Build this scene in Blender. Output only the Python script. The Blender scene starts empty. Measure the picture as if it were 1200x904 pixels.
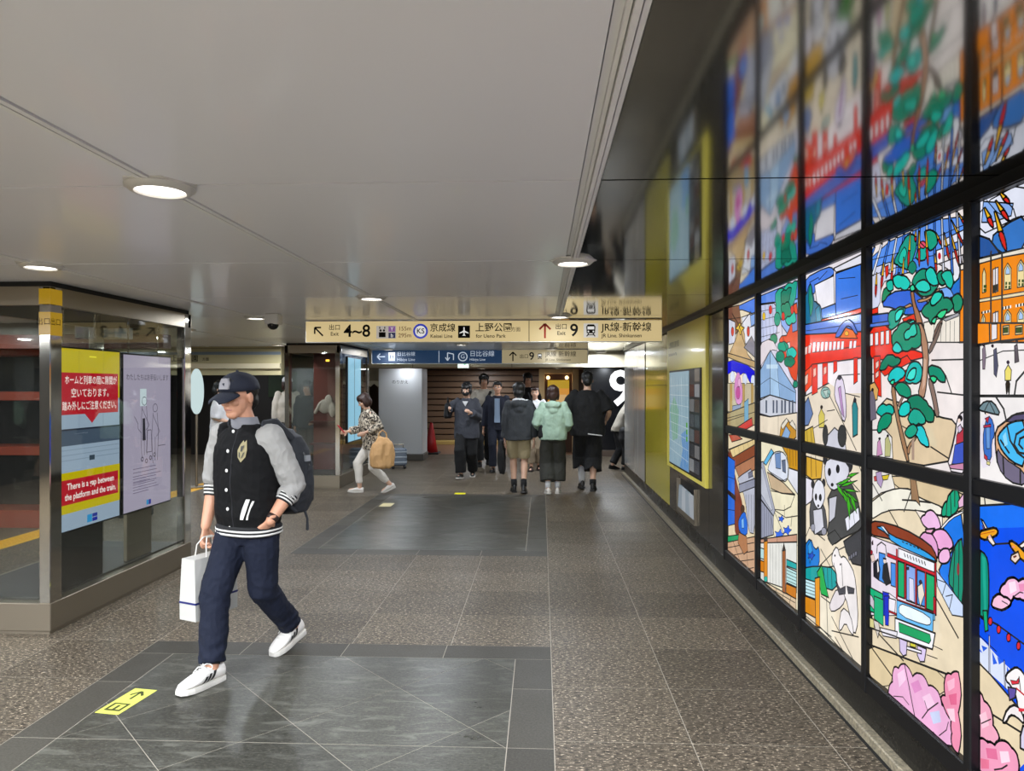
import bpy, math, random
from mathutils import Vector, Matrix, noise
from mathutils.bvhtree import BVHTree
random.seed(7)
SC = bpy.context.scene
COL = SC.collection

# ---------------------------------------------------------------- camera, world, exposure
cam_d = bpy.data.cameras.new('camera')
cam = bpy.data.objects.new('camera', cam_d); COL.objects.link(cam)
cam_d.sensor_width = 36.0
cam_d.lens = 825.0 / 1200.0 * 36.0
cam_d.clip_start = 0.05
cam.location = (0, 0, 1.6)
cam.rotation_euler = (math.radians(90), 0, math.atan(35 / 825.0))
cam_d.shift_y = 1.0 / 1200
SC.camera = cam
SC.view_settings.view_transform = 'Standard'
SC.view_settings.look = 'None'
SC.view_settings.exposure = 0.0
SC.view_settings.gamma = 1.0
SC.view_settings.use_curve_mapping = False
w = bpy.data.worlds.new('world'); SC.world = w; w.use_nodes = True
w.node_tree.nodes['Background'].inputs[0].default_value = (0.02, 0.02, 0.02, 1)
w.node_tree.nodes['Background'].inputs[1].default_value = 1.0
LAMP_POWER = 21.0
CEIL = 2.28

# ---------------------------------------------------------------- materials
def lin(h):
    if not isinstance(h, str): return tuple(h)
    c = [int(h[i:i + 2], 16) / 255 for i in (0, 2, 4)]
    return tuple(v / 12.92 if v <= .04045 else ((v + .055) / 1.055) ** 2.4 for v in c)

MATS = {}
def mat(name, col, rough=.5, metal=0., spec=.5, coat=0., var=0., vscale=8., bump=0., bscale=60., stretch=(1, 1, 1)):
    """principled material; var mixes in a noise tone, bump a fine relief (object coordinates)"""
    if name in MATS: return MATS[name]
    m = bpy.data.materials.new(name); m.use_nodes = True; MATS[name] = m
    nt = m.node_tree; b = nt.nodes['Principled BSDF']
    c = lin(col)
    b.inputs['Base Color'].default_value = (*c, 1); b.inputs['Roughness'].default_value = rough
    b.inputs['Metallic'].default_value = metal; b.inputs['Specular IOR Level'].default_value = spec
    b.inputs['Coat Weight'].default_value = coat; b.inputs['Coat Roughness'].default_value = .08
    if var or bump:
        tc = nt.nodes.new('ShaderNodeTexCoord'); mp = nt.nodes.new('ShaderNodeMapping')
        mp.inputs['Scale'].default_value = stretch
        nt.links.new(tc.outputs['Object'], mp.inputs['Vector'])
    if var:
        n = nt.nodes.new('ShaderNodeTexNoise'); n.inputs['Scale'].default_value = vscale; n.inputs['Detail'].default_value = 5
        nt.links.new(mp.outputs['Vector'], n.inputs['Vector'])
        r = nt.nodes.new('ShaderNodeValToRGB')
        r.color_ramp.elements[0].position = .3; r.color_ramp.elements[1].position = .7
        r.color_ramp.elements[0].color = (*[v * (1 - var) for v in c], 1)
        r.color_ramp.elements[1].color = (*[min(1, v * (1 + var)) for v in c], 1)
        nt.links.new(n.outputs['Fac'], r.inputs['Fac']); nt.links.new(r.outputs['Color'], b.inputs['Base Color'])
    if bump:
        n2 = nt.nodes.new('ShaderNodeTexNoise'); n2.inputs['Scale'].default_value = bscale; n2.inputs['Detail'].default_value = 3
        nt.links.new(mp.outputs['Vector'], n2.inputs['Vector'])
        bp = nt.nodes.new('ShaderNodeBump'); bp.inputs['Strength'].default_value = bump; bp.inputs['Distance'].default_value = .01
        nt.links.new(n2.outputs['Fac'], bp.inputs['Height']); nt.links.new(bp.outputs['Normal'], b.inputs['Normal'])
    return m

def glow(col, strength=1., rough=.25, spec=.5, mottled=0.):
    """lit surface (lamp lens, backlit glass, screen)"""
    key = 'glow_%s_%.2f_%.2f_%.2f' % (col, strength, rough, mottled)
    if key in MATS: return MATS[key]
    m = bpy.data.materials.new(key); m.use_nodes = True; MATS[key] = m
    nt = m.node_tree; b = nt.nodes['Principled BSDF']; c = lin(col)
    b.inputs['Base Color'].default_value = (*[v * .08 for v in c], 1); b.inputs['Roughness'].default_value = rough
    b.inputs['Specular IOR Level'].default_value = spec
    b.inputs['Emission Color'].default_value = (*c, 1); b.inputs['Emission Strength'].default_value = strength
    if mottled:
        g = nt.nodes.new('ShaderNodeNewGeometry')
        n = nt.nodes.new('ShaderNodeTexNoise'); n.inputs['Scale'].default_value = 9; n.inputs['Detail'].default_value = 4
        nt.links.new(g.outputs['Position'], n.inputs['Vector'])
        r = nt.nodes.new('ShaderNodeMapRange')
        r.inputs['To Min'].default_value = strength * (1 - mottled); r.inputs['To Max'].default_value = strength * (1 + mottled)
        nt.links.new(n.outputs['Fac'], r.inputs['Value']); nt.links.new(r.outputs['Result'], b.inputs['Emission Strength'])
    return m

def clear_glass(name, tint=(.9, .92, .9), refl=1.0):
    if name in MATS: return MATS[name]
    m = bpy.data.materials.new(name); m.use_nodes = True; MATS[name] = m
    nt = m.node_tree; nt.nodes.remove(nt.nodes['Principled BSDF'])
    out = nt.nodes['Material Output']
    t = nt.nodes.new('ShaderNodeBsdfTransparent'); t.inputs['Color'].default_value = (*tint, 1)
    g = nt.nodes.new('ShaderNodeBsdfGlossy'); g.inputs['Roughness'].default_value = .01
    f = nt.nodes.new('ShaderNodeFresnel'); bf = nt.nodes.new('ShaderNodeNewGeometry'); mr = nt.nodes.new('ShaderNodeMapRange'); mr.inputs['To Min'].default_value = 1.5; mr.inputs['To Max'].default_value = 1 / 1.5
    nt.links.new(bf.outputs['Backfacing'], mr.inputs['Value']); nt.links.new(mr.outputs[0], f.inputs['IOR'])
    mx = nt.nodes.new('ShaderNodeMixShader')
    nt.links.new(f.outputs['Fac'], mx.inputs[0]); nt.links.new(t.outputs[0], mx.inputs[1]); nt.links.new(g.outputs[0], mx.inputs[2])
    nt.links.new(mx.outputs[0], out.inputs['Surface'])
    return m

def stone(name, base, dark, light, speck=.5, scale=70., rough=.3, streak=(1, 1, 1), vein=None, spec=.28):
    """polished granite / slate: world-position grain, a tone per tile"""
    if name in MATS: return MATS[name]
    m = bpy.data.materials.new(name); m.use_nodes = True; MATS[name] = m
    nt = m.node_tree; L = nt.links; b = nt.nodes['Principled BSDF']
    g = nt.nodes.new('ShaderNodeNewGeometry'); mp = nt.nodes.new('ShaderNodeMapping'); mp.inputs['Scale'].default_value = streak
    L.new(g.outputs['Position'], mp.inputs['Vector'])
    def nz(scale, detail=4, rgh=.6):
        n = nt.nodes.new('ShaderNodeTexNoise'); n.inputs['Scale'].default_value = scale; n.inputs['Detail'].default_value = detail
        n.inputs['Roughness'].default_value = rgh; L.new(mp.outputs['Vector'], n.inputs['Vector']); return n
    def ramp(src, p0, c0, p1, c1):
        r = nt.nodes.new('ShaderNodeValToRGB'); r.color_ramp.elements[0].position = p0; r.color_ramp.elements[1].position = p1
        r.color_ramp.elements[0].color = (*c0, 1); r.color_ramp.elements[1].color = (*c1, 1); L.new(src, r.inputs['Fac']); return r
    b.inputs['Specular IOR Level'].default_value = spec
    n1 = nz(scale); r1 = ramp(n1.outputs['Fac'], .35, lin(dark), .65, lin(base))
    n2 = nz(scale * 1.7, 3); f2 = ramp(n2.outputs['Fac'], .58, (0, 0, 0), .66, (speck,) * 3)
    mx = nt.nodes.new('ShaderNodeMixRGB'); L.new(f2.outputs['Color'], mx.inputs[0]); L.new(r1.outputs['Color'], mx.inputs[1]); mx.inputs[2].default_value = (*lin(light), 1)
    last = mx
    n3 = nz(2.2, 6, .65)
    if vein:
        mv = nt.nodes.new('ShaderNodeMapping'); mv.inputs['Scale'].default_value = (2.2, 9, 1); mv.inputs['Rotation'].default_value = (0, 0, .35)
        L.new(g.outputs['Position'], mv.inputs['Vector'])
        nv = nt.nodes.new('ShaderNodeTexNoise'); nv.inputs['Scale'].default_value = 2.5; nv.inputs['Detail'].default_value = 8; nv.inputs['Distortion'].default_value = 1.0
        L.new(mv.outputs['Vector'], nv.inputs['Vector'])
        fv = ramp(nv.outputs['Fac'], .52, (0, 0, 0), .72, (.8,) * 3)
        m2 = nt.nodes.new('ShaderNodeMixRGB'); L.new(fv.outputs['Color'], m2.inputs[0]); L.new(last.outputs[0], m2.inputs[1]); m2.inputs[2].default_value = (*lin(vein), 1)
        last = m2
    oi = nt.nodes.new('ShaderNodeObjectInfo')
    mr = nt.nodes.new('ShaderNodeMapRange'); mr.inputs['To Min'].default_value = .8; mr.inputs['To Max'].default_value = 1.15; L.new(oi.outputs['Random'], mr.inputs['Value'])
    m3 = nt.nodes.new('ShaderNodeMixRGB'); m3.blend_type = 'MULTIPLY'; m3.inputs[0].default_value = 1
    cb = nt.nodes.new('ShaderNodeCombineColor')
    for i in range(3): L.new(mr.outputs[0], cb.inputs[i])
    L.new(last.outputs[0], m3.inputs[1]); L.new(cb.outputs[0], m3.inputs[2]); L.new(m3.outputs[0], b.inputs['Base Color'])
    rr = nt.nodes.new('ShaderNodeMapRange'); rr.inputs['To Min'].default_value = rough - .1; rr.inputs['To Max'].default_value = rough + .14
    L.new(n3.outputs['Fac'], rr.inputs['Value']); L.new(rr.outputs[0], b.inputs['Roughness'])
    bp = nt.nodes.new('ShaderNodeBump'); bp.inputs['Strength'].default_value = .12; bp.inputs['Distance'].default_value = .004
    L.new(n1.outputs['Fac'], bp.inputs['Height']); L.new(bp.outputs[0], b.inputs['Normal'])
    return m

def spotted(name, base, spot, edge, scale=22., th=.35):
    """printed cloth with blotches"""
    m = bpy.data.materials.new(name); m.use_nodes = True
    nt = m.node_tree; L = nt.links; b = nt.nodes['Principled BSDF']; b.inputs['Roughness'].default_value = .85
    tc = nt.nodes.new('ShaderNodeTexCoord')
    n = nt.nodes.new('ShaderNodeTexNoise'); n.inputs['Scale'].default_value = scale; n.inputs['Detail'].default_value = 1.2; n.inputs['Distortion'].default_value = .8
    L.new(tc.outputs['Object'], n.inputs['Vector'])
    r = nt.nodes.new('ShaderNodeValToRGB'); cr = r.color_ramp; cr.interpolation = 'CONSTANT'
    cr.elements[0].position = 0; cr.elements[0].color = (*lin(base), 1)
    cr.elements[1].position = .5; cr.elements[1].color = (*lin(spot), 1)
    e = cr.elements.new(.58); e.color = (*lin(edge), 1)
    e = cr.elements.new(.66); e.color = (*lin(base), 1)
    L.new(n.outputs['Fac'], r.inputs['Fac']); L.new(r.outputs['Color'], b.inputs['Base Color'])
    return m

# ---------------------------------------------------------------- mesh helpers
class MB:
    """collects closed shapes; build() links them as one mesh object"""
    def __init__(s): s.v = []; s.f = []; s.mi = []; s.cur = 0
    def add(s, vs, fs):
        o = len(s.v); s.v += [tuple(p) for p in vs]; s.f += [tuple(i + o for i in f) for f in fs]; s.mi += [s.cur] * len(fs); return s
    def box(s, x0, x1, y0, y1, z0, z1):
        return s.add([(x0, y0, z0), (x1, y0, z0), (x1, y1, z0), (x0, y1, z0), (x0, y0, z1), (x1, y0, z1), (x1, y1, z1), (x0, y1, z1)],
                     [(0, 3, 2, 1), (4, 5, 6, 7), (0, 1, 5, 4), (1, 2, 6, 5), (2, 3, 7, 6), (3, 0, 4, 7)])
    def bbox(s, x0, x1, y0, y1, z0, z1, r=.004):
        """box with chamfered edges"""
        X, Y, Z = (x0, x1), (y0, y1), (z0, z1); V = []; idx = {}
        for a in (0, 1):
            for b in (0, 1):
                for c in (0, 1):
                    sx, sy, sz = (1, -1)[a] * r, (1, -1)[b] * r, (1, -1)[c] * r
                    for k, p in enumerate(((X[a], Y[b] + sy, Z[c] + sz), (X[a] + sx, Y[b], Z[c] + sz), (X[a] + sx, Y[b] + sy, Z[c]))):
                        idx[a, b, c, k] = len(V); V.append(p)
        F = []
        for a in (0, 1):
            q = [idx[a, b, c, 0] for b, c in ((0, 0), (0, 1), (1, 1), (1, 0))]; F.append(q if a == 0 else q[::-1])
            q = [idx[b, a, c, 1] for b, c in ((0, 0), (1, 0), (1, 1), (0, 1))]; F.append(q if a == 0 else q[::-1])
            q = [idx[b, c, a, 2] for b, c in ((0, 0), (0, 1), (1, 1), (1, 0))]; F.append(q if a == 0 else q[::-1])
        for a in (0, 1):
            for b in (0, 1):
                F.append([idx[a, b, 0, 0], idx[a, b, 0, 1], idx[a, b, 1, 1], idx[a, b, 1, 0]])
                F.append([idx[a, 0, b, 0], idx[a, 0, b, 2], idx[a, 1, b, 2], idx[a, 1, b, 0]])
                F.append([idx[0, a, b, 1], idx[0, a, b, 2], idx[1, a, b, 2], idx[1, a, b, 1]])
                for c in (0, 1): F.append([idx[a, b, c, k] for k in range(3)])
        cx, cy, cz = (x0 + x1) / 2, (y0 + y1) / 2, (z0 + z1) / 2; G = []
        for f in F:
            p = [Vector(V[i]) for i in f]; n = (p[1] - p[0]).cross(p[2] - p[0]); m = sum(p, Vector()) / len(p) - Vector((cx, cy, cz))
            G.append(tuple(f) if n.dot(m) > 0 else tuple(f[::-1]))
        return s.add(V, G)
    def loft(s, rings, caps=True):
        n = len(rings[0]); vs = [p for r in rings for p in r]; fs = []
        for i in range(len(rings) - 1):
            for j in range(n):
                k = (j + 1) % n; fs.append((i * n + j, i * n + k, (i + 1) * n + k, (i + 1) * n + j))
        if caps: fs.append(tuple(range(n))[::-1]); fs.append(tuple((len(rings) - 1) * n + j for j in range(n)))
        return s.add(vs, fs)
    def ring(s, c, u, v, n=16, e=2.):
        c, u, v = Vector(c), Vector(u), Vector(v); out = []
        for j in range(n):
            a = 2 * math.pi * j / n; ca, sa = math.cos(a), math.sin(a)
            out.append(c + u * (math.copysign(abs(ca) ** (2 / e), ca)) + v * (math.copysign(abs(sa) ** (2 / e), sa)))
        return out
    def tube(s, pts, rad, n=10, round_ends=True, flat=(1, 1), up=None):
        """tapered tube through pts; flat=(a,b) squashes the section"""
        pts = [Vector(p) for p in pts]
        if not isinstance(rad, (list, tuple)): rad = [rad] * len(pts)
        T = []
        for i in range(len(pts)):
            a = pts[max(i - 1, 0)]; b = pts[min(i + 1, len(pts) - 1)]; T.append((b - a).normalized())
        ref = Vector(up) if up else (Vector((0, 0, 1)) if abs(T[0].z) < .9 else Vector((1, 0, 0)))
        rings = []
        u = None
        for i, p in enumerate(pts):
            r = ref if u is None or up else u
            uu = r - T[i] * r.dot(T[i])
            if uu.length < 1e-4: uu = Vector((0, 1, 0)) - T[i] * T[i].y
            u = uu.normalized(); v = T[i].cross(u)
            rr = rad[i]
            if round_ends and i == 0:
                for k in (.98, .8, .5): rings.append(s.ring(p - T[i] * rr * math.sqrt(1 - (1 - k) ** 2) if False else p - T[i] * rr * k, u * rr * flat[0] * math.sqrt(max(1 - k * k, .02)), v * rr * flat[1] * math.sqrt(max(1 - k * k, .02)), n))
            rings.append(s.ring(p, u * rr * flat[0], v * rr * flat[1], n))
            if round_ends and i == len(pts) - 1:
                for k in (.5, .8, .98): rings.append(s.ring(p + T[i] * rr * k, u * rr * flat[0] * math.sqrt(max(1 - k * k, .02)), v * rr * flat[1] * math.sqrt(max(1 - k * k, .02)), n))
        return s.loft(rings)
    def ball(s, c, r, n=14, m=9, rot=None):
        c = Vector(c); r = (r, r, r) if not isinstance(r, (tuple, list)) else r; rings = []
        for i in range(m + 1):
            t = math.pi * (i + .02 if i == 0 else i - .02 if i == m else i) / m
            ring = []
            for j in range(n):
                a = 2 * math.pi * j / n
                p = Vector((r[0] * math.sin(t) * math.cos(a), r[1] * math.sin(t) * math.sin(a), -r[2] * math.cos(t)))
                if rot is not None: p = rot @ p
                ring.append(c + p)
            rings.append(ring)
        return s.loft(rings)
    def disc(s, c, r, h0, h1, n=24):
        """upright cylinder between heights h0 and h1"""
        if not isinstance(r, tuple): r = (r, r)
        return s.loft([s.ring((c[0], c[1], h), (q, 0, 0), (0, q, 0), n) for h, q in ((h0, r[0]), (h1, r[1]))])
    def prism(s, pts, d, off=(0, 0, 0)):
        """planar outline pts (3-D) thickened along vector d"""
        d = Vector(d); a = [Vector(p) + Vector(off) for p in pts]; b = [p + d for p in a]; n = len(a)
        N = Vector((0, 0, 0))
        for i in range(n): N += a[i].cross(a[(i + 1) % n])
        if N.dot(d) > 0: a.reverse(); b.reverse()
        return s.add(a + b, [tuple(range(n)), tuple(range(n, 2 * n))[::-1]] + [((i + 1) % n, i, n + i, n + (i + 1) % n) for i in range(n)])
    def xform(s, M, i0=0): s.v[i0:] = [tuple(M @ Vector(p)) for p in s.v[i0:]]; return s
    def mesh(s, name):
        me = bpy.data.meshes.new(name); me.from_pydata(s.v, [], s.f); me.update(); return me
    def build(s, name, m, parent=None, smooth=False, loc=None):
        me = s.mesh(name)
        for k in (m if isinstance(m, (list, tuple)) else [m]): me.materials.append(k)
        if isinstance(m, (list, tuple)): me.polygons.foreach_set('material_index', s.mi)
        return link(name, me, parent, smooth, loc)

def link(name, me, parent=None, smooth=False, loc=None):
    o = bpy.data.objects.new(name, me); COL.objects.link(o)
    if smooth: me.polygons.foreach_set('use_smooth', [True] * len(me.polygons))
    if loc: o.location = loc
    if parent is not None: o.parent = parent
    return o

def smooth_by_angle(o, deg=40):
    me = o.data
    me.polygons.foreach_set('use_smooth', [True] * len(me.polygons))
    try: me.set_sharp_from_angle(angle=math.radians(deg))
    except Exception: pass
    return o

def remesh(mb, voxel, smooth=4, wob=None):
    """one continuous skin around overlapping closed shapes (voxel remesh), wob(co, normal) shifts it"""
    me = mb.mesh('tmp'); o = bpy.data.objects.new('tmp', me); COL.objects.link(o)
    r = o.modifiers.new('r', 'REMESH'); r.mode = 'VOXEL'; r.voxel_size = voxel
    if smooth:
        q = o.modifiers.new('s', 'SMOOTH'); q.iterations = smooth; q.factor = .5
    dg = bpy.context.evaluated_depsgraph_get()
    out = bpy.data.meshes.new_from_object(o.evaluated_get(dg))
    bpy.data.objects.remove(o); bpy.data.meshes.remove(me)
    if wob:
        ns = [v.normal.copy() for v in out.vertices]
        for v, n in zip(out.vertices, ns): v.co += n * wob(v.co)
    out.polygons.foreach_set('use_smooth', [True] * len(out.polygons))
    return out

def skin(name, mb, m, parent, voxel, smooth=4, wob=None):
    me = remesh(mb, voxel, smooth, wob); me.name = name
    for k in (m if isinstance(m, (list, tuple)) else [m]): me.materials.append(k)
    return link(name, me, parent)

def folds(amp, fx=14, fz=9, seed=0.):
    def w(p):
        q = Vector((p.x * fx + seed, p.y * fx, p.z * fz))
        a = noise.noise(q); b = noise.noise(q * 2.3 + Vector((5, 3, 1)))
        return amp * (a * .9 - abs(b) * .7 + .2)
    return w

def thing(name, label, cat, loc=(0, 0, 0), rotz=0, group=None):
    o = bpy.data.objects.new(name, None); COL.objects.link(o); o.location = loc; o.rotation_euler = (0, 0, rotz); o.empty_display_size = .1
    return tag(o, label, cat, group)
def tag(o, label, cat, group=None):
    o['label'] = label; o['category'] = cat
    if group: o['group'] = group
    return o
def struct(o):
    o['kind'] = 'structure'; return o
def stuff(o):
    o['kind'] = 'stuff'; return o

def text_mesh(s, size, align='LEFT', bold=0., xs=1., font_space=1.):
    """flat lettering mesh in the x,y plane, origin at the middle of the line's height"""
    c = bpy.data.curves.new('t', 'FONT'); c.body = s; c.size = size; c.align_x = align; c.align_y = 'CENTER'; c.offset = bold; c.space_character = font_space; c.resolution_u = 3
    o = bpy.data.objects.new('t', c); COL.objects.link(o)
    dg = bpy.context.evaluated_depsgraph_get(); me = bpy.data.meshes.new_from_object(o.evaluated_get(dg))
    bpy.data.objects.remove(o); bpy.data.curves.remove(c)
    if xs != 1:
        for v in me.vertices: v.co.x *= xs
    return me

AX = {'-Y': Matrix(((1, 0, 0), (0, 0, -1), (0, 1, 0))), '+X': Matrix(((0, 0, 1), (1, 0, 0), (0, 1, 0))), '-X': Matrix(((0, 0, -1), (-1, 0, 0), (0, 1, 0))), '+Z': Matrix(((1, 0, 0), (0, 1, 0), (0, 0, 1)))}
def text(s, loc, size, m, face='-Y', parent=None, align='LEFT', bold=0., xs=1., name='lettering', space=1.):
    """lettering on a surface that faces the given axis"""
    me = text_mesh(s, size, align, bold, xs, space); R = AX[face]
    for v in me.vertices: v.co = R @ v.co + Vector(loc)
    me.materials.append(m); me.name = name
    return link(name, me, parent)
def flat(pts, loc, m, face='-Y', parent=None, name='emblem'):
    """flat outline pts (2-D) on a surface that faces the given axis"""
    R = AX[face]; v = [R @ Vector((x, y, 0)) + Vector(loc) for x, y in pts]
    me = bpy.data.meshes.new(name); me.from_pydata([tuple(p) for p in v], [], [tuple(range(len(v)))]); me.update(); me.materials.append(m)
    return link(name, me, parent)
def flats(polys, loc, m, face='-Y', parent=None, name='emblem'):
    R = AX[face]; V = []; F = []
    for pts in polys:
        F.append(tuple(range(len(V), len(V) + len(pts)))); V += [tuple(R @ Vector((x, y, 0)) + Vector(loc)) for x, y in pts]
    me = bpy.data.meshes.new(name); me.from_pydata(V, [], F); me.update(); me.materials.append(m)
    return link(name, me, parent)
def circ(cx, cy, r, n=20, a0=0, a1=2 * math.pi): return [(cx + r * math.cos(a0 + (a1 - a0) * k / n), cy + r * math.sin(a0 + (a1 - a0) * k / n)) for k in range(n)]
def rect(x0, x1, y0, y1): return [(x0, y0), (x1, y0), (x1, y1), (x0, y1)]
def bar(a, b, wd):
    a, b = Vector(a), Vector(b); d = (b - a).normalized(); n = Vector((-d.y, d.x)) * wd / 2
    return [tuple(a + n), tuple(b + n), tuple(b - n), tuple(a - n)]
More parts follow.
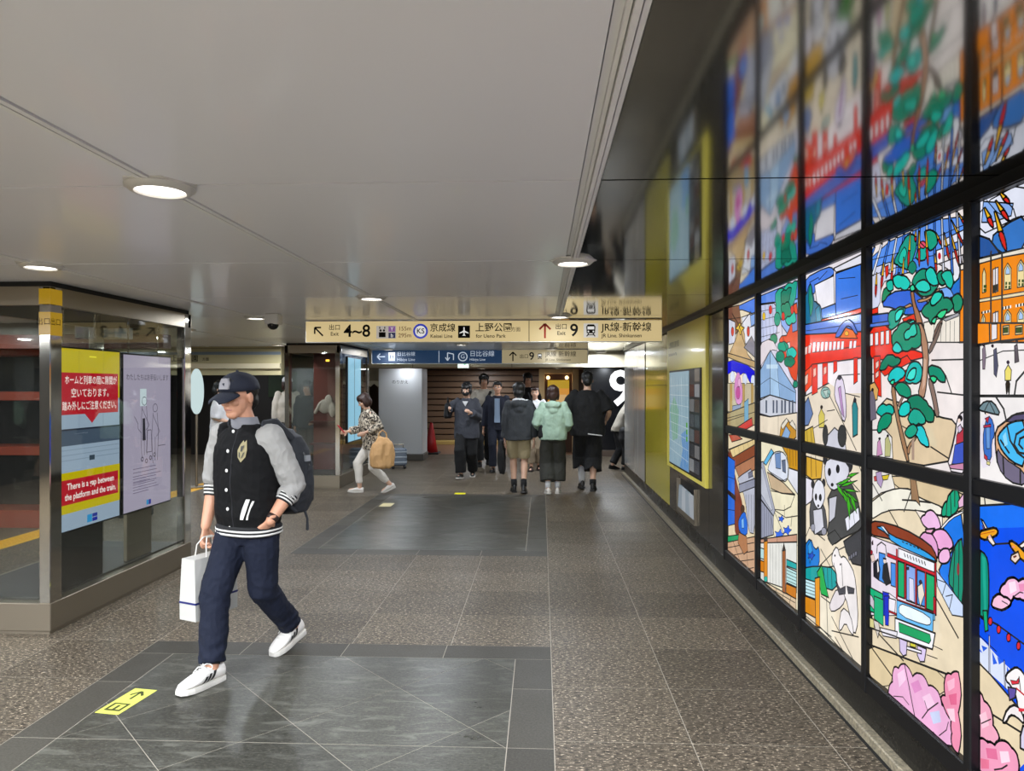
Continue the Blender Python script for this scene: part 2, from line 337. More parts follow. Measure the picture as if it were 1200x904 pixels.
MURAL_ART={
'Au':'''E6D9BF;0;4942,1285 5748,1285 5748,2235 4942,2235|3E7BE6;6;5748,2196 5748,2210 4972,2226 4972,2094 5367,2177 5743,2195|7A5040;6;5748,2235 5443,2221 5367,2049 5748,1952|D4D8EA;6;5732,2141 5549,2101 5549,1939 5732,1936|C83030;4;5578,2024 5584,2013 5593,2004 5605,1999 5619,1997 5635,2000 5647,2007 5656,2018 5661,2030 5661,2043 5656,2054 5647,2062 5635,2068 5619,2068 5605,2065 5593,2058 5584,2048 5578,2036|E2E4F0;6;5367,2120 4994,2123 4994,1885 5269,1915|C83030;4;5162,1991 5166,1979 5174,1970 5184,1965 5196,1964 5210,1966 5220,1974 5229,1984 5233,1996 5233,2010 5229,2021 5220,2030 5210,2036 5196,2037 5184,2034 5174,2027 5166,2017 5162,2004|7FA8E8;6;5150,2112 4994,2116 4994,2031 5127,2029|C9A878;6;5526,1971 5482,2018 5417,2039 5334,2032 5287,1986 5275,1902 5206,1833 5079,1780 5205,1775 5583,1818 5716,1866 5605,1920|E8C040;6;5464,2066 5434,2082 5405,2079 5380,2059 5342,2045 5294,2038 5291,2031 5335,2026 5366,2012 5383,1991 5405,1992 5430,2017 5470,2034 5523,2045 5532,2052 5497,2057|-;7;5630,2176 5418,2053|-;7;5418,2053 5127,2137|-;7;5549,1947 5418,2053|-;7;5418,2053 5269,1901|8C8894;6;5293,1889 5105,1959 4994,1879 4994,1793|BFA070;6;5748,1835 4994,1724 4994,1773 5748,1869|1414D8;4;5748,1798 5599,1806 5196,1753 4994,1697 4994,1638 5027,1610 5094,1613 5162,1638 5234,1683 5306,1700 5381,1686 5458,1692 5536,1715 5632,1717 5745,1696 5748,1698|C4B89C;4;5748,1624 4994,1621 4994,1423 5748,1396|8C98B8;4;5603,1446 5367,1466 5367,1381 5603,1364|D890C8;4;5533,1514 5554,1587 5531,1652 5462,1710 5406,1702 5364,1630 5324,1580 5287,1553 5300,1517 5361,1473 5424,1458 5490,1470|C05098;3;5386,1543 5392,1527 5405,1514 5424,1506 5444,1502 5464,1506 5482,1514 5495,1526 5502,1542 5502,1559 5495,1575 5482,1588 5464,1596 5444,1600 5424,1597 5405,1588 5392,1576 5386,1559|E8B0D8;3;5374,1624 5378,1613 5385,1604 5396,1598 5407,1596 5419,1598 5429,1604 5437,1613 5441,1624 5441,1637 5437,1648 5429,1656 5419,1662 5407,1664 5396,1662 5385,1656 5378,1647 5374,1636|DDE6F8;3;5537,1668 5545,1652 5560,1641 5580,1633 5603,1630 5627,1634 5647,1641 5663,1654 5671,1668 5671,1685 5663,1699 5647,1712 5627,1719 5603,1721 5580,1718 5560,1709 5545,1698 5537,1682|DDE6F8;3;5206,1645 5212,1631 5225,1620 5244,1613 5264,1610 5284,1613 5302,1620 5316,1632 5323,1646 5323,1661 5316,1675 5302,1686 5284,1693 5264,1696 5244,1693 5225,1685 5212,1674 5206,1659|DDE6F8;3;5006,1634 5012,1621 5024,1610 5041,1603 5060,1600 5079,1603 5096,1610 5108,1621 5115,1634 5115,1650 5108,1662 5096,1674 5079,1680 5060,1682 5041,1679 5024,1672 5012,1661 5006,1648|B89858;4;5675,1285 5675,1624 5608,1624 5608,1297 5650,1285|B89858;4;5322,1622 5264,1622 5264,1316 5322,1298|B89858;4;5109,1622 5055,1621 5055,1327 5109,1311|A8946A;6;5748,1285 5748,1383 4994,1489 4994,1330 5474,1285|-;4;5743,1320 4994,1423|-;4;5743,1343 5269,1399|6FA0C0;4;5269,1483 5164,1512 5164,1348 5269,1329|C82020;6;5468,1285 5082,1377 5060,1320 5220,1285|-;4;5732,2141 5367,2120|-;4;5197,2021 4994,2044''',
'Al':'''E4D2AE;0;4942,280 5748,280 5748,1225 4942,1225|B8503C;6;5737,1210 5523,1225 5482,1225 5354,1205 5644,1159|8A4A30;6;5737,1093 5059,1225 5043,1225 5020,1106 5583,952|E0C890;6;5706,1093 5059,1225 5020,1225 5020,1194 5613,1039|-;3;5583,1115 5548,1062|-;3;5455,1142 5421,1093|-;3;5332,1168 5300,1123|-;3;5215,1193 5184,1152|-;3;5103,1217 5073,1179|B07858;6;5554,972 5020,1113 5020,1019 5410,894|B8BCCC;6;5354,936 5132,1006 5020,920 5020,679 5063,554 5150,543 5210,595 5241,711 5309,796 5414,852 5466,885 5466,896|707488;4;5194,968 5083,1001 5083,959 5184,934|8C90A4;6;5438,851 5020,953 5020,894 5410,792|-;5;5247,801 5247,534|-;5;5184,811 5184,547|-;5;5118,821 5118,560|-;5;5063,829 5063,571|7A3524;6;5684,1054 5577,943 5468,836 5356,736 5297,630 5292,518 5348,450 5465,425 5539,476 5568,604 5622,749 5698,912 5737,1022 5737,1081|2A6AD8;6;5748,1038 5548,1021 5548,528 5748,474|2A1A18;3;5748,766 5524,750 5524,710 5748,732|-;4;5748,872 5548,876|-;4;5748,606 5548,633|1E9A60;6;5748,391 5382,482 5382,417 5748,336|C8A080;6;5748,280 5748,342 5020,544 5020,280|-;5;5748,298 5044,495|-;5;5573,280 5044,436|-;5;5382,280 5044,377|-;5;5583,383 5410,288|-;5;5247,473 5194,295|-;5;5163,280 5044,319|1E6AD8;6;5367,632 5304,671 5253,667 5214,620 5198,574 5206,526 5260,499 5360,493 5420,508 5439,544 5436,575 5411,600|7FB8F0;3;5354,597 5300,623 5289,548 5343,537|4A3020;3;5271,688 5277,678 5288,668 5304,659 5321,654 5340,653 5355,655 5367,661 5373,670 5373,681 5367,691 5355,701 5340,708 5321,713 5304,715 5288,712 5277,707 5271,698|B07850;6;5421,490 5220,501 5189,402 5289,353 5444,406''',
'Bu':'''D8D4E4;0;4122,1285 4898,1285 4898,2235 4122,2235|5B8BEA;6;4898,2223 4194,2221 4194,2049 4632,2146 4898,2167|C4CCEC;6;4898,2160 4632,2140 4523,2073 4595,1923 4898,1898|90B0F0;6;4523,2121 4194,2116 4194,1883 4352,1906 4488,1986|-;3;4898,2156 4846,1928|-;3;4818,2163 4774,1923|-;3;4739,2161 4704,1918|-;3;4662,2159 4636,1914|-;3;4588,2158 4570,1909|-;3;4898,2114 4523,2103|-;3;4898,2056 4523,2049|-;3;4898,1998 4523,1995|-;3;4898,1939 4523,1942|E04820;6;4269,2090 4219,2093 4194,1979 4194,1749 4218,1634 4264,1635 4312,1660 4361,1709 4419,1759 4488,1809 4523,1855 4523,1897 4480,1916 4395,1913 4338,1955 4308,2044|F0D8D8;4;4419,1864 4336,1870 4304,1743 4379,1746|6F88C8;4;4304,2027 4210,2029 4210,1929 4288,1924|1FA890;6;4595,2196 4558,2211 4520,2219 4476,2215 4442,2207 4404,2222 4366,2230 4323,2226 4288,2218 4268,2224 4249,2227 4227,2223 4210,2218 4210,2205 4212,2192 4218,2179 4225,2170 4225,2156 4227,2144 4233,2131 4240,2121 4263,2100 4287,2083 4320,2074 4347,2070 4369,2049 4394,2032 4426,2023 4453,2019 4470,2019 4486,2021 4503,2029 4515,2037 4532,2037 4548,2039 4565,2047 4577,2055 4585,2072 4590,2089 4589,2109 4586,2126 4594,2142 4599,2160 4598,2180|128068;6;4488,2188 4465,2196 4442,2200 4416,2196 4396,2190 4373,2198 4350,2202 4324,2198 4304,2192 4307,2180 4311,2169 4320,2159 4328,2152 4331,2140 4335,2129 4344,2119 4352,2112 4366,2106 4381,2103 4398,2104 4411,2108 4425,2102 4440,2098 4457,2100 4470,2103 4481,2123 4489,2143 4490,2168|20C0A8;6;4419,2027 4399,2036 4379,2041 4356,2040 4338,2036 4318,2045 4298,2050 4275,2049 4256,2045 4244,2033 4234,2019 4228,2001 4225,1986 4243,1979 4260,1975 4281,1977 4297,1981 4315,1974 4332,1970 4353,1972 4369,1976 4386,1985 4400,1996 4412,2012|159070;6;4488,2105 4471,2111 4454,2115 4435,2112 4420,2109 4403,2115 4386,2118 4367,2116 4352,2112 4341,2105 4332,2097 4324,2085 4320,2074 4309,2068 4300,2059 4292,2047 4288,2037 4308,2028 4328,2023 4352,2024 4370,2028 4390,2019 4411,2014 4434,2015 4453,2019 4461,2028 4467,2038 4470,2051 4470,2062 4478,2071 4484,2081 4487,2094|D83030;3;4664,2096 4668,2086 4675,2080 4685,2076 4696,2076 4708,2078 4718,2084 4725,2093 4729,2102 4729,2113 4725,2121 4718,2129 4708,2132 4696,2133 4685,2130 4675,2123 4668,2115 4664,2105|D83030;3;4418,2029 4421,2019 4428,2013 4437,2009 4446,2009 4457,2011 4465,2017 4472,2025 4475,2034 4475,2043 4472,2052 4465,2058 4457,2062 4446,2063 4437,2060 4428,2054 4421,2046 4418,2038|D83030;3;4261,2052 4264,2044 4270,2038 4279,2034 4288,2033 4297,2036 4305,2041 4312,2049 4315,2058 4315,2067 4312,2075 4305,2082 4297,2085 4288,2086 4279,2083 4270,2077 4264,2069 4261,2060|E8C030;3;4804,2067 4807,2058 4814,2052 4824,2048 4834,2047 4846,2050 4854,2055 4862,2064 4865,2073 4865,2082 4862,2090 4854,2097 4846,2100 4834,2101 4824,2098 4814,2093 4807,2085 4804,2076|0F8A68;5;4559,1902 4564,1895 4570,1888 4579,1884 4586,1881 4602,1876 4617,1873 4635,1876 4649,1880 4663,1881 4677,1884 4690,1891 4700,1899 4702,1906 4703,1912 4702,1919 4700,1925 4688,1932 4676,1937 4661,1938 4649,1937 4632,1940 4616,1939 4599,1934 4586,1927 4577,1923 4570,1918 4563,1909|12A080;5;4352,1842 4360,1835 4369,1829 4380,1826 4390,1825 4411,1818 4433,1815 4457,1818 4476,1824 4495,1823 4514,1825 4533,1833 4548,1842 4550,1848 4551,1854 4550,1860 4548,1865 4531,1873 4513,1878 4493,1878 4476,1875 4454,1879 4432,1879 4408,1872 4390,1864 4379,1862 4368,1857 4359,1850|0F8A68;5;4422,1784 4428,1776 4435,1768 4444,1763 4453,1760 4470,1753 4488,1750 4508,1752 4524,1756 4540,1757 4556,1760 4571,1768 4583,1777 4585,1784 4586,1792 4585,1800 4583,1806 4569,1814 4555,1820 4538,1822 4524,1821 4506,1824 4487,1825 4468,1819 4453,1812 4443,1807 4434,1802 4427,1792|20C0B0;5;4216,1796 4222,1788 4229,1781 4239,1776 4248,1773 4267,1766 4286,1763 4307,1765 4324,1770 4341,1770 4357,1773 4374,1781 4386,1790 4388,1797 4389,1804 4388,1812 4386,1818 4372,1826 4357,1832 4339,1833 4324,1832 4304,1836 4285,1836 4264,1830 4248,1822 4238,1818 4229,1813 4221,1804|0F7A58;5;4240,1747 4247,1739 4256,1732 4267,1728 4276,1726 4296,1719 4317,1715 4340,1718 4358,1723 4376,1722 4394,1724 4412,1731 4426,1740 4428,1746 4429,1753 4428,1760 4426,1766 4410,1775 4393,1780 4374,1781 4358,1779 4337,1783 4316,1784 4293,1778 4276,1770 4265,1767 4255,1763 4246,1755|128868;5;4201,1608 4209,1599 4222,1594 4241,1591 4258,1593 4272,1600 4280,1608 4280,1617 4272,1625 4258,1631 4241,1633 4222,1631 4209,1626 4201,1616|1A9A80;5;4501,2014 4513,1997 4533,1987 4560,1984 4584,1990 4607,2006 4618,2024 4618,2045 4607,2061 4584,2072 4560,2073 4533,2066 4513,2052 4501,2033|-;5;4488,2022 4453,1901|-;5;4453,1901 4320,1755|E6DCE2;4;4898,1878 4865,1900 4735,1911 4633,1892 4560,1846 4564,1827 4648,1838 4734,1820 4822,1772 4883,1746 4898,1744|8FB0D8;6;4898,1712 4689,1837 4225,1573 4225,1501 4689,1545 4898,1517|A8C8E8;4;4689,1837 4559,1758 4505,1530 4689,1545|C8E0F4;0;4766,1746 4541,1739 4541,1713 4766,1718|-;3;4888,1614 4689,1657|-;3;4689,1657 4225,1562|-;5;4689,1837 4689,1403|C8CCD8;6;4898,1504 4689,1543 4225,1504 4225,1439 4689,1402 4898,1413|50586C;2;4778,1506 4747,1505 4747,1426 4778,1422|50586C;2;4632,1509 4602,1508 4602,1431 4632,1427|50586C;2;4566,1511 4537,1509 4537,1433 4566,1430|50586C;2;4470,1513 4443,1511 4443,1437 4470,1433|50586C;2;4412,1514 4385,1512 4385,1439 4412,1436|50586C;2;4336,1515 4310,1513 4310,1442 4336,1439|50586C;2;4281,1516 4256,1515 4256,1444 4281,1441|EADCC6;6;4898,1285 4898,1404 4689,1399 4194,1446 4194,1285|-;4;4523,1422 4523,1285|C89030;6;4484,1323 4474,1347 4445,1370 4394,1394 4349,1396 4308,1378 4268,1372 4230,1376 4210,1352 4210,1300 4249,1285 4498,1285 4492,1300|8FB0D8;4;4460,1285 4379,1358 4304,1323 4337,1285|E8E0D0;4;4470,1353 4369,1405 4336,1389 4436,1332|E8E0D0;4;4320,1373 4272,1398 4210,1362 4210,1340''',
'Bl':'''EEE6C8;0;4122,280 4898,280 4898,1225 4122,1225|C89020;6;4482,1225 4196,1225 4196,1103 4352,1103 4389,1175|-;4;4444,1225 4437,1106|-;4;4392,1225 4385,1112|-;4;4340,1225 4334,1118|-;4;4291,1225 4285,1123|-;4;4242,1225 4236,1129|A8ACBC;6;4898,1079 4856,1090 4609,799 4641,757 4898,824|C4C8D4;3;4898,1037 4875,1043 4662,796 4691,784 4898,860|989CB0;6;4898,818 4641,757 4641,635 4898,555|-;4;4879,811 4879,570|-;4;4830,801 4830,583|-;4;4781,791 4781,596|-;4;4733,781 4733,609|-;4;4687,772 4687,622|DCE2F0;6;4712,1102 4670,1148 4607,1176 4524,1189 4457,1187 4406,1171 4376,1132 4368,1070 4383,1029 4424,1010 4523,1009 4680,1026 4752,1046 4740,1069|7090C0;4;4609,1165 4502,1183 4498,1080 4592,1075|606C84;4;4482,1134 4414,1147 4407,1065 4467,1070|60B8E8;6;4843,1082 4683,1190 4633,1172 4790,1071|-;4;4733,1038 4444,1015|-;4;4444,1015 4378,1037|C8B090;6;4759,1028 4444,1000 4247,955 4482,929 4683,929|E0E2EC;6;4352,1103 4196,1103 4196,963 4363,1032|-;5;4683,915 4444,935|-;5;4444,935 4247,961|-;5;4621,804 4444,828|-;5;4444,828 4316,875|-;5;4316,875 4247,955|-;5;4609,799 4407,790|-;5;4407,790 4196,841|-;5;4621,790 4444,679|-;5;4444,679 4407,598|-;5;4683,738 4600,593|-;5;4600,593 4407,470|-;5;4299,822 4316,756|-;5;4433,862 4433,798|2860E0;3;4536,772 4511,772 4492,778 4479,791 4469,792 4464,782 4452,779 4433,782 4435,779 4456,768 4468,759 4470,750 4480,748 4496,754 4514,752 4532,745 4536,746 4525,757 4527,764 4541,770|2860E0;3;4443,723 4409,724 4383,733 4365,750 4352,752 4345,738 4329,734 4304,738 4306,734 4335,719 4351,706 4354,694 4367,692 4389,698 4413,696 4439,686 4444,688 4429,702 4432,713 4450,720|3870E8;3;4598,667 4559,668 4528,678 4507,699 4492,701 4483,686 4464,681 4436,687 4438,682 4471,664 4490,649 4494,635 4509,632 4535,639 4563,637 4594,624 4600,626 4583,644 4585,656 4607,663|1E58D0;3;4365,646 4329,647 4302,657 4282,676 4269,678 4262,663 4245,659 4218,665 4220,660 4250,643 4267,629 4271,615 4284,612 4308,619 4333,617 4361,605 4367,607 4351,623 4353,635 4373,642|C89880;6;4898,551 4213,728 4213,684 4898,525|-;4;4768,584 4768,556|-;4;4560,635 4560,602|E4E4DE;6;4898,280 4898,525 4213,682 4213,386 4842,280|-;3;4700,558 4700,284|-;3;4641,571 4641,301|-;3;4584,583 4584,317|-;3;4521,598 4521,335|-;3;4475,608 4475,348|B8DCDC;6;4898,491 4807,503 4807,433 4898,419|D88018;6;4898,406 4807,419 4807,345 4898,331|18A8A8;6;4385,539 4213,555 4213,520 4385,498|B8E0E0;6;4385,491 4213,508 4213,416 4385,397|-;3;4385,473 4213,491|-;3;4385,453 4213,471|-;3;4385,432 4213,452|-;3;4385,412 4213,432|C87818;6;4385,390 4213,413 4213,343 4385,333|D8C0A0;6;4857,280 4213,347 4213,280|-;4;4704,291 4710,280|-;4;4560,307 4575,280|-;4;4426,321 4448,280|-;4;4299,334 4327,280|-;4;4640,280 4230,320|D88820;6;4812,553 4738,576 4738,308 4812,297|38302C;2;4736,584 4741,577 4750,571 4763,566 4776,562 4792,559 4804,559 4813,562 4818,566 4818,571 4813,577 4804,584 4792,589 4776,594 4763,596 4750,595 4741,593 4736,589|9A5A30;6;4448,575 4389,596 4389,328 4448,321|38302C;2;4452,574 4418,634 4385,593|28B0A0;2;4736,319 4740,312 4749,305 4760,298 4772,294 4786,291 4796,291 4805,294 4809,298 4809,306 4805,313 4796,320 4786,326 4772,331 4760,333 4749,333 4740,330 4736,326''',
'Cu':'''EDE6EE;0;3316,1285 4078,1285 4078,2235 3316,2235|4C80E8;6;4078,2206 4022,2221 3859,2228 3758,2225 3717,2214 3696,2198 3696,2179 3751,2167 3860,2163 3929,2146 3956,2114 4003,2110 4070,2134 4078,2141|F0EEF8;6;3951,2159 3696,2171 3687,2010 3845,1998 3922,2065|-;4;4026,2184 3898,2193|-;4;3898,2193 3887,2178|-;4;3887,2178 3778,2208|E8E8F4;6;3696,2208 3364,2222 3364,2176 3665,2183|3C7CE8;6;3671,2178 3385,2176 3385,1962 3671,1960|-;3;3634,2146 3445,2123|-;3;3603,2039 3418,2034|4080E0;6;3862,2016 3674,2024 3665,1959 3845,1962|1C7098;6;4078,2119 4069,2125 4055,2132 4047,2147 4036,2160 4021,2170 4007,2177 3996,2166 3987,2153 3981,2136 3979,2122 3968,2111 3959,2098 3953,2082 3951,2068 3938,2067 3927,2064 3915,2056 3907,2049 3894,2048 3882,2045 3870,2037 3862,2030 3855,2019 3850,2007 3849,1993 3850,1981 3843,1970 3838,1958 3837,1944 3838,1932 3856,1924 3874,1919 3896,1920 3913,1923 3931,1915 3949,1910 3971,1911 3988,1914 4005,1917 4020,1923 4035,1935 4045,1946 4062,1949 4078,1955|189078;4;4033,2107 4031,2126 4026,2144 4014,2161 4003,2174 3994,2161 3987,2147 3984,2129 3984,2115 3975,2102 3968,2088 3966,2070 3966,2056 3970,2036 3977,2018 3990,2001 4003,1989 4011,2003 4017,2017 4019,2034 4018,2048 4026,2062 4032,2076 4034,2093|2A88A8;4;3933,2024 3880,2039 3852,1947 3915,1938|E83820;4;3852,1958 3364,1970 3364,1947 3818,1930|4A78D8;6;4078,1952 3665,1946 3364,1943 3364,1852 4078,1878|-;3;4064,1915 3385,1898|EC3218;6;4078,1895 3364,1857 3364,1733 3970,1722 4078,1680|-;4;3970,1788 3385,1790|3A64C8;5;3654,1871 3601,1908 3550,1926 3502,1926 3459,1905 3420,1865 3412,1847 3434,1852 3457,1864 3482,1885 3507,1895 3532,1896 3561,1883 3596,1858 3630,1847 3664,1850|E86820;4;3613,1843 3538,1890 3459,1871 3412,1828|F0B030;2;3508,1857 3511,1853 3516,1850 3522,1849 3530,1849 3537,1850 3544,1853 3548,1856 3551,1860 3551,1865 3548,1868 3544,1871 3537,1872 3530,1873 3522,1872 3516,1868 3511,1865 3508,1861|F0E8F0;2;3959,1844 3922,1843 3930,1789 3970,1788|F0E8F0;2;3901,1841 3866,1840 3873,1788 3912,1787|F0E8F0;2;3845,1838 3811,1837 3818,1788 3856,1787|F0E8F0;2;3791,1836 3758,1835 3764,1787 3801,1786|F0E8F0;2;3738,1833 3706,1832 3712,1787 3748,1786|F0E8F0;2;3687,1831 3655,1830 3662,1786 3696,1785|F0E8F0;2;3637,1828 3606,1828 3613,1786 3646,1785|F0E8F0;2;3588,1826 3559,1825 3565,1785 3597,1784|F0E8F0;2;3495,1821 3467,1821 3473,1784 3504,1783|F0E8F0;2;3450,1819 3423,1819 3429,1784 3459,1783|F4D0C8;2;4078,1822 4041,1827 4048,1784 4078,1779|F4D0C8;2;4026,1831 3988,1833 3996,1786 4033,1785|F05030;4;4078,1685 3970,1717 3970,1611 4078,1564|F0C8B8;3;4078,1657 4033,1673 4041,1619 4078,1604|EADCC8;6;4078,1285 4078,1544 3745,1617 3364,1616 3364,1285|F2EAEE;0;3745,1704 3364,1723 3364,1568 3544,1566 3745,1617|-;4;3625,1655 3385,1658|-;4;3544,1566 3385,1550|E83018;4;3973,1722 3894,1723 3894,1568 3973,1551|E83018;4;3828,1724 3758,1726 3758,1617 3828,1601|E83018;4;3684,1730 3640,1732 3640,1680 3684,1665|E83018;4;3448,1736 3407,1738 3407,1624 3448,1610|F4C0B0;2;3951,1696 3915,1702 3915,1660 3951,1649|F4C0B0;2;3808,1699 3774,1705 3774,1671 3808,1661|6880B0;6;4078,1505 4026,1540 3959,1449 4026,1382 4078,1375|90B8B0;4;3723,1562 3730,1551 3744,1543 3763,1538 3784,1536 3807,1537 3826,1542 3840,1551 3848,1560 3848,1572 3840,1581 3826,1590 3807,1595 3784,1597 3763,1595 3744,1590 3730,1582 3723,1572|B4C8C0;3;3818,1577 3751,1584 3771,1537|E0D4E8;6;3651,1629 3623,1653 3594,1653 3565,1628 3544,1579 3530,1503 3533,1452 3550,1426 3572,1431 3600,1469 3628,1501 3656,1526 3670,1558 3666,1598|B890C0;3;3625,1591 3594,1601 3553,1446 3582,1464|2A2430;2;3586,1643 3590,1638 3594,1635 3601,1633 3609,1632 3618,1633 3624,1636 3630,1639 3632,1643 3632,1648 3630,1651 3624,1654 3618,1656 3609,1657 3601,1656 3594,1654 3590,1651 3586,1647|308890;6;3464,1505 3437,1549 3404,1495 3407,1372 3456,1356|2A2430;2;3419,1531 3420,1528 3423,1525 3428,1523 3434,1522 3439,1523 3444,1524 3447,1527 3449,1531 3449,1535 3447,1538 3444,1541 3439,1542 3434,1543 3428,1543 3423,1541 3420,1538 3419,1535|D8C860;4;3880,1439 3845,1481 3798,1449 3804,1381 3873,1377|302820;2;3822,1487 3824,1484 3828,1481 3832,1479 3838,1478 3844,1478 3849,1480 3852,1482 3854,1486 3854,1489 3852,1493 3849,1496 3844,1498 3838,1498 3832,1498 3828,1497 3824,1494 3822,1491|-;5;3745,1564 3559,1414|-;5;3559,1414 3418,1295|-;4;3761,1470 3665,1480|-;4;4026,1347 3761,1424|D0D0DC;6;3782,1285 3778,1329 3665,1389 3544,1352 3528,1285|383838;4;3747,1336 3751,1317 3758,1303 3770,1292 3781,1288 3793,1291 3803,1299 3812,1313 3816,1330 3816,1349 3812,1367 3803,1382 3793,1392 3781,1396 3770,1394 3758,1384 3751,1371 3747,1354|383838;4;3524,1347 3530,1328 3541,1314 3556,1302 3573,1298 3591,1300 3606,1308 3618,1322 3624,1339 3624,1359 3618,1377 3606,1393 3591,1403 3573,1407 3556,1405 3541,1396 3530,1383 3524,1365|D0B040;6;4078,1285 4078,1348 3959,1379 3925,1285|-;4;4045,1353 4036,1285|-;4;3988,1366 3972,1285''',
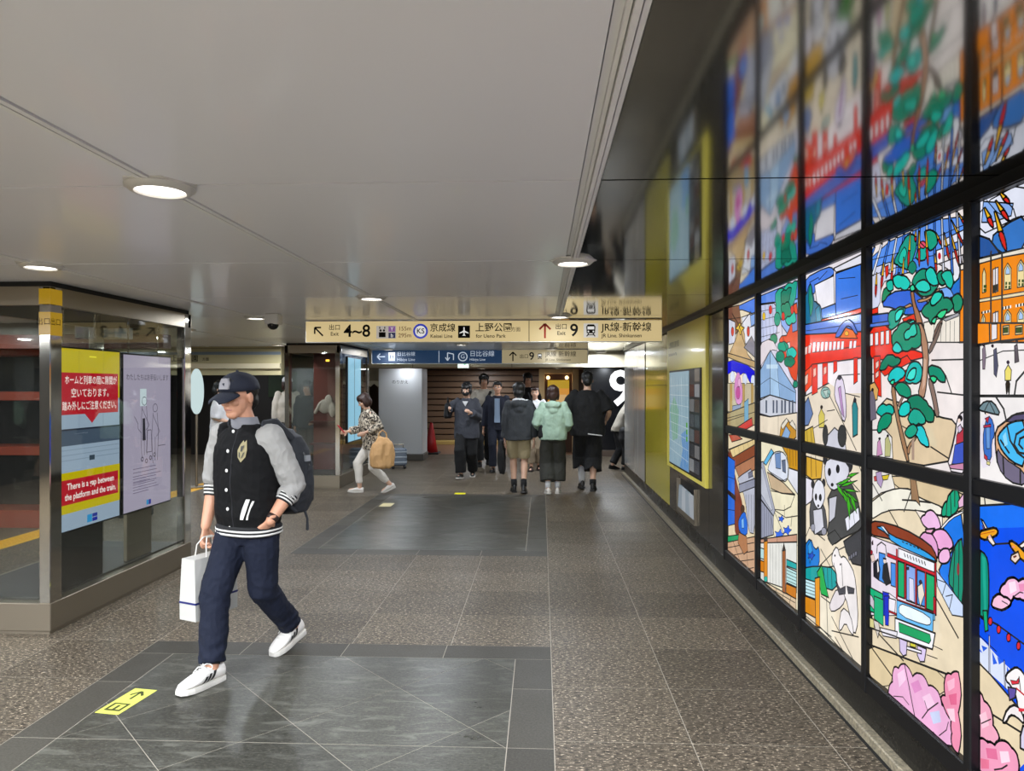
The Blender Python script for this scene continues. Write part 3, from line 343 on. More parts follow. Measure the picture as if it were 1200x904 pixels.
'Cl':'''EADCC4;0;3316,280 4078,280 4078,1225 3316,1225|D8A838;6;4078,1202 3838,1198 3862,1102 3988,1080 4078,1094|-;5;4071,1202 4064,1087|-;5;4003,1209 3996,1096|-;5;3937,1216 3930,1105|E4E0EC;6;4078,1082 3970,1078 3988,962 4078,922|-;5;4078,746 4026,806|-;5;4026,806 3811,781|-;5;3880,628 3712,737|-;5;3712,737 3473,843|-;5;4078,628 3880,614|-;5;3880,614 3649,687|-;5;3862,722 3745,663|-;5;3406,1225 3385,1198|-;5;3515,1145 3396,1101|484848;6;3717,1065 3582,1122 3494,1134 3452,1100 3417,1058 3391,1009 3377,969 3377,939 3423,907 3513,872 3597,835 3674,794 3730,782 3766,799 3774,838 3755,898 3755,956 3774,1009|C8C8D4;4;3751,1014 3655,1042 3681,927 3751,885|E8E8F4;4;3559,944 3412,1026 3396,968 3535,885|-;3;3515,964 3507,904|-;3;3467,992 3450,940|303034;4;3776,1211 3779,1201 3786,1193 3794,1187 3804,1184 3815,1185 3823,1188 3830,1196 3833,1204 3833,1215 3830,1224 3829,1225 3778,1225 3776,1220|303034;4;3477,1212 3482,1201 3490,1192 3500,1184 3512,1181 3525,1182 3535,1186 3544,1194 3548,1204 3548,1216 3545,1225 3478,1225 3477,1224|DADAE6;6;3784,1206 3733,1225 3555,1225 3514,1204 3513,1174 3539,1141 3592,1108 3642,1082 3689,1065 3734,1066 3776,1085 3803,1120 3813,1169|202024;0;3726,1151 3729,1144 3734,1138 3741,1132 3748,1130 3755,1131 3762,1134 3767,1138 3770,1145 3770,1153 3767,1160 3762,1167 3755,1171 3748,1174 3741,1173 3734,1170 3729,1165 3726,1158|202024;0;3620,1179 3623,1171 3628,1165 3635,1160 3643,1158 3651,1158 3658,1161 3663,1166 3666,1173 3666,1181 3663,1188 3658,1196 3651,1200 3643,1203 3635,1202 3628,1199 3623,1194 3620,1186|202024;0;3694,1091 3697,1088 3701,1084 3706,1082 3712,1080 3719,1080 3724,1081 3728,1083 3730,1086 3730,1089 3728,1093 3724,1096 3719,1099 3712,1100 3706,1100 3701,1100 3697,1098 3694,1094|404044;6;3574,827 3377,930 3377,756 3473,742 3544,783|70707C;2;3496,761 3497,757 3500,754 3503,750 3507,749 3510,748 3513,750 3516,752 3517,756 3517,760 3516,764 3513,768 3510,771 3507,772 3503,772 3500,772 3497,769 3496,765|70707C;2;3471,775 3472,770 3474,767 3478,764 3481,762 3485,762 3488,763 3491,766 3492,769 3492,774 3491,778 3488,782 3485,785 3481,786 3478,786 3474,785 3472,782 3471,779|70707C;2;3446,788 3447,784 3450,780 3452,778 3456,776 3460,776 3463,777 3465,780 3466,783 3466,787 3465,791 3463,795 3460,798 3456,799 3452,800 3450,798 3447,796 3446,792|70707C;2;3421,801 3422,797 3424,794 3427,790 3431,789 3435,789 3438,790 3441,793 3442,796 3442,801 3441,805 3438,808 3435,811 3431,812 3427,812 3424,812 3422,809 3421,805|505054;6;4005,952 3964,987 3911,996 3844,979 3801,942 3781,886 3777,845 3788,821 3848,801 3956,786 4014,817 4022,896|D0D0DC;4;3966,914 3845,945 3818,841 3944,783|9A9AA8;3;3939,820 3943,812 3950,805 3959,799 3970,796 3980,794 3990,796 3997,801 4001,807 4001,815 3997,822 3990,829 3980,835 3970,838 3959,839 3950,838 3943,834 3939,827|9A9AA8;3;3786,830 3790,823 3797,816 3807,810 3818,807 3829,806 3839,807 3846,811 3850,817 3850,824 3846,832 3839,839 3829,845 3818,848 3807,849 3797,847 3790,843 3786,837|484848;4;3778,815 3681,862 3603,833 3712,776|303034;3;3950,1056 3952,1049 3958,1042 3965,1037 3973,1035 3982,1035 3989,1037 3995,1042 3998,1049 3998,1057 3995,1064 3989,1071 3982,1075 3973,1078 3965,1078 3958,1075 3952,1070 3950,1064|303034;3;3799,1084 3802,1077 3806,1071 3814,1066 3821,1064 3829,1064 3836,1066 3841,1072 3844,1078 3844,1085 3841,1092 3836,1099 3829,1103 3821,1106 3814,1106 3806,1102 3802,1098 3799,1091|E4E4EE;6;3964,1033 3932,1074 3896,1094 3857,1093 3829,1079 3810,1053 3804,1028 3808,1003 3828,974 3863,942 3898,931 3933,942 3958,963 3974,996|202024;0;3909,992 3911,985 3915,980 3920,975 3926,973 3932,974 3937,976 3941,982 3943,988 3943,994 3941,1001 3937,1007 3932,1011 3926,1013 3920,1013 3915,1010 3911,1006 3909,999|202024;0;3846,999 3849,992 3853,987 3859,982 3866,980 3872,981 3878,983 3884,988 3886,993 3886,1000 3884,1007 3878,1013 3872,1017 3866,1020 3859,1020 3853,1017 3849,1013 3846,1006|202024;0;3881,950 3882,948 3885,945 3890,943 3894,942 3899,942 3902,943 3906,944 3907,946 3907,949 3906,952 3902,955 3899,957 3894,958 3890,958 3885,958 3882,956 3881,953|40B020;3;3665,1100 3600,1106 3515,1133 3607,1121|40B020;3;3634,1097 3557,1119 3473,1163 3578,1130|40B020;3;3619,1093 3529,1111 3418,1152 3542,1124|40B020;3;3574,1087 3507,1084 3404,1100 3501,1100|40B020;3;3588,1085 3536,1061 3431,1047 3511,1077|40B020;3;3559,1070 3535,1033 3459,993 3501,1045|40B020;3;3603,1082 3585,1051 3515,1020 3551,1064|40B020;3;3530,1156 3473,1163 3404,1190 3484,1177|40B020;3;3544,1079 3495,1057 3396,1047 3472,1073|40B020;3;3649,1102 3630,1072 3559,1045 3595,1085|40B020;3;3515,1070 3526,1018 3495,949 3489,1025|40B020;3;3487,1075 3476,1037 3418,994 3442,1048|1878D0;6;4078,556 4078,697 4073,706 4029,739 3991,740 3960,711 3928,706 3896,726 3880,708 3880,653 3898,614 3933,593 3993,573 4076,554|3898E0;4;4045,701 4003,739 3973,675 4018,607|18A0A0;6;4078,562 4067,570 3966,602 3850,632 3720,659 3655,642 3655,583 3711,544 3824,527 3940,506 4059,484 4078,486|-;4;3818,630 3811,524|-;4;3771,643 3764,537|-;4;3719,656 3712,552|20B050;6;3908,586 3845,640 3804,566 3754,493 3852,482|2050C0;3;4039,659 4016,660 3997,667 3984,681 3975,682 3970,672 3958,668 3941,673 3942,669 3963,657 3974,646 3977,637 3986,634 4001,640 4018,638 4037,629 4041,631 4030,643 4032,651 4044,656|C0E4EC;6;4078,503 3926,526 3926,432 4078,409|-;3;4078,485 3926,507|-;3;4078,466 3926,489|-;3;4078,447 3926,471|-;3;4078,428 3926,453|D88818;6;4078,405 3926,428 3926,330 4078,312|F0E6D0;0;3869,280 3869,466 3681,496 3681,280|E89820;6;3933,545 3866,571 3866,295 3922,285|-;5;3852,471 3681,470|-;5;3778,486 3761,284|-;5;3712,334 3404,411|-;5;3712,407 3457,280|-;5;3862,303 3577,280|-;5;3665,318 3566,280|-;5;4078,295 3712,302|F0EAEA;6;3690,752 3659,779 3634,778 3615,750 3594,742 3571,754 3544,754 3516,743 3487,728 3459,711 3440,682 3428,643 3418,588 3409,519 3414,462 3435,419 3456,415 3476,450 3501,492 3530,539 3569,568 3618,579 3646,603 3652,641 3669,665 3698,678 3710,698 3708,724|E6DEE2;5;3616,575 3562,568 3547,549 3570,516 3613,482 3675,447 3716,434 3735,445 3737,462 3720,487 3695,519 3660,558|F0EAEA;5;3563,497 3512,495 3476,471 3456,426 3456,402 3476,401 3501,409 3530,428 3559,419 3588,384 3609,370 3620,380 3616,413 3597,470|484850;3;3665,605 3603,583 3544,613 3544,575 3619,547|484850;3;3530,617 3445,629 3450,603 3515,584|-;4;3681,692 3649,609|-;4;3588,715 3574,605|303034;0;3662,735 3664,732 3665,730 3668,728 3671,727 3674,727 3677,728 3679,728 3680,730 3680,733 3679,735 3677,737 3674,738 3671,739 3668,740 3665,739 3664,738 3662,737|303034;0;3595,706 3596,704 3598,702 3601,700 3604,699 3606,698 3609,699 3611,700 3612,702 3612,704 3611,706 3609,708 3606,710 3604,711 3601,712 3598,711 3596,710 3595,708''',
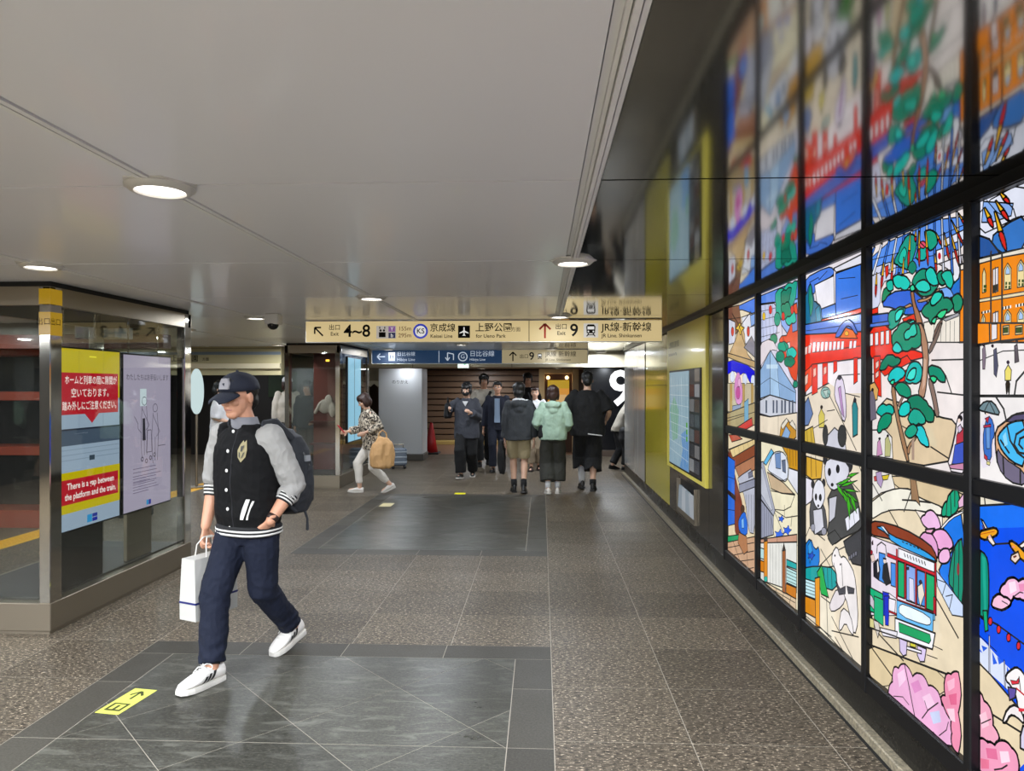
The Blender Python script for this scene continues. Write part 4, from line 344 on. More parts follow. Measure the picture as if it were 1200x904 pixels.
'Du':'''EFE6E4;0;2528,1285 3272,1285 3272,2235 2528,2235|5A92F0;4;3272,2190 3114,2227 2738,2233 2551,2202 2551,2132 2599,2095 2695,2088 2749,2074 2761,2054 2811,2050 2898,2065 3032,2069 3211,2063 3272,2089|D4D8F0;4;3272,2114 3239,2138 3114,2137 3056,2118 3062,2082 3096,2062 3157,2060 3191,2030 3199,1973 3228,1946 3272,1949|F0EEF8;4;2734,2064 2581,2070 2596,1982 2633,1981 2676,2035|E4EAFC;4;2709,2149 2558,2160 2558,2123 2698,2124|3C78E0;5;3272,2218 3259,2232 3243,2229 3272,2195|E8ECFA;5;3272,2117 3189,2232 3173,2229 3256,2103 3272,2106|3C78E0;5;3121,2233 3106,2230 3173,2094 3195,2098|E8ECFA;5;3056,2233 3042,2230 3094,2085 3115,2089|3C78E0;5;2994,2233 2981,2230 3019,2076 3039,2079|E8ECFA;5;2935,2234 2922,2231 2948,2066 2967,2069|3C78E0;5;2878,2234 2865,2231 2880,2055 2898,2058|E8ECFA;5;2823,2234 2811,2231 2816,2044 2833,2047|3C78E0;5;2770,2234 2758,2232 2754,2033 2770,2035|E8ECFA;5;2719,2235 2708,2232 2695,2021 2710,2024|3C78E0;5;2670,2235 2659,2232 2638,2009 2653,2012|E8ECFA;5;2623,2235 2613,2233 2584,1997 2598,1999|3C78E0;5;2578,2235 2568,2233 2532,1984 2546,1987|-;3;3272,2176 3038,2163|-;3;3038,2163 2767,2167|-;3;2767,2167 2558,2175|-;3;3272,2106 3052,2104|-;3;3052,2104 2928,2090|-;3;2732,2063 2558,2072|3468DC;6;3174,1968 3132,1993 3065,2004 2974,1999 2914,1988 2884,1969 2848,1948 2806,1926 2824,1906 2902,1890 2977,1895 3046,1924 3110,1942 3166,1951|2870D0;6;2706,1967 2644,1972 2606,1989 2595,2018 2581,2007 2566,1956 2577,1930 2614,1926 2649,1924 2682,1922 2708,1932 2728,1953|78A8F0;4;2743,1968 2665,1970 2633,1928 2698,1924|4888E8;3;2935,2119 2767,2102 2755,2054 2876,2061 2942,2079|1A9A88;6;3066,2129 3060,2140 3052,2150 3041,2158 3031,2163 3025,2174 3017,2184 3006,2192 2996,2197 2984,2207 2972,2215 2956,2220 2942,2221 2926,2218 2911,2213 2897,2202 2887,2192 2888,2171 2892,2151 2904,2131 2915,2116 2919,2105 2924,2094 2933,2085 2942,2079 2955,2079 2968,2082 2981,2089 2990,2096 3003,2096 3016,2099 3029,2106 3038,2113 3046,2115 3054,2118 3061,2124|20C0A8;4;3031,2129 3023,2145 3012,2159 2996,2170 2982,2177 2975,2172 2969,2167 2965,2159 2962,2152 2967,2139 2974,2127 2986,2116 2996,2109 3006,2111 3016,2115 3025,2122|12A080;6;2827,2206 2808,2208 2789,2206 2770,2198 2755,2189 2747,2179 2741,2167 2738,2154 2738,2142 2750,2134 2762,2128 2777,2125 2790,2125 2798,2133 2803,2142 2807,2153 2808,2163 2816,2172 2822,2182 2826,2195|18B0A0;6;2892,2118 2885,2132 2876,2144 2863,2154 2851,2161 2837,2160 2823,2157 2810,2149 2800,2141 2802,2128 2807,2116 2816,2104 2824,2096 2843,2096 2861,2099 2879,2108|128068;4;2955,2088 2947,2096 2937,2103 2925,2107 2915,2109 2904,2103 2895,2096 2888,2086 2883,2076 2889,2068 2896,2061 2906,2057 2915,2054 2928,2059 2939,2066 2949,2078|E8B020;4;2937,2224 2950,2157 2933,2153 2932,2223|C02820;4;2951,2147 2953,2126 2953,2109 2951,2094 2949,2087 2947,2087 2944,2093 2939,2106 2936,2122 2934,2143 2937,2154 2946,2156|E8B020;4;2894,2225 2901,2204 2885,2200 2889,2223|C02820;4;2901,2201 2902,2194 2900,2188 2898,2184 2895,2181 2894,2180 2891,2182 2888,2185 2886,2190 2885,2197 2889,2201 2897,2203|E8B020;4;2866,2218 2872,2149 2856,2145 2861,2217|C02820;4;2872,2138 2872,2117 2870,2098 2867,2084 2864,2076 2863,2076 2860,2083 2858,2096 2856,2114 2856,2134 2860,2146 2868,2148|E8B020;4;2819,2211 2816,2141 2800,2138 2814,2210|C02820;4;2815,2130 2812,2109 2808,2091 2804,2076 2800,2069 2799,2068 2797,2075 2796,2089 2796,2106 2799,2128 2804,2139 2812,2140|E8B020;4;2748,2185 2734,2157 2720,2157 2744,2185|C02820;4;2731,2153 2726,2144 2720,2137 2713,2132 2710,2129 2708,2130 2708,2133 2710,2138 2712,2145 2718,2153 2724,2157 2730,2157|E8B020;4;2694,2174 2683,2120 2669,2119 2690,2173|C02820;4;2680,2112 2676,2096 2670,2082 2664,2072 2660,2066 2659,2066 2658,2071 2659,2082 2661,2095 2666,2111 2672,2119 2680,2120|E8B020;4;2648,2210 2614,2155 2602,2156 2645,2211|C02820;4;2608,2147 2597,2130 2586,2117 2577,2107 2571,2102 2570,2102 2572,2107 2577,2118 2585,2131 2596,2148 2605,2156 2611,2155|E8B020;4;2651,2164 2629,2098 2615,2097 2647,2164|C02820;4;2625,2088 2617,2068 2609,2052 2601,2038 2597,2032 2596,2032 2596,2038 2599,2052 2604,2068 2611,2087 2618,2097 2626,2098|E8B020;4;2987,2136 3002,2069 2984,2065 2982,2135|C02820;4;3003,2058 3006,2038 3006,2020 3004,2005 3002,1998 3000,1998 2996,2005 2992,2018 2988,2034 2985,2055 2988,2066 2998,2068|E8B020;4;3081,2164 3095,2095 3076,2092 3075,2163|C02820;4;3096,2085 3098,2064 3098,2046 3096,2031 3094,2024 3092,2023 3088,2030 3083,2043 3079,2060 3077,2082 3081,2093 3090,2094|E8B020;4;3162,2146 3182,2089 3161,2085 3156,2144|C02820;4;3184,2080 3187,2063 3188,2048 3187,2035 3185,2029 3183,2028 3179,2034 3172,2044 3167,2059 3163,2076 3166,2086 3177,2088|E8B020;4;3228,2111 3240,2058 3220,2054 3222,2110|C02820;4;3241,2050 3242,2033 3242,2019 3238,2008 3236,2002 3234,2001 3230,2006 3225,2017 3222,2030 3220,2046 3225,2055 3235,2057|E8B020;4;2603,2224 2585,2196 2574,2197 2599,2224|C02820;4;2582,2192 2576,2183 2570,2176 2563,2171 2559,2168 2558,2169 2558,2172 2560,2177 2564,2184 2571,2193 2577,2197 2582,2196|E8B020;4;2757,2106 2757,2070 2742,2069 2753,2106|C02820;4;2756,2064 2754,2054 2751,2044 2747,2037 2744,2033 2743,2033 2741,2037 2739,2043 2739,2052 2741,2064 2746,2069 2753,2070|F4F2FA;4;2743,2117 2702,2117 2699,2064 2738,2063|C81828;0;2712,2088 2713,2083 2716,2080 2719,2079 2723,2079 2726,2080 2729,2083 2732,2087 2733,2092 2733,2097 2732,2101 2729,2104 2726,2105 2723,2105 2719,2104 2716,2101 2713,2097 2712,2092|E8506C;4;2814,2151 2816,2146 2822,2144 2828,2142 2836,2143 2845,2146 2852,2149 2857,2154 2860,2160 2860,2164 2857,2168 2852,2172 2845,2172 2836,2172 2828,2169 2822,2165 2816,2160 2814,2156|-;4;2851,2168 2820,2145|E03020;4;3148,2124 3118,2127 3118,2086 3141,2071|F08818;6;2587,2037 2551,2038 2551,1756 2593,1758|F4ECE0;4;2587,2035 2558,2036 2558,2015 2585,2016|E83018;4;3272,1952 3216,1955 3216,1929 3272,1928|3A66D0;6;3272,1925 3126,1919 3096,1876 3272,1863|E83018;4;3003,1882 2900,1895 2870,1860 2982,1857|EA2C14;4;3272,1860 3096,1865 3103,1790 3272,1801|F4ECE0;4;2827,1850 2591,1863 2591,1758 2827,1773|-;2;2755,1850 2757,1769|-;2;2709,1845 2711,1766|-;2;2676,1842 2678,1764|-;2;2649,1840 2651,1762|-;2;2622,1837 2624,1760|A8A8B0;3;2698,1851 2596,1866 2596,1853 2676,1842|A87050;6;2925,1995 2913,1997 2902,1980 2894,1945 2880,1918 2863,1898 2841,1860 2815,1801 2816,1773 2844,1774 2867,1805 2886,1864 2901,1905 2910,1926 2919,1951 2927,1980|C09068;4;2857,1945 2812,1944 2773,1951 2738,1966 2718,1971 2716,1966 2731,1956 2766,1940 2804,1933 2844,1932 2868,1935 2875,1942|C09068;4;2982,1929 2928,1938 2910,1925 2968,1921|7A6058;4;2762,1783 2750,1812 2731,1834 2708,1849 2697,1850 2699,1834 2707,1822 2722,1811 2732,1796 2738,1778 2748,1768 2762,1769|159070;6;2915,2019 2908,2031 2900,2041 2887,2049 2876,2054 2859,2060 2842,2063 2823,2061 2808,2057 2800,2048 2794,2038 2791,2025 2790,2014 2771,2014 2752,2011 2734,2001 2720,1991 2724,1983 2729,1977 2736,1971 2743,1968 2759,1958 2777,1951 2797,1950 2814,1951 2832,1953 2848,1958 2864,1969 2876,1980 2889,1987 2900,1995 2909,2008|20C8B8;6;2814,2044 2806,2051 2798,2056 2787,2059 2778,2060 2767,2056 2757,2051 2749,2041 2743,2033 2734,2022 2728,2011 2725,1996 2724,1984 2742,1983 2759,1985 2777,1993 2790,2001 2799,2010 2807,2020 2812,2033|28D0C0;6;2889,2002 2881,2009 2872,2014 2860,2017 2851,2018 2834,2019 2819,2017 2802,2009 2790,2001 2784,1995 2780,1989 2777,1980 2776,1973 2792,1968 2808,1966 2825,1969 2839,1973 2854,1976 2867,1982 2880,1992|108868;6;2732,2025 2724,2030 2716,2033 2706,2034 2698,2033 2689,2023 2681,2011 2677,1996 2676,1984 2681,1980 2686,1978 2693,1977 2698,1977 2707,1981 2715,1986 2722,1994 2726,2001 2729,2007 2732,2012 2732,2019|20C0A8;6;2703,2020 2688,2026 2673,2029 2656,2027 2643,2024 2635,2014 2629,2003 2626,1989 2625,1977 2628,1970 2632,1964 2638,1959 2643,1956 2655,1962 2666,1969 2675,1981 2681,1991 2689,1996 2695,2003 2700,2012|0F8A68;6;2841,1895 2830,1906 2819,1914 2803,1920 2790,1922 2786,1928 2780,1933 2773,1937 2767,1939 2751,1949 2735,1956 2714,1958 2698,1957 2693,1951 2688,1944 2686,1936 2685,1929 2671,1929 2657,1926 2643,1919 2633,1911 2628,1907 2624,1902 2621,1896 2620,1890 2635,1880 2651,1873 2671,1871 2687,1872 2700,1866 2714,1862 2730,1863 2743,1865 2747,1856 2752,1849 2760,1842 2767,1838 2775,1842 2781,1848 2787,1856 2790,1863 2805,1867 2819,1873 2832,1884|20D0B8;6;2775,1927 2769,1937 2762,1946 2752,1953 2743,1957 2729,1958 2715,1957 2701,1951 2690,1945 2698,1934 2708,1925 2721,1919 2732,1915 2740,1911 2749,1909 2759,1909 2767,1911 2770,1914 2773,1918 2774,1923|14906C;6;2633,1922 2623,1928 2613,1932 2601,1934 2591,1933 2582,1927 2574,1920 2568,1910 2565,1901 2567,1892 2570,1885 2575,1877 2581,1872 2590,1869 2599,1867 2609,1868 2617,1870 2620,1876 2622,1882 2623,1890 2622,1896 2627,1902 2630,1908 2632,1916|30D890;6;2732,1869 2716,1878 2699,1884 2679,1885 2663,1883 2669,1873 2677,1864 2688,1857 2698,1853 2708,1854 2717,1857 2726,1863|20D0C0;6;3069,2064 3051,2069 3032,2071 3012,2067 2996,2061 2975,2057 2956,2049 2939,2035 2926,2021 2931,2012 2938,2005 2947,1999 2955,1996 2968,1996 2981,1998 2994,2004 3004,2010 3017,2010 3029,2012 3042,2018 3052,2025 3059,2033 3065,2043 3068,2054|188C60;6;3156,2025 3136,2031 3117,2033 3095,2029 3078,2023 3087,2011 3098,2001 3113,1995 3126,1991 3137,1983 3148,1976 3163,1974 3175,1973 3174,1988 3171,2001 3164,2015|20C0A8;6;3126,2050 3113,2055 3100,2058 3086,2057 3074,2054 3069,2044 3065,2034 3065,2023 3066,2013 3077,2010 3089,2009 3101,2011 3111,2015 3118,2023 3123,2031 3125,2041|16A088;6;3106,1915 3093,1922 3080,1926 3065,1926 3052,1924 3030,1931 3009,1933 2985,1929 2966,1923 2971,1912 2977,1903 2987,1895 2996,1890 3010,1873 3026,1859 3047,1850 3066,1845 3075,1843 3085,1842 3095,1845 3103,1848 3109,1865 3112,1881 3110,1900|30E0D0;6;3045,1909 3030,1917 3015,1922 2997,1922 2982,1920 2985,1911 2989,1903 2996,1895 3003,1890 3012,1882 3022,1877 3035,1874 3045,1873 3048,1882 3049,1891 3048,1901|128C6C;6;3069,1823 3058,1832 3046,1838 3031,1841 3018,1841 3007,1850 2995,1856 2980,1859 2968,1859 2955,1866 2942,1870 2926,1871 2913,1869 2903,1860 2895,1850 2890,1836 2887,1825 2876,1815 2867,1803 2861,1788 2858,1775 2885,1768 2911,1766 2941,1773 2964,1781 2990,1775 3017,1773 3046,1779 3069,1788 3072,1797 3073,1805 3071,1815|20D0C0;6;2958,1843 2946,1854 2932,1862 2915,1867 2900,1868 2890,1861 2883,1852 2877,1840 2874,1830 2887,1823 2900,1819 2915,1818 2928,1820 2937,1823 2946,1828 2953,1836|34D8A0;6;2928,2001 2922,2006 2916,2009 2908,2011 2902,2011 2897,2006 2893,2001 2890,1994 2889,1988 2895,1985 2902,1984 2909,1984 2915,1985 2920,1988 2923,1992 2926,1997|34D8A0;6;2767,1848 2760,1855 2751,1860 2741,1863 2732,1864 2733,1857 2735,1850 2739,1844 2743,1839 2750,1839 2756,1841 2762,1844|EA2C14;5;3272,1848 3240,1868 3134,1867 3080,1840 3077,1787 3014,1755 2890,1746 2828,1731 2828,1712 2909,1705 3070,1711 3186,1719 3258,1729 3272,1745|F4E8EC;3;3272,1839 3244,1840 3244,1785 3272,1783|F4E8EC;3;3224,1840 3194,1841 3194,1784 3224,1783|F4E8EC;3;3172,1841 3143,1842 3143,1784 3172,1782|F4E8EC;3;3124,1842 3096,1843 3096,1783 3124,1782|4A78D8;4;3272,1885 3101,1881 3093,1864 3272,1868|E83018;4;3238,1734 3175,1735 3165,1554 3229,1564|F4C8BC;3;3217,1706 3189,1717 3189,1688 3217,1676|F4C8BC;3;3217,1659 3189,1671 3189,1646 3217,1634|E83018;4;3178,1671 2945,1727 2912,1699 3134,1645|E83018;4;3084,1632 2945,1669 2960,1623 3052,1604|DCC6A4;6;3139,1547 3020,1530 2904,1512 2794,1494 2709,1482 2650,1478 2624,1460 2631,1429 2648,1383 2674,1322 2839,1288 3018,1285 3154,1285 3272,1306 3272,1393 3266,1400 3212,1396 3188,1435 3196,1516|-;5;2784,1701 2565,1696|-;5;2745,1578 2565,1568|-;5;2688,1639 2652,1576|-;5;2790,1366 2670,1333|-;4;3272,1656 3238,1655|-;4;3005,1434 2945,1419|D8A860;5;3272,1609 3229,1619 3191,1587 3203,1541 3272,1523|706878;3;3272,1527 3272,1572 3246,1591 3221,1541 3210,1457 3266,1441|201C20;0;3234,1584 3235,1580 3238,1578 3241,1577 3245,1576 3250,1577 3254,1578 3256,1581 3258,1583 3258,1586 3256,1588 3254,1591 3250,1592 3245,1593 3241,1592 3238,1591 3235,1589 3234,1586|E8E4E0;5;3272,1285 3272,1401 3151,1410 3093,1381 3084,1288 3241,1285|C890B8;3;3229,1285 3221,1350 3199,1365 3175,1300 3226,1285|201C20;0;3190,1367 3191,1365 3194,1363 3197,1362 3201,1361 3205,1361 3208,1362 3212,1363 3213,1365 3213,1368 3212,1370 3208,1371 3205,1372 3201,1374 3197,1374 3194,1372 3191,1371 3190,1369|B8B880;3;3151,1368 3126,1387 3101,1348 3107,1297 3154,1292|201C20;0;3117,1385 3117,1382 3120,1380 3123,1380 3127,1379 3131,1379 3134,1380 3137,1381 3138,1383 3138,1385 3137,1387 3134,1389 3131,1390 3127,1392 3123,1392 3120,1390 3117,1389 3117,1387|B08468;6;2863,1851 2840,1849 2816,1820 2793,1766 2786,1704 2796,1634 2806,1587 2816,1560 2833,1550 2856,1556 2859,1580 2840,1623 2829,1666 2826,1711 2837,1763 2862,1822|D0A890;0;2820,1711 2801,1703 2810,1607 2831,1585|7A6860;4;2777,1753 2751,1779 2730,1804 2715,1826 2703,1837 2696,1836 2700,1822 2715,1792 2736,1764 2762,1736 2779,1726 2786,1735|8A7064;5;2785,1629 2770,1629 2754,1609 2737,1570 2725,1534 2715,1501 2718,1485 2731,1484 2743,1500 2753,1533 2767,1569 2784,1609|A07858;6;3070,1600 3051,1600 3037,1576 3029,1529 2999,1453 2946,1350 2929,1296 2946,1292 2979,1344 3028,1451 3059,1528 3073,1576|A07858;4;2943,1335 2939,1352 2921,1372 2888,1393 2872,1401 2870,1396 2882,1384 2907,1364 2921,1347 2923,1331 2929,1324 2940,1325|8A7064;3;3021,1521 2982,1561 2967,1557 3005,1513|A89080;0;2908,1379 2887,1396 2887,1305 2907,1303|0F8060;6;3180,1675 3172,1691 3163,1704 3147,1716 3134,1723 3122,1730 3110,1735 3096,1736 3084,1735 3072,1735 3060,1734 3048,1728 3039,1723 3027,1723 3015,1721 3003,1716 2994,1710 2997,1704 3002,1699 3008,1695 3013,1693 3035,1686 3057,1682 3082,1686 3101,1692 3114,1682 3128,1674 3145,1671 3160,1670 3165,1670 3171,1670 3176,1672|20C8C8;6;3104,1633 3096,1647 3087,1659 3073,1668 3060,1674 3042,1680 3024,1683 3003,1681 2987,1676 2978,1673 2969,1668 2962,1661 2957,1654 2965,1645 2974,1637 2987,1632 2997,1630 3018,1620 3039,1614 3064,1615 3084,1618 3090,1620 3096,1623 3101,1628|18B8B0;6;2960,1622 2956,1642 2949,1660 2936,1678 2923,1690 2907,1697 2890,1700 2871,1699 2856,1695 2847,1690 2839,1684 2832,1675 2828,1667 2828,1654 2830,1642 2836,1630 2842,1621 2856,1615 2871,1611 2888,1611 2901,1614 2916,1611 2931,1611 2948,1616|40E0D0;6;2945,1631 2939,1643 2931,1654 2919,1663 2908,1669 2899,1672 2890,1674 2880,1673 2872,1671 2872,1660 2875,1649 2881,1638 2887,1630 2902,1626 2916,1624 2932,1627|10906C;6;3040,1598 3031,1606 3021,1612 3008,1616 2997,1617 2976,1617 2956,1613 2935,1603 2920,1592 2915,1585 2912,1577 2912,1568 2912,1560 2928,1555 2943,1552 2961,1555 2975,1559 2990,1561 3004,1565 3018,1575 3028,1584 3032,1587 3036,1590 3038,1594|109070;6;2786,1673 2774,1678 2762,1681 2749,1679 2738,1677 2719,1673 2702,1667 2686,1654 2674,1642 2672,1636 2671,1629 2672,1622 2674,1616 2688,1615 2701,1617 2715,1622 2726,1629 2740,1628 2753,1629 2767,1634 2777,1640 2782,1648 2785,1655 2786,1665|30D890;6;2775,1636 2762,1639 2750,1640 2736,1636 2726,1632 2729,1626 2733,1620 2739,1616 2745,1613 2754,1616 2763,1621 2770,1629|0E7C5C;6;2945,1537 2933,1548 2919,1557 2902,1562 2887,1564 2868,1566 2850,1565 2831,1558 2817,1550 2806,1547 2795,1542 2786,1533 2780,1525 2768,1521 2758,1516 2748,1507 2742,1499 2741,1490 2742,1481 2745,1472 2749,1465 2767,1462 2784,1462 2803,1468 2817,1475 2831,1476 2844,1480 2857,1488 2866,1496 2880,1497 2893,1500 2906,1508 2915,1516 2924,1519 2932,1523 2940,1530|18C8C0;6;3008,1496 2999,1510 2989,1522 2973,1531 2960,1536 2950,1538 2939,1538 2928,1535 2920,1531 2917,1522 2916,1512 2917,1501 2920,1493 2938,1483 2957,1476 2979,1475 2997,1477 3001,1481 3005,1485 3007,1491|16A890;6;2933,1468 2925,1482 2915,1495 2900,1505 2887,1511 2865,1510 2844,1506 2823,1494 2808,1482 2804,1477 2802,1471 2801,1465 2801,1459 2813,1453 2825,1450 2840,1450 2851,1453 2863,1447 2875,1444 2890,1444 2901,1446 2911,1449 2920,1453 2927,1461|14B0A0;6;3206,1485 3199,1496 3191,1506 3179,1513 3168,1518 3155,1522 3142,1524 3128,1521 3117,1518 3104,1521 3091,1523 3076,1521 3065,1517 3059,1512 3054,1506 3051,1499 3049,1492 3060,1482 3072,1475 3088,1471 3101,1470 3122,1465 3144,1463 3167,1468 3185,1475 3191,1476 3197,1478 3202,1481|0F8C68;6;3199,1405 3194,1424 3187,1440 3173,1456 3160,1467 3139,1477 3118,1484 3093,1484 3073,1481 3070,1473 3069,1464 3071,1454 3073,1447 3090,1432 3108,1420 3131,1413 3151,1410 3158,1403 3166,1398 3176,1394 3185,1393 3189,1395 3193,1397 3197,1401|20C8D0;6;2889,1426 2875,1436 2861,1443 2843,1446 2828,1446 2817,1440 2807,1432 2799,1420 2794,1410 2786,1401 2780,1391 2776,1379 2775,1368 2784,1366 2793,1365 2802,1367 2810,1370 2824,1373 2837,1378 2849,1388 2858,1398 2868,1403 2877,1408 2884,1418|10A080;6;2955,1412 2941,1427 2925,1438 2905,1446 2887,1449 2878,1446 2869,1442 2861,1435 2856,1428 2864,1416 2874,1405 2889,1398 2901,1393 2912,1391 2924,1390 2936,1394 2945,1398 2949,1401 2952,1404 2954,1408|109070;6;3071,1816 3063,1825 3053,1832 3041,1837 3030,1840 3022,1849 3013,1856 3001,1861 2990,1863 2972,1866 2955,1866 2937,1860 2923,1853 2905,1856 2888,1856 2870,1850 2856,1843 2846,1824 2840,1804 2839,1781 2842,1762 2858,1755 2874,1751 2893,1751 2908,1755 2925,1747 2941,1743 2960,1744 2975,1747 2998,1745 3020,1747 3043,1757 3060,1767 3067,1778 3071,1790 3072,1804|20C8B0;6;2970,1816 2961,1824 2951,1830 2939,1833 2928,1834 2920,1842 2910,1849 2897,1852 2887,1853 2879,1844 2874,1833 2871,1821 2870,1810 2881,1804 2891,1800 2904,1800 2915,1801 2926,1795 2936,1791 2949,1791 2960,1792 2964,1797 2968,1803 2969,1810|30D0C8;6;3065,1761 3058,1770 3049,1778 3038,1784 3028,1787 3013,1781 3001,1773 2989,1761 2982,1749 2997,1743 3012,1739 3030,1741 3044,1744 3051,1747 3056,1750 3062,1756|34D8A0;6;3084,1616 3075,1622 3065,1627 3054,1628 3044,1628 3044,1622 3046,1617 3049,1612 3052,1608 3061,1607 3069,1608 3078,1612|ECE4EA;5;2673,1319 2643,1382 2625,1432 2620,1466 2608,1491 2591,1504 2574,1510 2557,1508 2549,1452 2549,1342 2584,1287 2653,1287|B83848;3;2619,1421 2593,1459 2571,1445 2576,1391 2622,1379|4058C0;3;2642,1329 2628,1387 2565,1406 2565,1324 2648,1315|C888A8;3;2666,1309 2565,1329 2565,1302 2652,1298|201C20;0;2582,1483 2584,1479 2587,1476 2592,1474 2597,1473 2602,1474 2607,1475 2610,1478 2612,1482 2612,1486 2610,1490 2607,1493 2602,1496 2597,1497 2592,1496 2587,1494 2584,1491 2582,1487|F4DCD0;0;2594,1476 2595,1473 2597,1470 2600,1469 2602,1468 2606,1469 2608,1470 2610,1472 2611,1475 2611,1478 2610,1480 2608,1482 2606,1483 2602,1484 2600,1484 2597,1482 2595,1481 2594,1478|D8C8E0;3;2611,1453 2593,1464 2582,1445 2603,1430''',
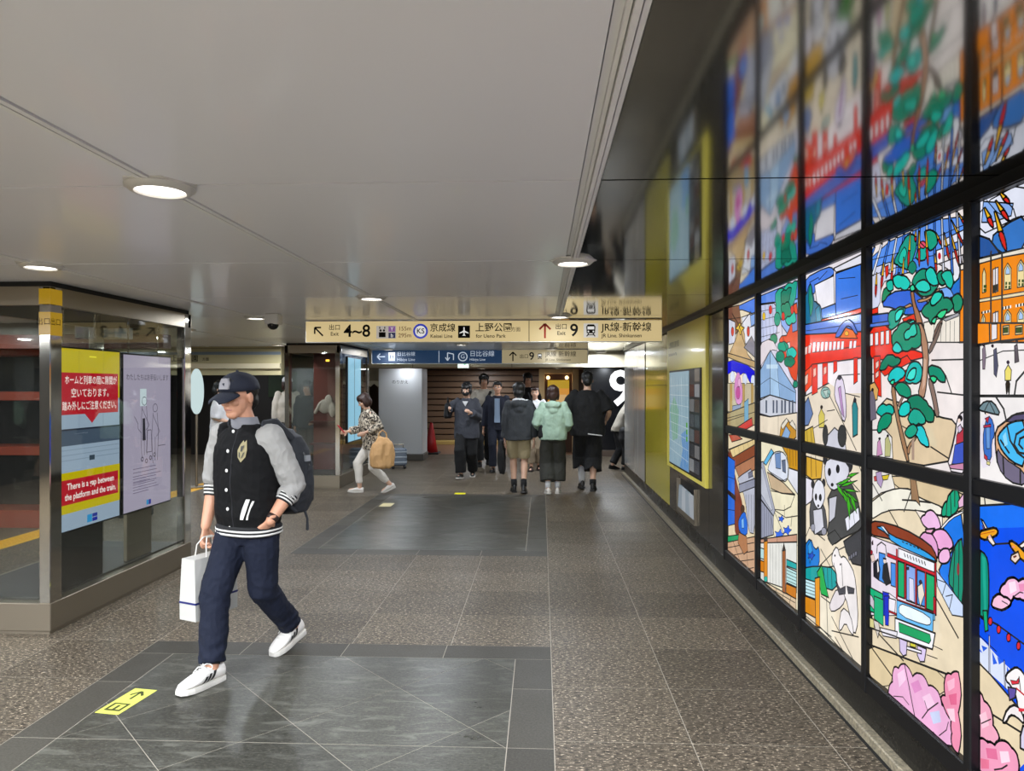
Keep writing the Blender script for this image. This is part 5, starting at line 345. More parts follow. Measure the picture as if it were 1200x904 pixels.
'Dl':'''E6D6B8;0;2528,280 3272,280 3272,1225 2528,1225|EDE8E0;4;3272,1225 3096,1225 3066,1164 3187,1128 3272,1086|D8C29C;4;3001,1225 2659,1225 2571,1212 2571,1169 2606,1148 2674,1146 2735,1147 2788,1150 2839,1154 2890,1159 2918,1168 2925,1178 2961,1180 3026,1171 3070,1182 3092,1213|EFEBDC;5;3272,1074 3268,1078 3204,1112 3141,1140 3082,1158 3021,1172 2959,1178 2922,1177 2908,1166 2880,1159 2836,1154 2786,1151 2731,1148 2703,1138 2703,1121 2731,1112 2786,1111 2860,1105 2950,1093 3032,1080 3105,1065 3181,1039 3261,1001 3272,1001|-;6;3003,1126 2915,1138|-;6;2915,1138 2790,1150|-;5;2928,1181 2989,1080|-;5;3272,1161 3179,1095|-;5;3118,1064 3024,999|9A7858;4;2939,1224 2894,1223 2864,1126 2896,1141 2928,1136|B8A0C8;3;3235,1212 3187,1224 3168,1183 3187,1149 3222,1168|D8C030;3;3179,1204 3111,1219 3126,1195 3164,1187|C05050;2;3254,1191 3232,1197 3225,1175 3248,1171|F0E4D8;4;2902,1102 2709,1111 2709,1066 2814,1045 2864,1075|1C78E8;6;2702,1080 2670,1108 2633,1130 2592,1148 2571,1064 2571,879 2586,795 2618,812 2644,830 2665,849 2692,867 2722,884 2731,904 2716,927 2690,955 2652,990 2636,1014 2640,1029 2662,1044 2699,1059|F0F0F4;3;2702,1082 2670,1108 2633,1131 2592,1150 2571,1158 2571,1153 2591,1141 2632,1122 2666,1100 2695,1075 2711,1064 2716,1068|12A078;6;2711,1113 2712,1123 2711,1132 2707,1142 2703,1150 2698,1158 2692,1165 2684,1171 2676,1174 2673,1184 2669,1194 2661,1202 2654,1208 2645,1216 2635,1223 2628,1225 2610,1225 2604,1216 2599,1202 2598,1187 2599,1174 2606,1159 2616,1146 2630,1135 2643,1128 2653,1121 2664,1117 2676,1116 2687,1116 2693,1113 2699,1112 2706,1112|-;4;2676,1174 2681,1122|-;4;2654,1202 2649,1128|-;4;2627,1219 2627,1163|E8B8D8;4;2606,1185 2571,1221 2571,1173 2601,1161|E8B8E0;6;2858,1073 2852,1081 2845,1088 2835,1093 2827,1096 2821,1104 2814,1111 2804,1116 2796,1119 2786,1122 2775,1122 2764,1120 2755,1116 2741,1108 2730,1098 2721,1084 2715,1071 2723,1063 2733,1057 2745,1053 2755,1052 2769,1046 2784,1043 2801,1044 2814,1047 2827,1050 2839,1055 2850,1064|ECA8D8;6;2778,1026 2765,1040 2751,1052 2731,1059 2715,1063 2698,1064 2683,1062 2666,1054 2654,1046 2647,1041 2642,1035 2638,1026 2636,1019 2639,1013 2643,1008 2649,1004 2654,1001 2672,990 2691,983 2714,981 2732,983 2737,988 2740,994 2742,1001 2743,1007 2753,1009 2763,1012 2772,1019|E0A0D0;6;2866,996 2853,1011 2838,1023 2819,1031 2802,1035 2785,1033 2769,1028 2754,1017 2743,1007 2736,993 2732,979 2733,963 2735,950 2748,952 2759,957 2770,965 2778,973 2798,972 2817,974 2836,983 2851,992 2855,992 2859,992 2863,994|F0B8E0;6;2723,972 2711,984 2697,993 2680,998 2665,1000 2659,994 2655,987 2653,978 2652,971 2658,960 2666,951 2677,944 2687,940 2697,937 2706,935 2717,936 2726,939 2728,947 2728,956 2726,965|E8A8C8;6;2820,1040 2755,1057 2778,1032 2814,1028|128C70;6;2661,900 2649,954 2635,994 2620,1023 2602,1043 2581,1055 2571,1000 2571,877 2581,817 2602,819 2617,830 2628,848 2641,862 2658,870|-;4;2622,1009 2633,858|-;4;2596,1040 2601,831|8A3038;0;2594,939 2594,931 2596,925 2599,920 2601,918 2604,919 2606,922 2608,927 2609,934 2609,943 2608,950 2606,958 2604,962 2601,964 2599,963 2596,960 2594,954 2594,947|C8D8F4;4;2743,901 2571,822 2571,779 2638,764 2734,842|-;3;2732,868 2676,871|-;3;2676,871 2698,820|-;3;2676,821 2633,840|-;3;2633,840 2654,777|8A3C22;6;3272,979 3240,992 3163,1002 3052,1008 2944,1006 2842,996 2778,983 2753,965 2741,950 2741,936 2769,936 2824,947 2908,951 3024,946 3136,938 3246,925 3272,928|30A0E8;5;3216,972 3178,980 3142,978 3109,965 3048,960 2960,963 2876,960 2800,952 2756,943 2746,932 2826,928 2996,928 3092,937 3115,952 3153,962 3208,966|E8F0FC;3;3187,981 3156,985 3099,954 3126,960|-;4;2996,953 2982,953|-;4;2966,953 2952,954|-;4;2936,954 2923,954|-;4;2907,954 2894,954|-;4;2879,954 2866,954|-;4;2851,955 2839,955|-;4;2824,955 2812,955|E8DCE8;4;3272,919 3035,929 2741,930 2741,730 3272,557|F0F0F8;4;3024,920 2753,926 2753,890 3024,873|-;5;2975,908 2968,898|-;5;2952,909 2946,899|-;5;2930,909 2923,899|-;5;2907,910 2901,900|-;5;2885,911 2879,901|-;5;2864,911 2858,901|-;5;2843,912 2836,902|-;5;2822,912 2816,902|C82030;3;3118,878 2741,890 2741,876 3118,862|12A868;6;3026,866 2974,869 2974,723 3026,718|88A8E8;6;2958,869 2887,872 2887,729 2958,721|D8D8F0;2;2935,820 2902,822 2896,731 2935,730|302838;0;2958,859 2935,865 2935,851 2955,845|4890E0;6;2876,869 2814,872 2814,738 2876,730|E8E0D0;3;2870,803 2836,826 2820,784 2851,728 2866,764|302838;0;2837,828 2838,825 2841,821 2845,818 2849,817 2853,816 2856,817 2860,819 2861,822 2861,824 2860,828 2856,831 2853,834 2849,835 2845,836 2841,835 2838,834 2837,831|12A868;6;2808,873 2750,875 2750,739 2808,733|C01828;2;3041,913 3029,913 3029,640 3041,639|C01828;2;2971,873 2960,873 2960,725 2971,724|C01828;2;2888,873 2878,874 2878,726 2888,725|C01828;2;2817,875 2807,875 2807,732 2817,731|C01828;2;2748,929 2739,929 2739,731 2748,730|C01828;2;3111,695 2743,739 2743,728 3111,682|3C88E0;4;3195,862 3138,867 3138,738 3195,738|4890E8;4;3088,843 3049,848 3049,749 3088,745|-;5;3216,854 3211,889|-;5;3211,889 3171,913|-;5;3171,913 3133,906|-;5;3133,906 3123,864|202028;3;3248,800 3203,832 3184,789 3196,737 3245,742|F0E8E8;0;3211,813 3203,822 3193,779 3206,769|202028;3;3151,817 3114,836 3084,756 3126,734 3159,757|E8D8D0;2;3124,840 3125,835 3128,831 3132,828 3136,826 3141,826 3144,827 3148,830 3149,833 3149,838 3148,842 3144,847 3141,850 3136,852 3132,852 3128,851 3125,848 3124,844|181820;0;3153,850 3118,854 3123,846 3150,842|A02030;2;3252,847 3254,843 3258,839 3262,836 3268,835 3272,834 3272,854 3268,855 3262,856 3258,855 3254,853 3252,850|302028;0;3267,891 3251,907 3248,884 3264,877|E0C8C0;2;3272,822 3272,830 3243,843 3227,817 3259,801|1830C8;3;3156,700 3099,708 3099,612 3148,596|F0E8F0;3;3099,709 3031,704 3031,635 3099,612|18B078;5;3272,684 3153,689 3153,593 3272,575|C8C0CC;4;3272,653 3251,649 3211,615 3227,591 3272,606|70C0F0;3;3026,700 2743,736 2743,710 3026,616|68B8F0;4;3030,700 2752,731 2757,657 3030,622|E4F0FC;3;3003,686 2982,697 2923,705 2826,712 2775,708 2768,694 2776,682 2797,673 2858,662 2956,649 3008,653 3012,672|F0F0F8;6;3042,621 2738,662 2757,594 3042,541|12A060;3;3011,612 2774,645 2767,625 2781,607 3006,573|18B078;4;3232,657 3147,665 3147,550 3232,555|1830C8;3;3140,684 3092,698 3101,567 3130,561|F0ECF4;4;3096,689 3037,698 3043,642 3096,633|B01828;2;3096,637 3030,644 3030,636 3096,628|B01828;2;2752,796 2738,800 2738,734 2752,734|D8C8EC;5;3006,548 2942,558 2949,500 2974,485 3002,495|D8C8EC;5;2864,571 2798,580 2812,525 2843,513 2864,531|D8D040;4;2919,562 2874,571 2877,555 2919,546|F4F0F8;4;2945,537 2833,560 2833,548 2945,524|D8D0C8;4;3240,548 3189,554 3178,524 3196,481 3227,524|E8E4EC;4;3177,534 3022,569 3030,538 3147,507|D8D090;4;3272,546 3236,551 3227,511 3272,503|DCC8A0;3;3272,404 3218,434 3030,471 2867,502 2728,526 2664,516 2673,470 2706,443 2765,436 2857,428 2983,418 3056,383 3077,321 3143,288 3255,284 3272,294|-;5;3272,499 3200,514|-;5;3200,514 3030,546|-;7;3272,424 2653,541|-;6;3258,422 3059,366|-;6;3182,505 2968,469|-;6;2741,803 2591,698|-;3;2757,610 2690,617|-;3;2794,559 2722,572|EDB0D8;6;3091,289 3087,306 3080,322 3067,336 3055,346 3057,364 3056,380 3049,398 3042,412 3034,417 3025,421 3015,422 3006,422 2996,436 2983,448 2967,456 2952,461 2935,459 2920,455 2904,445 2893,435 2878,450 2862,461 2840,468 2822,471 2809,469 2797,464 2786,455 2778,447 2762,454 2746,457 2728,456 2713,453 2703,445 2696,436 2690,424 2687,414 2669,412 2653,407 2637,396 2626,385 2621,374 2619,363 2620,350 2622,340 2618,328 2616,317 2617,304 2619,294 2649,281 2653,280 2734,280 2742,282 2745,280 3095,280 3094,284|EE90B0;6;2692,439 2687,446 2681,452 2672,456 2665,458 2670,478 2671,499 2666,521 2659,538 2652,544 2645,549 2636,551 2628,552 2618,562 2607,570 2593,576 2581,578 2569,542 2564,505 2571,464 2581,432 2569,395 2564,359 2571,318 2581,286 2591,285 2601,286 2611,290 2619,294 2624,305 2626,316 2625,329 2622,340 2627,351 2629,362 2628,375 2626,385 2641,389 2655,396 2668,407 2677,418 2682,422 2687,427 2690,433|F8D0EC;0;3014,395 2960,437 2945,400 2999,345|E090C8;0;2907,400 2850,439 2822,413 2878,373|F6CCE8;0;2822,383 2767,422 2728,395 2781,356|C8D0F0;0;2767,348 2702,385 2690,348 2741,316|F8B8D0;0;2653,514 2605,548 2605,513 2641,484|E06890;0;2641,470 2591,499 2591,457 2628,440|F8D0E0;0;2653,415 2605,437 2599,391 2628,384|-;5;2955,458 2915,373|-;5;2915,373 2875,282|-;4;2822,300 2781,349|-;4;2781,349 2709,411|-;3;3046,288 2968,319|-;3;2968,319 2919,309|-;3;2781,349 2801,377|-;3;2702,291 2653,337|-;3;2653,337 2641,371''',
'Eu':'''F0EBEA;0;1722,1285 2484,1285 2484,2235 1722,2235|E4E8F8;4;1722,2235 1722,1900 2484,1900 2484,2235|E4E8F8;4;2484,2197 2425,2227 2321,2235 2303,2235 2246,2213 2246,2157 2260,2131 2290,2135 2319,2134 2350,2129 2395,2125 2455,2121 2484,2144|88B0F0;4;2464,2230 2312,2184 2322,2147 2418,2148 2473,2161|-;4;2375,2235 2309,2164|-;4;2309,2164 2299,2138|-;3;2445,2229 2396,2179|-;3;2396,2179 2329,2135|F0B820;5;2378,2235 2361,2210 2344,2215 2369,2235|D82820;5;2357,2206 2350,2199 2342,2193 2333,2189 2328,2187 2327,2188 2327,2191 2328,2197 2333,2204 2340,2211 2348,2214 2357,2211|F0B820;5;2399,2214 2373,2172 2354,2176 2393,2215|D82820;5;2368,2166 2359,2154 2349,2145 2339,2137 2333,2134 2331,2135 2331,2139 2334,2148 2340,2158 2349,2170 2359,2175 2368,2173|F0B820;5;2400,2179 2379,2107 2355,2106 2392,2178|D82820;5;2375,2096 2366,2075 2356,2057 2345,2043 2339,2036 2337,2036 2336,2043 2338,2057 2342,2074 2351,2096 2361,2106 2373,2107|F0B820;5;2460,2206 2442,2166 2420,2168 2453,2207|D82820;5;2438,2160 2431,2149 2423,2139 2414,2132 2408,2128 2406,2128 2405,2132 2406,2140 2410,2150 2416,2162 2426,2168 2436,2166|3878C8;6;2406,2102 2364,2117 2320,2127 2270,2132 2246,2108 2246,2055 2268,2030 2312,2033 2343,2034 2361,2035 2384,2050 2412,2079|3878C8;4;1722,1900 2200,1900 2200,2030 1722,2030|2A58A0;6;2479,2117 2426,2094 2370,2035 2479,2039|F0B820;5;2400,2179 2379,2107 2355,2106 2392,2178|D82820;5;2375,2096 2366,2075 2356,2057 2345,2043 2339,2036 2337,2036 2336,2043 2338,2057 2342,2074 2351,2096 2361,2106 2373,2107|F08A14;5;2479,2028 2354,2023 2246,2016 2246,1736 2479,1751|F08A14;4;1722,1400 2200,1400 2200,1900 1722,1900|E8E0D0;4;2479,2037 2246,2030 2246,2013 2354,2020 2479,2020|E8E0D0;3;1722,1885 2200,1885 2200,1900 1722,1900|E8D8B0;3;2479,1899 2246,1895 2246,1883 2479,1888|F0DCA0;3;2349,1980 2332,1997 2315,1977 2315,1912 2349,1913|A8C8F0;2;2341,1975 2332,1989 2321,1974 2321,1960 2341,1962|385020;0;2343,1938 2334,1937 2334,1928 2343,1928|385020;0;2343,1926 2334,1925 2334,1916 2343,1916|385020;0;2327,1935 2318,1935 2318,1925 2327,1926|385020;0;2327,1923 2318,1923 2318,1913 2327,1914|F0DCA0;3;2286,1980 2270,1997 2254,1978 2254,1911 2286,1912|A8C8F0;2;2279,1975 2270,1989 2259,1974 2259,1961 2279,1962|385020;0;2280,1936 2272,1936 2272,1927 2280,1927|385020;0;2280,1925 2272,1924 2272,1915 2280,1916|385020;0;2265,1934 2256,1933 2256,1924 2265,1925|385020;0;2265,1922 2256,1922 2256,1913 2265,1913|F0DCA0;3;2462,1982 2453,2001 2444,1982 2444,1919 2462,1918|385020;0;2455,1944 2445,1943 2445,1933 2455,1934|385020;0;2455,1931 2445,1931 2445,1921 2455,1921|385020;0;2447,1943 2437,1942 2437,1932 2447,1933|385020;0;2447,1930 2437,1929 2437,1920 2447,1920|F0DCA0;3;2349,1829 2332,1847 2315,1829 2315,1764 2349,1763|A8C8F0;2;2341,1825 2332,1839 2321,1825 2321,1812 2341,1811|385020;0;2343,1788 2334,1788 2334,1779 2343,1779|385020;0;2343,1776 2334,1776 2334,1767 2343,1767|385020;0;2327,1787 2318,1787 2318,1777 2327,1777|385020;0;2327,1775 2318,1775 2318,1765 2327,1765|F0DCA0;3;2286,1827 2270,1845 2254,1827 2254,1767 2286,1766|A8C8F0;2;2279,1823 2270,1837 2259,1823 2259,1810 2279,1810|385020;0;2280,1791 2272,1791 2272,1782 2280,1782|385020;0;2280,1779 2272,1779 2272,1770 2280,1770|385020;0;2265,1789 2256,1789 2256,1780 2265,1780|385020;0;2265,1778 2256,1778 2256,1769 2265,1769|F0DCA0;3;2468,1828 2458,1848 2447,1830 2447,1770 2468,1768|A8C8F0;2;2459,1824 2458,1840 2454,1825 2454,1811 2459,1810|385020;0;2461,1794 2451,1794 2451,1784 2461,1784|385020;0;2461,1782 2451,1781 2451,1772 2461,1772|385020;0;2451,1793 2441,1793 2441,1784 2451,1784|385020;0;2451,1781 2441,1781 2441,1771 2451,1771|E8E0E4;3;2407,1989 2379,1992 2379,1913 2407,1911|-;3;2393,1994 2393,1909|303028;2;2405,1935 2381,1936 2381,1916 2405,1914|E8E0E4;3;2407,1843 2379,1847 2379,1767 2407,1764|-;3;2393,1848 2393,1763|303028;2;2405,1788 2381,1791 2381,1770 2405,1767|201C18;0;2359,1858 2351,1859 2351,1849 2359,1849|F4F0E0;0;2294,1859 2286,1859 2286,1850 2294,1850|201C18;0;2468,1855 2459,1855 2459,1847 2468,1847|F4F0E0;0;2351,1859 2343,1859 2343,1850 2351,1849|201C18;0;2286,1859 2279,1859 2279,1850 2286,1850|F4F0E0;0;2459,1855 2450,1856 2450,1847 2459,1847|201C18;0;2343,1859 2335,1859 2335,1850 2343,1849|F4F0E0;0;2279,1859 2271,1860 2271,1850 2279,1850|201C18;0;2450,1855 2441,1856 2441,1847 2450,1847|F4F0E0;0;2335,1859 2327,1859 2327,1850 2335,1849|201C18;0;2271,1859 2263,1860 2263,1851 2271,1850|F4F0E0;0;2441,1855 2432,1856 2432,1847 2441,1847|201C18;0;2327,1859 2319,1859 2319,1850 2327,1849|F4F0E0;0;2263,1859 2256,1860 2256,1851 2263,1850|201C18;0;2432,1855 2423,1856 2423,1848 2432,1847|F4F0E0;0;2319,1859 2311,1859 2311,1850 2319,1850|201C18;0;2256,1859 2248,1860 2248,1851 2256,1850|F4F0E0;0;2423,1856 2414,1856 2414,1848 2423,1847|-;7;2412,2044 2412,1747|-;7;2358,2034 2358,1743|40382C;0;2406,2046 2407,2044 2407,2042 2408,2042 2410,2041 2411,2042 2412,2043 2414,2045 2414,2047 2414,2049 2414,2051 2412,2052 2411,2053 2410,2053 2408,2052 2407,2052 2407,2050 2406,2048|F0DCA0;3;1800,1720 1870,1720 1870,1830 1800,1830|F0DCA0;3;1800,1500 1870,1500 1870,1610 1800,1610|385020;0;1810,1730 1830,1730 1830,1760 1810,1760|385020;0;1840,1730 1860,1730 1860,1760 1840,1760|F0DCA0;3;1980,1720 2050,1720 2050,1830 1980,1830|F0DCA0;3;1980,1500 2050,1500 2050,1610 1980,1610|385020;0;1990,1730 2010,1730 2010,1760 1990,1760|385020;0;2020,1730 2040,1730 2040,1760 2020,1760|F08A14;5;2484,1818 2246,1796 2246,1749 2365,1748 2484,1739|F08A14;0;1722,1660 2200,1660 2200,1750 1722,1750|E8D8A0;3;2349,1795 2319,1796 2319,1767 2349,1767|385020;2;2345,1790 2323,1790 2323,1773 2345,1773|E8D8A0;3;2289,1790 2256,1791 2256,1763 2289,1763|385020;2;2285,1785 2259,1784 2259,1768 2285,1769|E8E0E4;3;2407,1807 2379,1805 2379,1757 2407,1753|-;6;2418,1812 2416,1744|-;6;2361,1807 2361,1748|-;6;2484,1743 2365,1746|-;6;2365,1746 2246,1748|-;3;2484,1689 2365,1715|-;3;2365,1715 2246,1713|-;8;2484,1567 2246,1570|-;6;2402,1568 2359,1526|-;6;2359,1526 2344,1482|-;6;2308,1570 2298,1616|-;6;2298,1616 2246,1657|807080;2;2456,1727 2442,1737 2436,1705 2442,1658 2454,1658|281C28;0;2440,1739 2441,1737 2442,1736 2445,1734 2447,1734 2450,1735 2452,1736 2454,1738 2455,1740 2455,1742 2454,1744 2452,1745 2450,1746 2447,1747 2445,1746 2442,1745 2441,1743 2440,1741|505068;2;2411,1721 2396,1727 2387,1668 2396,1630 2409,1641|281C28;0;2394,1733 2394,1731 2396,1729 2398,1728 2400,1728 2403,1729 2405,1730 2407,1732 2408,1734 2408,1736 2407,1738 2405,1739 2403,1740 2400,1740 2398,1740 2396,1739 2394,1737 2394,1735|585058;2;2294,1728 2280,1734 2272,1678 2292,1674|281C28;0;2274,1739 2275,1737 2276,1736 2278,1735 2280,1735 2283,1736 2285,1737 2286,1738 2287,1740 2287,1742 2286,1744 2285,1745 2283,1746 2280,1746 2278,1745 2276,1744 2275,1743 2274,1741|E8D870;3;2354,1651 2338,1670 2322,1652 2325,1619 2353,1619|302820;2;2344,1619 2334,1619 2328,1608 2330,1586 2332,1575 2334,1575 2337,1583 2338,1599 2340,1599 2340,1583 2343,1575 2346,1576 2348,1587 2350,1608|302038;0;2330,1676 2332,1674 2333,1672 2335,1672 2338,1671 2340,1672 2343,1673 2345,1675 2346,1677 2346,1679 2345,1681 2343,1683 2340,1684 2338,1684 2335,1684 2333,1682 2332,1681 2330,1678|E8E0EC;0;2484,1428 2478,1470 2463,1495 2447,1508 2428,1510 2410,1488 2394,1444 2394,1400 2410,1358 2435,1331 2468,1320 2484,1349|3C70C8;3;2458,1464 2448,1491 2434,1499 2418,1488 2409,1470 2406,1446 2409,1430 2417,1423 2421,1402 2421,1366 2430,1351 2447,1355 2459,1366 2464,1386 2466,1409 2465,1437|6898D8;2;2451,1459 2429,1475 2429,1391 2446,1389|B83040;2;2455,1491 2432,1499 2440,1475|C03848;2;2460,1371 2442,1362 2444,1348 2460,1356|B83050;2;2462,1467 2423,1473 2423,1464 2462,1459|E0D890;2;2445,1347 2426,1346 2431,1334 2446,1337|181018;0;2433,1511 2434,1508 2437,1506 2441,1504 2445,1503 2450,1504 2454,1505 2456,1508 2458,1511 2458,1514 2456,1518 2454,1520 2450,1522 2445,1523 2441,1522 2437,1521 2434,1518 2433,1515|F0DCD0;0;2434,1507 2436,1505 2437,1503 2440,1502 2442,1501 2445,1502 2447,1503 2448,1504 2449,1506 2449,1508 2448,1510 2447,1512 2445,1513 2442,1514 2440,1514 2437,1512 2436,1511 2434,1509|708890;5;2484,1527 2477,1534 2461,1545 2442,1550 2418,1550 2397,1538 2377,1515 2382,1506 2414,1509 2443,1513 2471,1516 2484,1520|-;3;2429,1550 2456,1515|-;3;2429,1550 2396,1507|D8A880;6;2383,1466 2357,1480 2334,1493 2314,1505 2290,1513 2260,1518 2246,1463 2246,1348 2267,1292 2308,1293 2342,1305 2369,1326 2386,1351 2392,1380 2396,1410 2396,1443|706880;4;2381,1393 2366,1378 2331,1360 2274,1341 2246,1321 2246,1301 2267,1292 2308,1293 2342,1304 2369,1324 2384,1351 2386,1384|585070;3;2339,1486 2304,1508 2246,1516 2246,1496 2309,1486|D8A880;4;1722,1290 2220,1290 2220,1600 1722,1600|48B8F0;4;1722,1360 2220,1360 2220,1570 1722,1570|-;6;2356,1370 2352,1317|-;6;2273,1340 2273,1294|48B8F0;6;2370,1448 2349,1465 2332,1477 2316,1484 2293,1490 2262,1494 2246,1458 2246,1384 2263,1350 2297,1356 2325,1367 2348,1382 2364,1396 2375,1412 2380,1424 2380,1435|-;6;2334,1473 2319,1427|-;6;2319,1427 2284,1391|-;6;2284,1391 2246,1375|-;6;2246,1471 2289,1449|-;6;2289,1449 2299,1416|-;6;2299,1416 2275,1392|-;6;2275,1392 2246,1391|-;6;2246,1446 2270,1437|-;6;2270,1437 2275,1418|-;6;2275,1418 2258,1406|-;6;2365,1424 2324,1387|90D8F8;0;2354,1438 2339,1453 2329,1413 2344,1405''',
'El':'''0A50E8;0;1722,280 2484,280 2484,1225 1722,1225|1870F0;0;2484,1188 2296,1225 2245,1225 2245,1164 2484,1111|E8E0CC;6;2484,1225 2313,1225 2484,1190|1870F0;0;1722,1000 2200,1000 2200,1120 1722,1120|E8E0CC;4;1722,1225 1722,1160 2200,1160 2200,1225|-;5;2459,1225 2454,1196|-;5;2399,1077 2335,1094|F4E4DC;5;2478,1145 2466,1142 2440,1118 2455,1115|E8A020;7;2484,1096 2474,1106 2452,1114 2430,1122 2410,1129 2395,1129 2388,1123 2388,1116 2395,1107 2412,1097 2437,1084 2459,1078 2476,1079 2484,1084|F0E0D0;5;2443,1089 2423,1100 2398,1077 2412,1068 2433,1078|C86018;0;2479,1094 2403,1120 2403,1117 2479,1091|E8B8A8;0;2422,1096 2422,1093 2424,1091 2426,1090 2428,1089 2431,1089 2433,1090 2435,1090 2436,1092 2436,1095 2435,1097 2433,1099 2431,1100 2428,1102 2426,1102 2424,1100 2422,1099 2422,1098|5A2818;0;2473,1127 2466,1125 2457,1115 2464,1114|E8A020;7;2330,1101 2318,1105 2296,1100 2264,1086 2248,1072 2248,1058 2258,1053 2279,1058 2297,1066 2313,1076 2325,1086 2332,1094|F4E8E0;5;2287,1097 2248,1126 2248,1105 2272,1092|F0D8C8;5;2321,1059 2289,1078 2279,1059 2302,1036 2325,1044|6A3018;0;2313,1057 2298,1065 2295,1060 2309,1052|E89078;0;2304,1088 2306,1087 2307,1086 2309,1084 2311,1084 2314,1083 2316,1084 2318,1084 2319,1086 2318,1088 2316,1089 2314,1090 2311,1092 2309,1092 2307,1092 2306,1091 2304,1090|0F8C78;6;2484,1014 2480,1036 2460,1031 2447,1020 2440,1002 2436,949 2436,861 2444,813 2460,806 2474,806 2484,811|20A890;0;2472,1023 2454,1016 2448,838 2461,823|F0B8D8;7;2380,928 2376,938 2371,946 2363,954 2355,959 2348,969 2340,978 2329,984 2319,988 2311,990 2304,990 2295,988 2289,985 2279,992 2269,998 2256,1000 2245,1000 2240,985 2238,970 2241,953 2245,940 2253,935 2262,931 2272,930 2281,931 2289,928 2296,926 2305,926 2312,928 2314,922 2317,917 2322,912 2327,909 2338,907 2350,907 2362,911 2371,915 2374,918 2377,920 2379,925|F4C0D8;7;2422,869 2418,882 2412,895 2401,905 2391,913 2383,916 2375,917 2366,916 2359,914 2349,916 2340,916 2330,913 2322,909 2324,903 2327,897 2332,892 2337,888 2353,876 2370,867 2391,864 2408,863 2412,863 2416,864 2419,867|FAE0F0;0;2335,967 2304,981 2296,953 2327,933|E890B8;0;2289,975 2258,986 2258,964 2281,952|-;3;2312,928 2281,952|-;3;2281,952 2266,954|-;3;2367,898 2339,896|F4C0D8;4;1750,880 2000,880 2000,970 1750,970|E8A020;4;1850,1030 2050,1030 2050,1080 1850,1080|-;4;2484,812 2441,813|-;4;2441,813 2319,815|E4D2B0;0;2484,652 2444,640 2401,626 2357,610 2312,594 2268,579 2245,529 2245,443 2311,364 2442,291 2484,332|E4D2B0;0;1722,280 2200,280 2200,560 1722,560|D8E0F4;0;2484,654 2455,640 2367,626 2307,613 2274,604 2257,615 2257,648 2270,670 2296,681 2331,692 2374,702 2421,718 2472,737 2484,736|2860E0;0;2484,689 2484,698 2469,689|2860E0;0;2474,714 2441,717 2464,696|2860E0;0;2418,714 2391,684 2413,672|2860E0;0;2391,707 2360,702 2382,684|2860E0;0;2343,694 2324,679 2343,669|0A50E8;0;2484,782 2484,740 2257,674 2257,858|0A50E8;0;1722,620 2200,620 2200,900 1722,900|-;6;2484,646 2423,632|-;6;2423,632 2335,602|-;6;2335,602 2257,577|C8CCE4;2;2484,744 2398,725 2393,723 2484,743|C8CCE4;2;2432,764 2432,638 2426,636 2426,761|C8CCE4;2;2356,710 2352,622 2347,620 2351,707|-;5;2484,814 2378,812|-;5;2378,812 2258,796|D82838;3;2414,814 2415,808 2418,804 2420,801 2424,799 2428,798 2431,800 2434,802 2435,806 2435,811 2434,816 2431,821 2428,824 2424,826 2420,826 2418,825 2415,822 2414,818|D82838;3;2370,802 2372,796 2374,792 2377,789 2381,787 2384,786 2387,788 2389,791 2390,795 2390,800 2389,804 2387,809 2384,812 2381,814 2377,814 2374,814 2372,811 2370,806|D82838;3;2322,793 2322,788 2324,783 2328,780 2331,778 2334,777 2337,778 2340,782 2341,786 2341,790 2340,795 2337,800 2334,803 2331,805 2328,805 2324,804 2322,801 2322,797|D82838;3;2275,783 2276,778 2278,774 2281,771 2284,769 2287,768 2290,770 2292,772 2293,776 2293,781 2292,785 2290,790 2287,793 2284,795 2281,795 2278,794 2276,791 2275,787|D82838;3;2202,780 2204,775 2206,771 2208,768 2212,766 2214,765 2217,766 2219,770 2220,773 2220,778 2219,782 2217,786 2214,789 2212,791 2208,792 2206,790 2204,788 2202,784|10A878;4;2463,836 2441,843 2435,778 2452,768|-;6;2423,503 2245,515|F2ECEC;6;2338,674 2318,693 2302,706 2290,711 2274,710 2254,700 2245,669 2245,615 2255,579 2275,561 2287,569 2291,604 2301,627 2318,638 2330,644 2339,645 2344,650 2346,659|D83040;2;2322,658 2293,667 2280,685 2283,663 2314,647|6050A0;4;2333,631 2293,643 2300,611 2326,591|F0E8E8;6;2355,518 2342,548 2324,571 2304,586 2285,589 2269,580 2259,568 2255,554 2263,549 2283,553 2300,553 2315,549 2327,538 2338,519 2348,508 2357,505|D83040;0;2283,587 2245,601 2245,593 2281,576|-;3;2281,686 2273,641|-;3;2273,641 2253,638|C01828;0;2293,648 2257,642 2257,636 2293,642|D8D0E8;6;2273,504 2261,540 2230,558 2230,472 2273,465|F0A8C0;7;2484,551 2479,549 2471,545 2465,537 2460,530 2451,530 2442,529 2434,525 2427,521 2419,509 2414,497 2412,482 2412,470 2402,466 2393,461 2385,453 2380,445 2384,432 2390,421 2400,411 2409,404 2417,401 2425,399 2434,400 2441,402 2456,391 2472,383 2484,381|EE9CBC;7;2484,280 2484,391 2479,393 2470,398 2461,400 2450,400 2441,399 2433,404 2424,408 2413,409 2404,409 2394,423 2382,434 2366,443 2352,448 2343,449 2334,449 2325,446 2318,443 2311,443 2304,441 2298,438 2293,434 2287,420 2283,406 2284,389 2287,376 2310,352 2335,333 2369,321 2398,316 2420,292 2436,280|F8C8D8;0;2484,471 2450,499 2432,460 2469,431|E0709A;0;2450,375 2395,400 2387,368 2441,345|FAD8E8;0;2378,401 2335,423 2326,394 2369,366|E87898;0;2479,325 2432,344 2432,314 2474,292|-;3;2474,446 2423,485|-;4;2404,326 2365,351|-;4;2365,351 2339,376''',
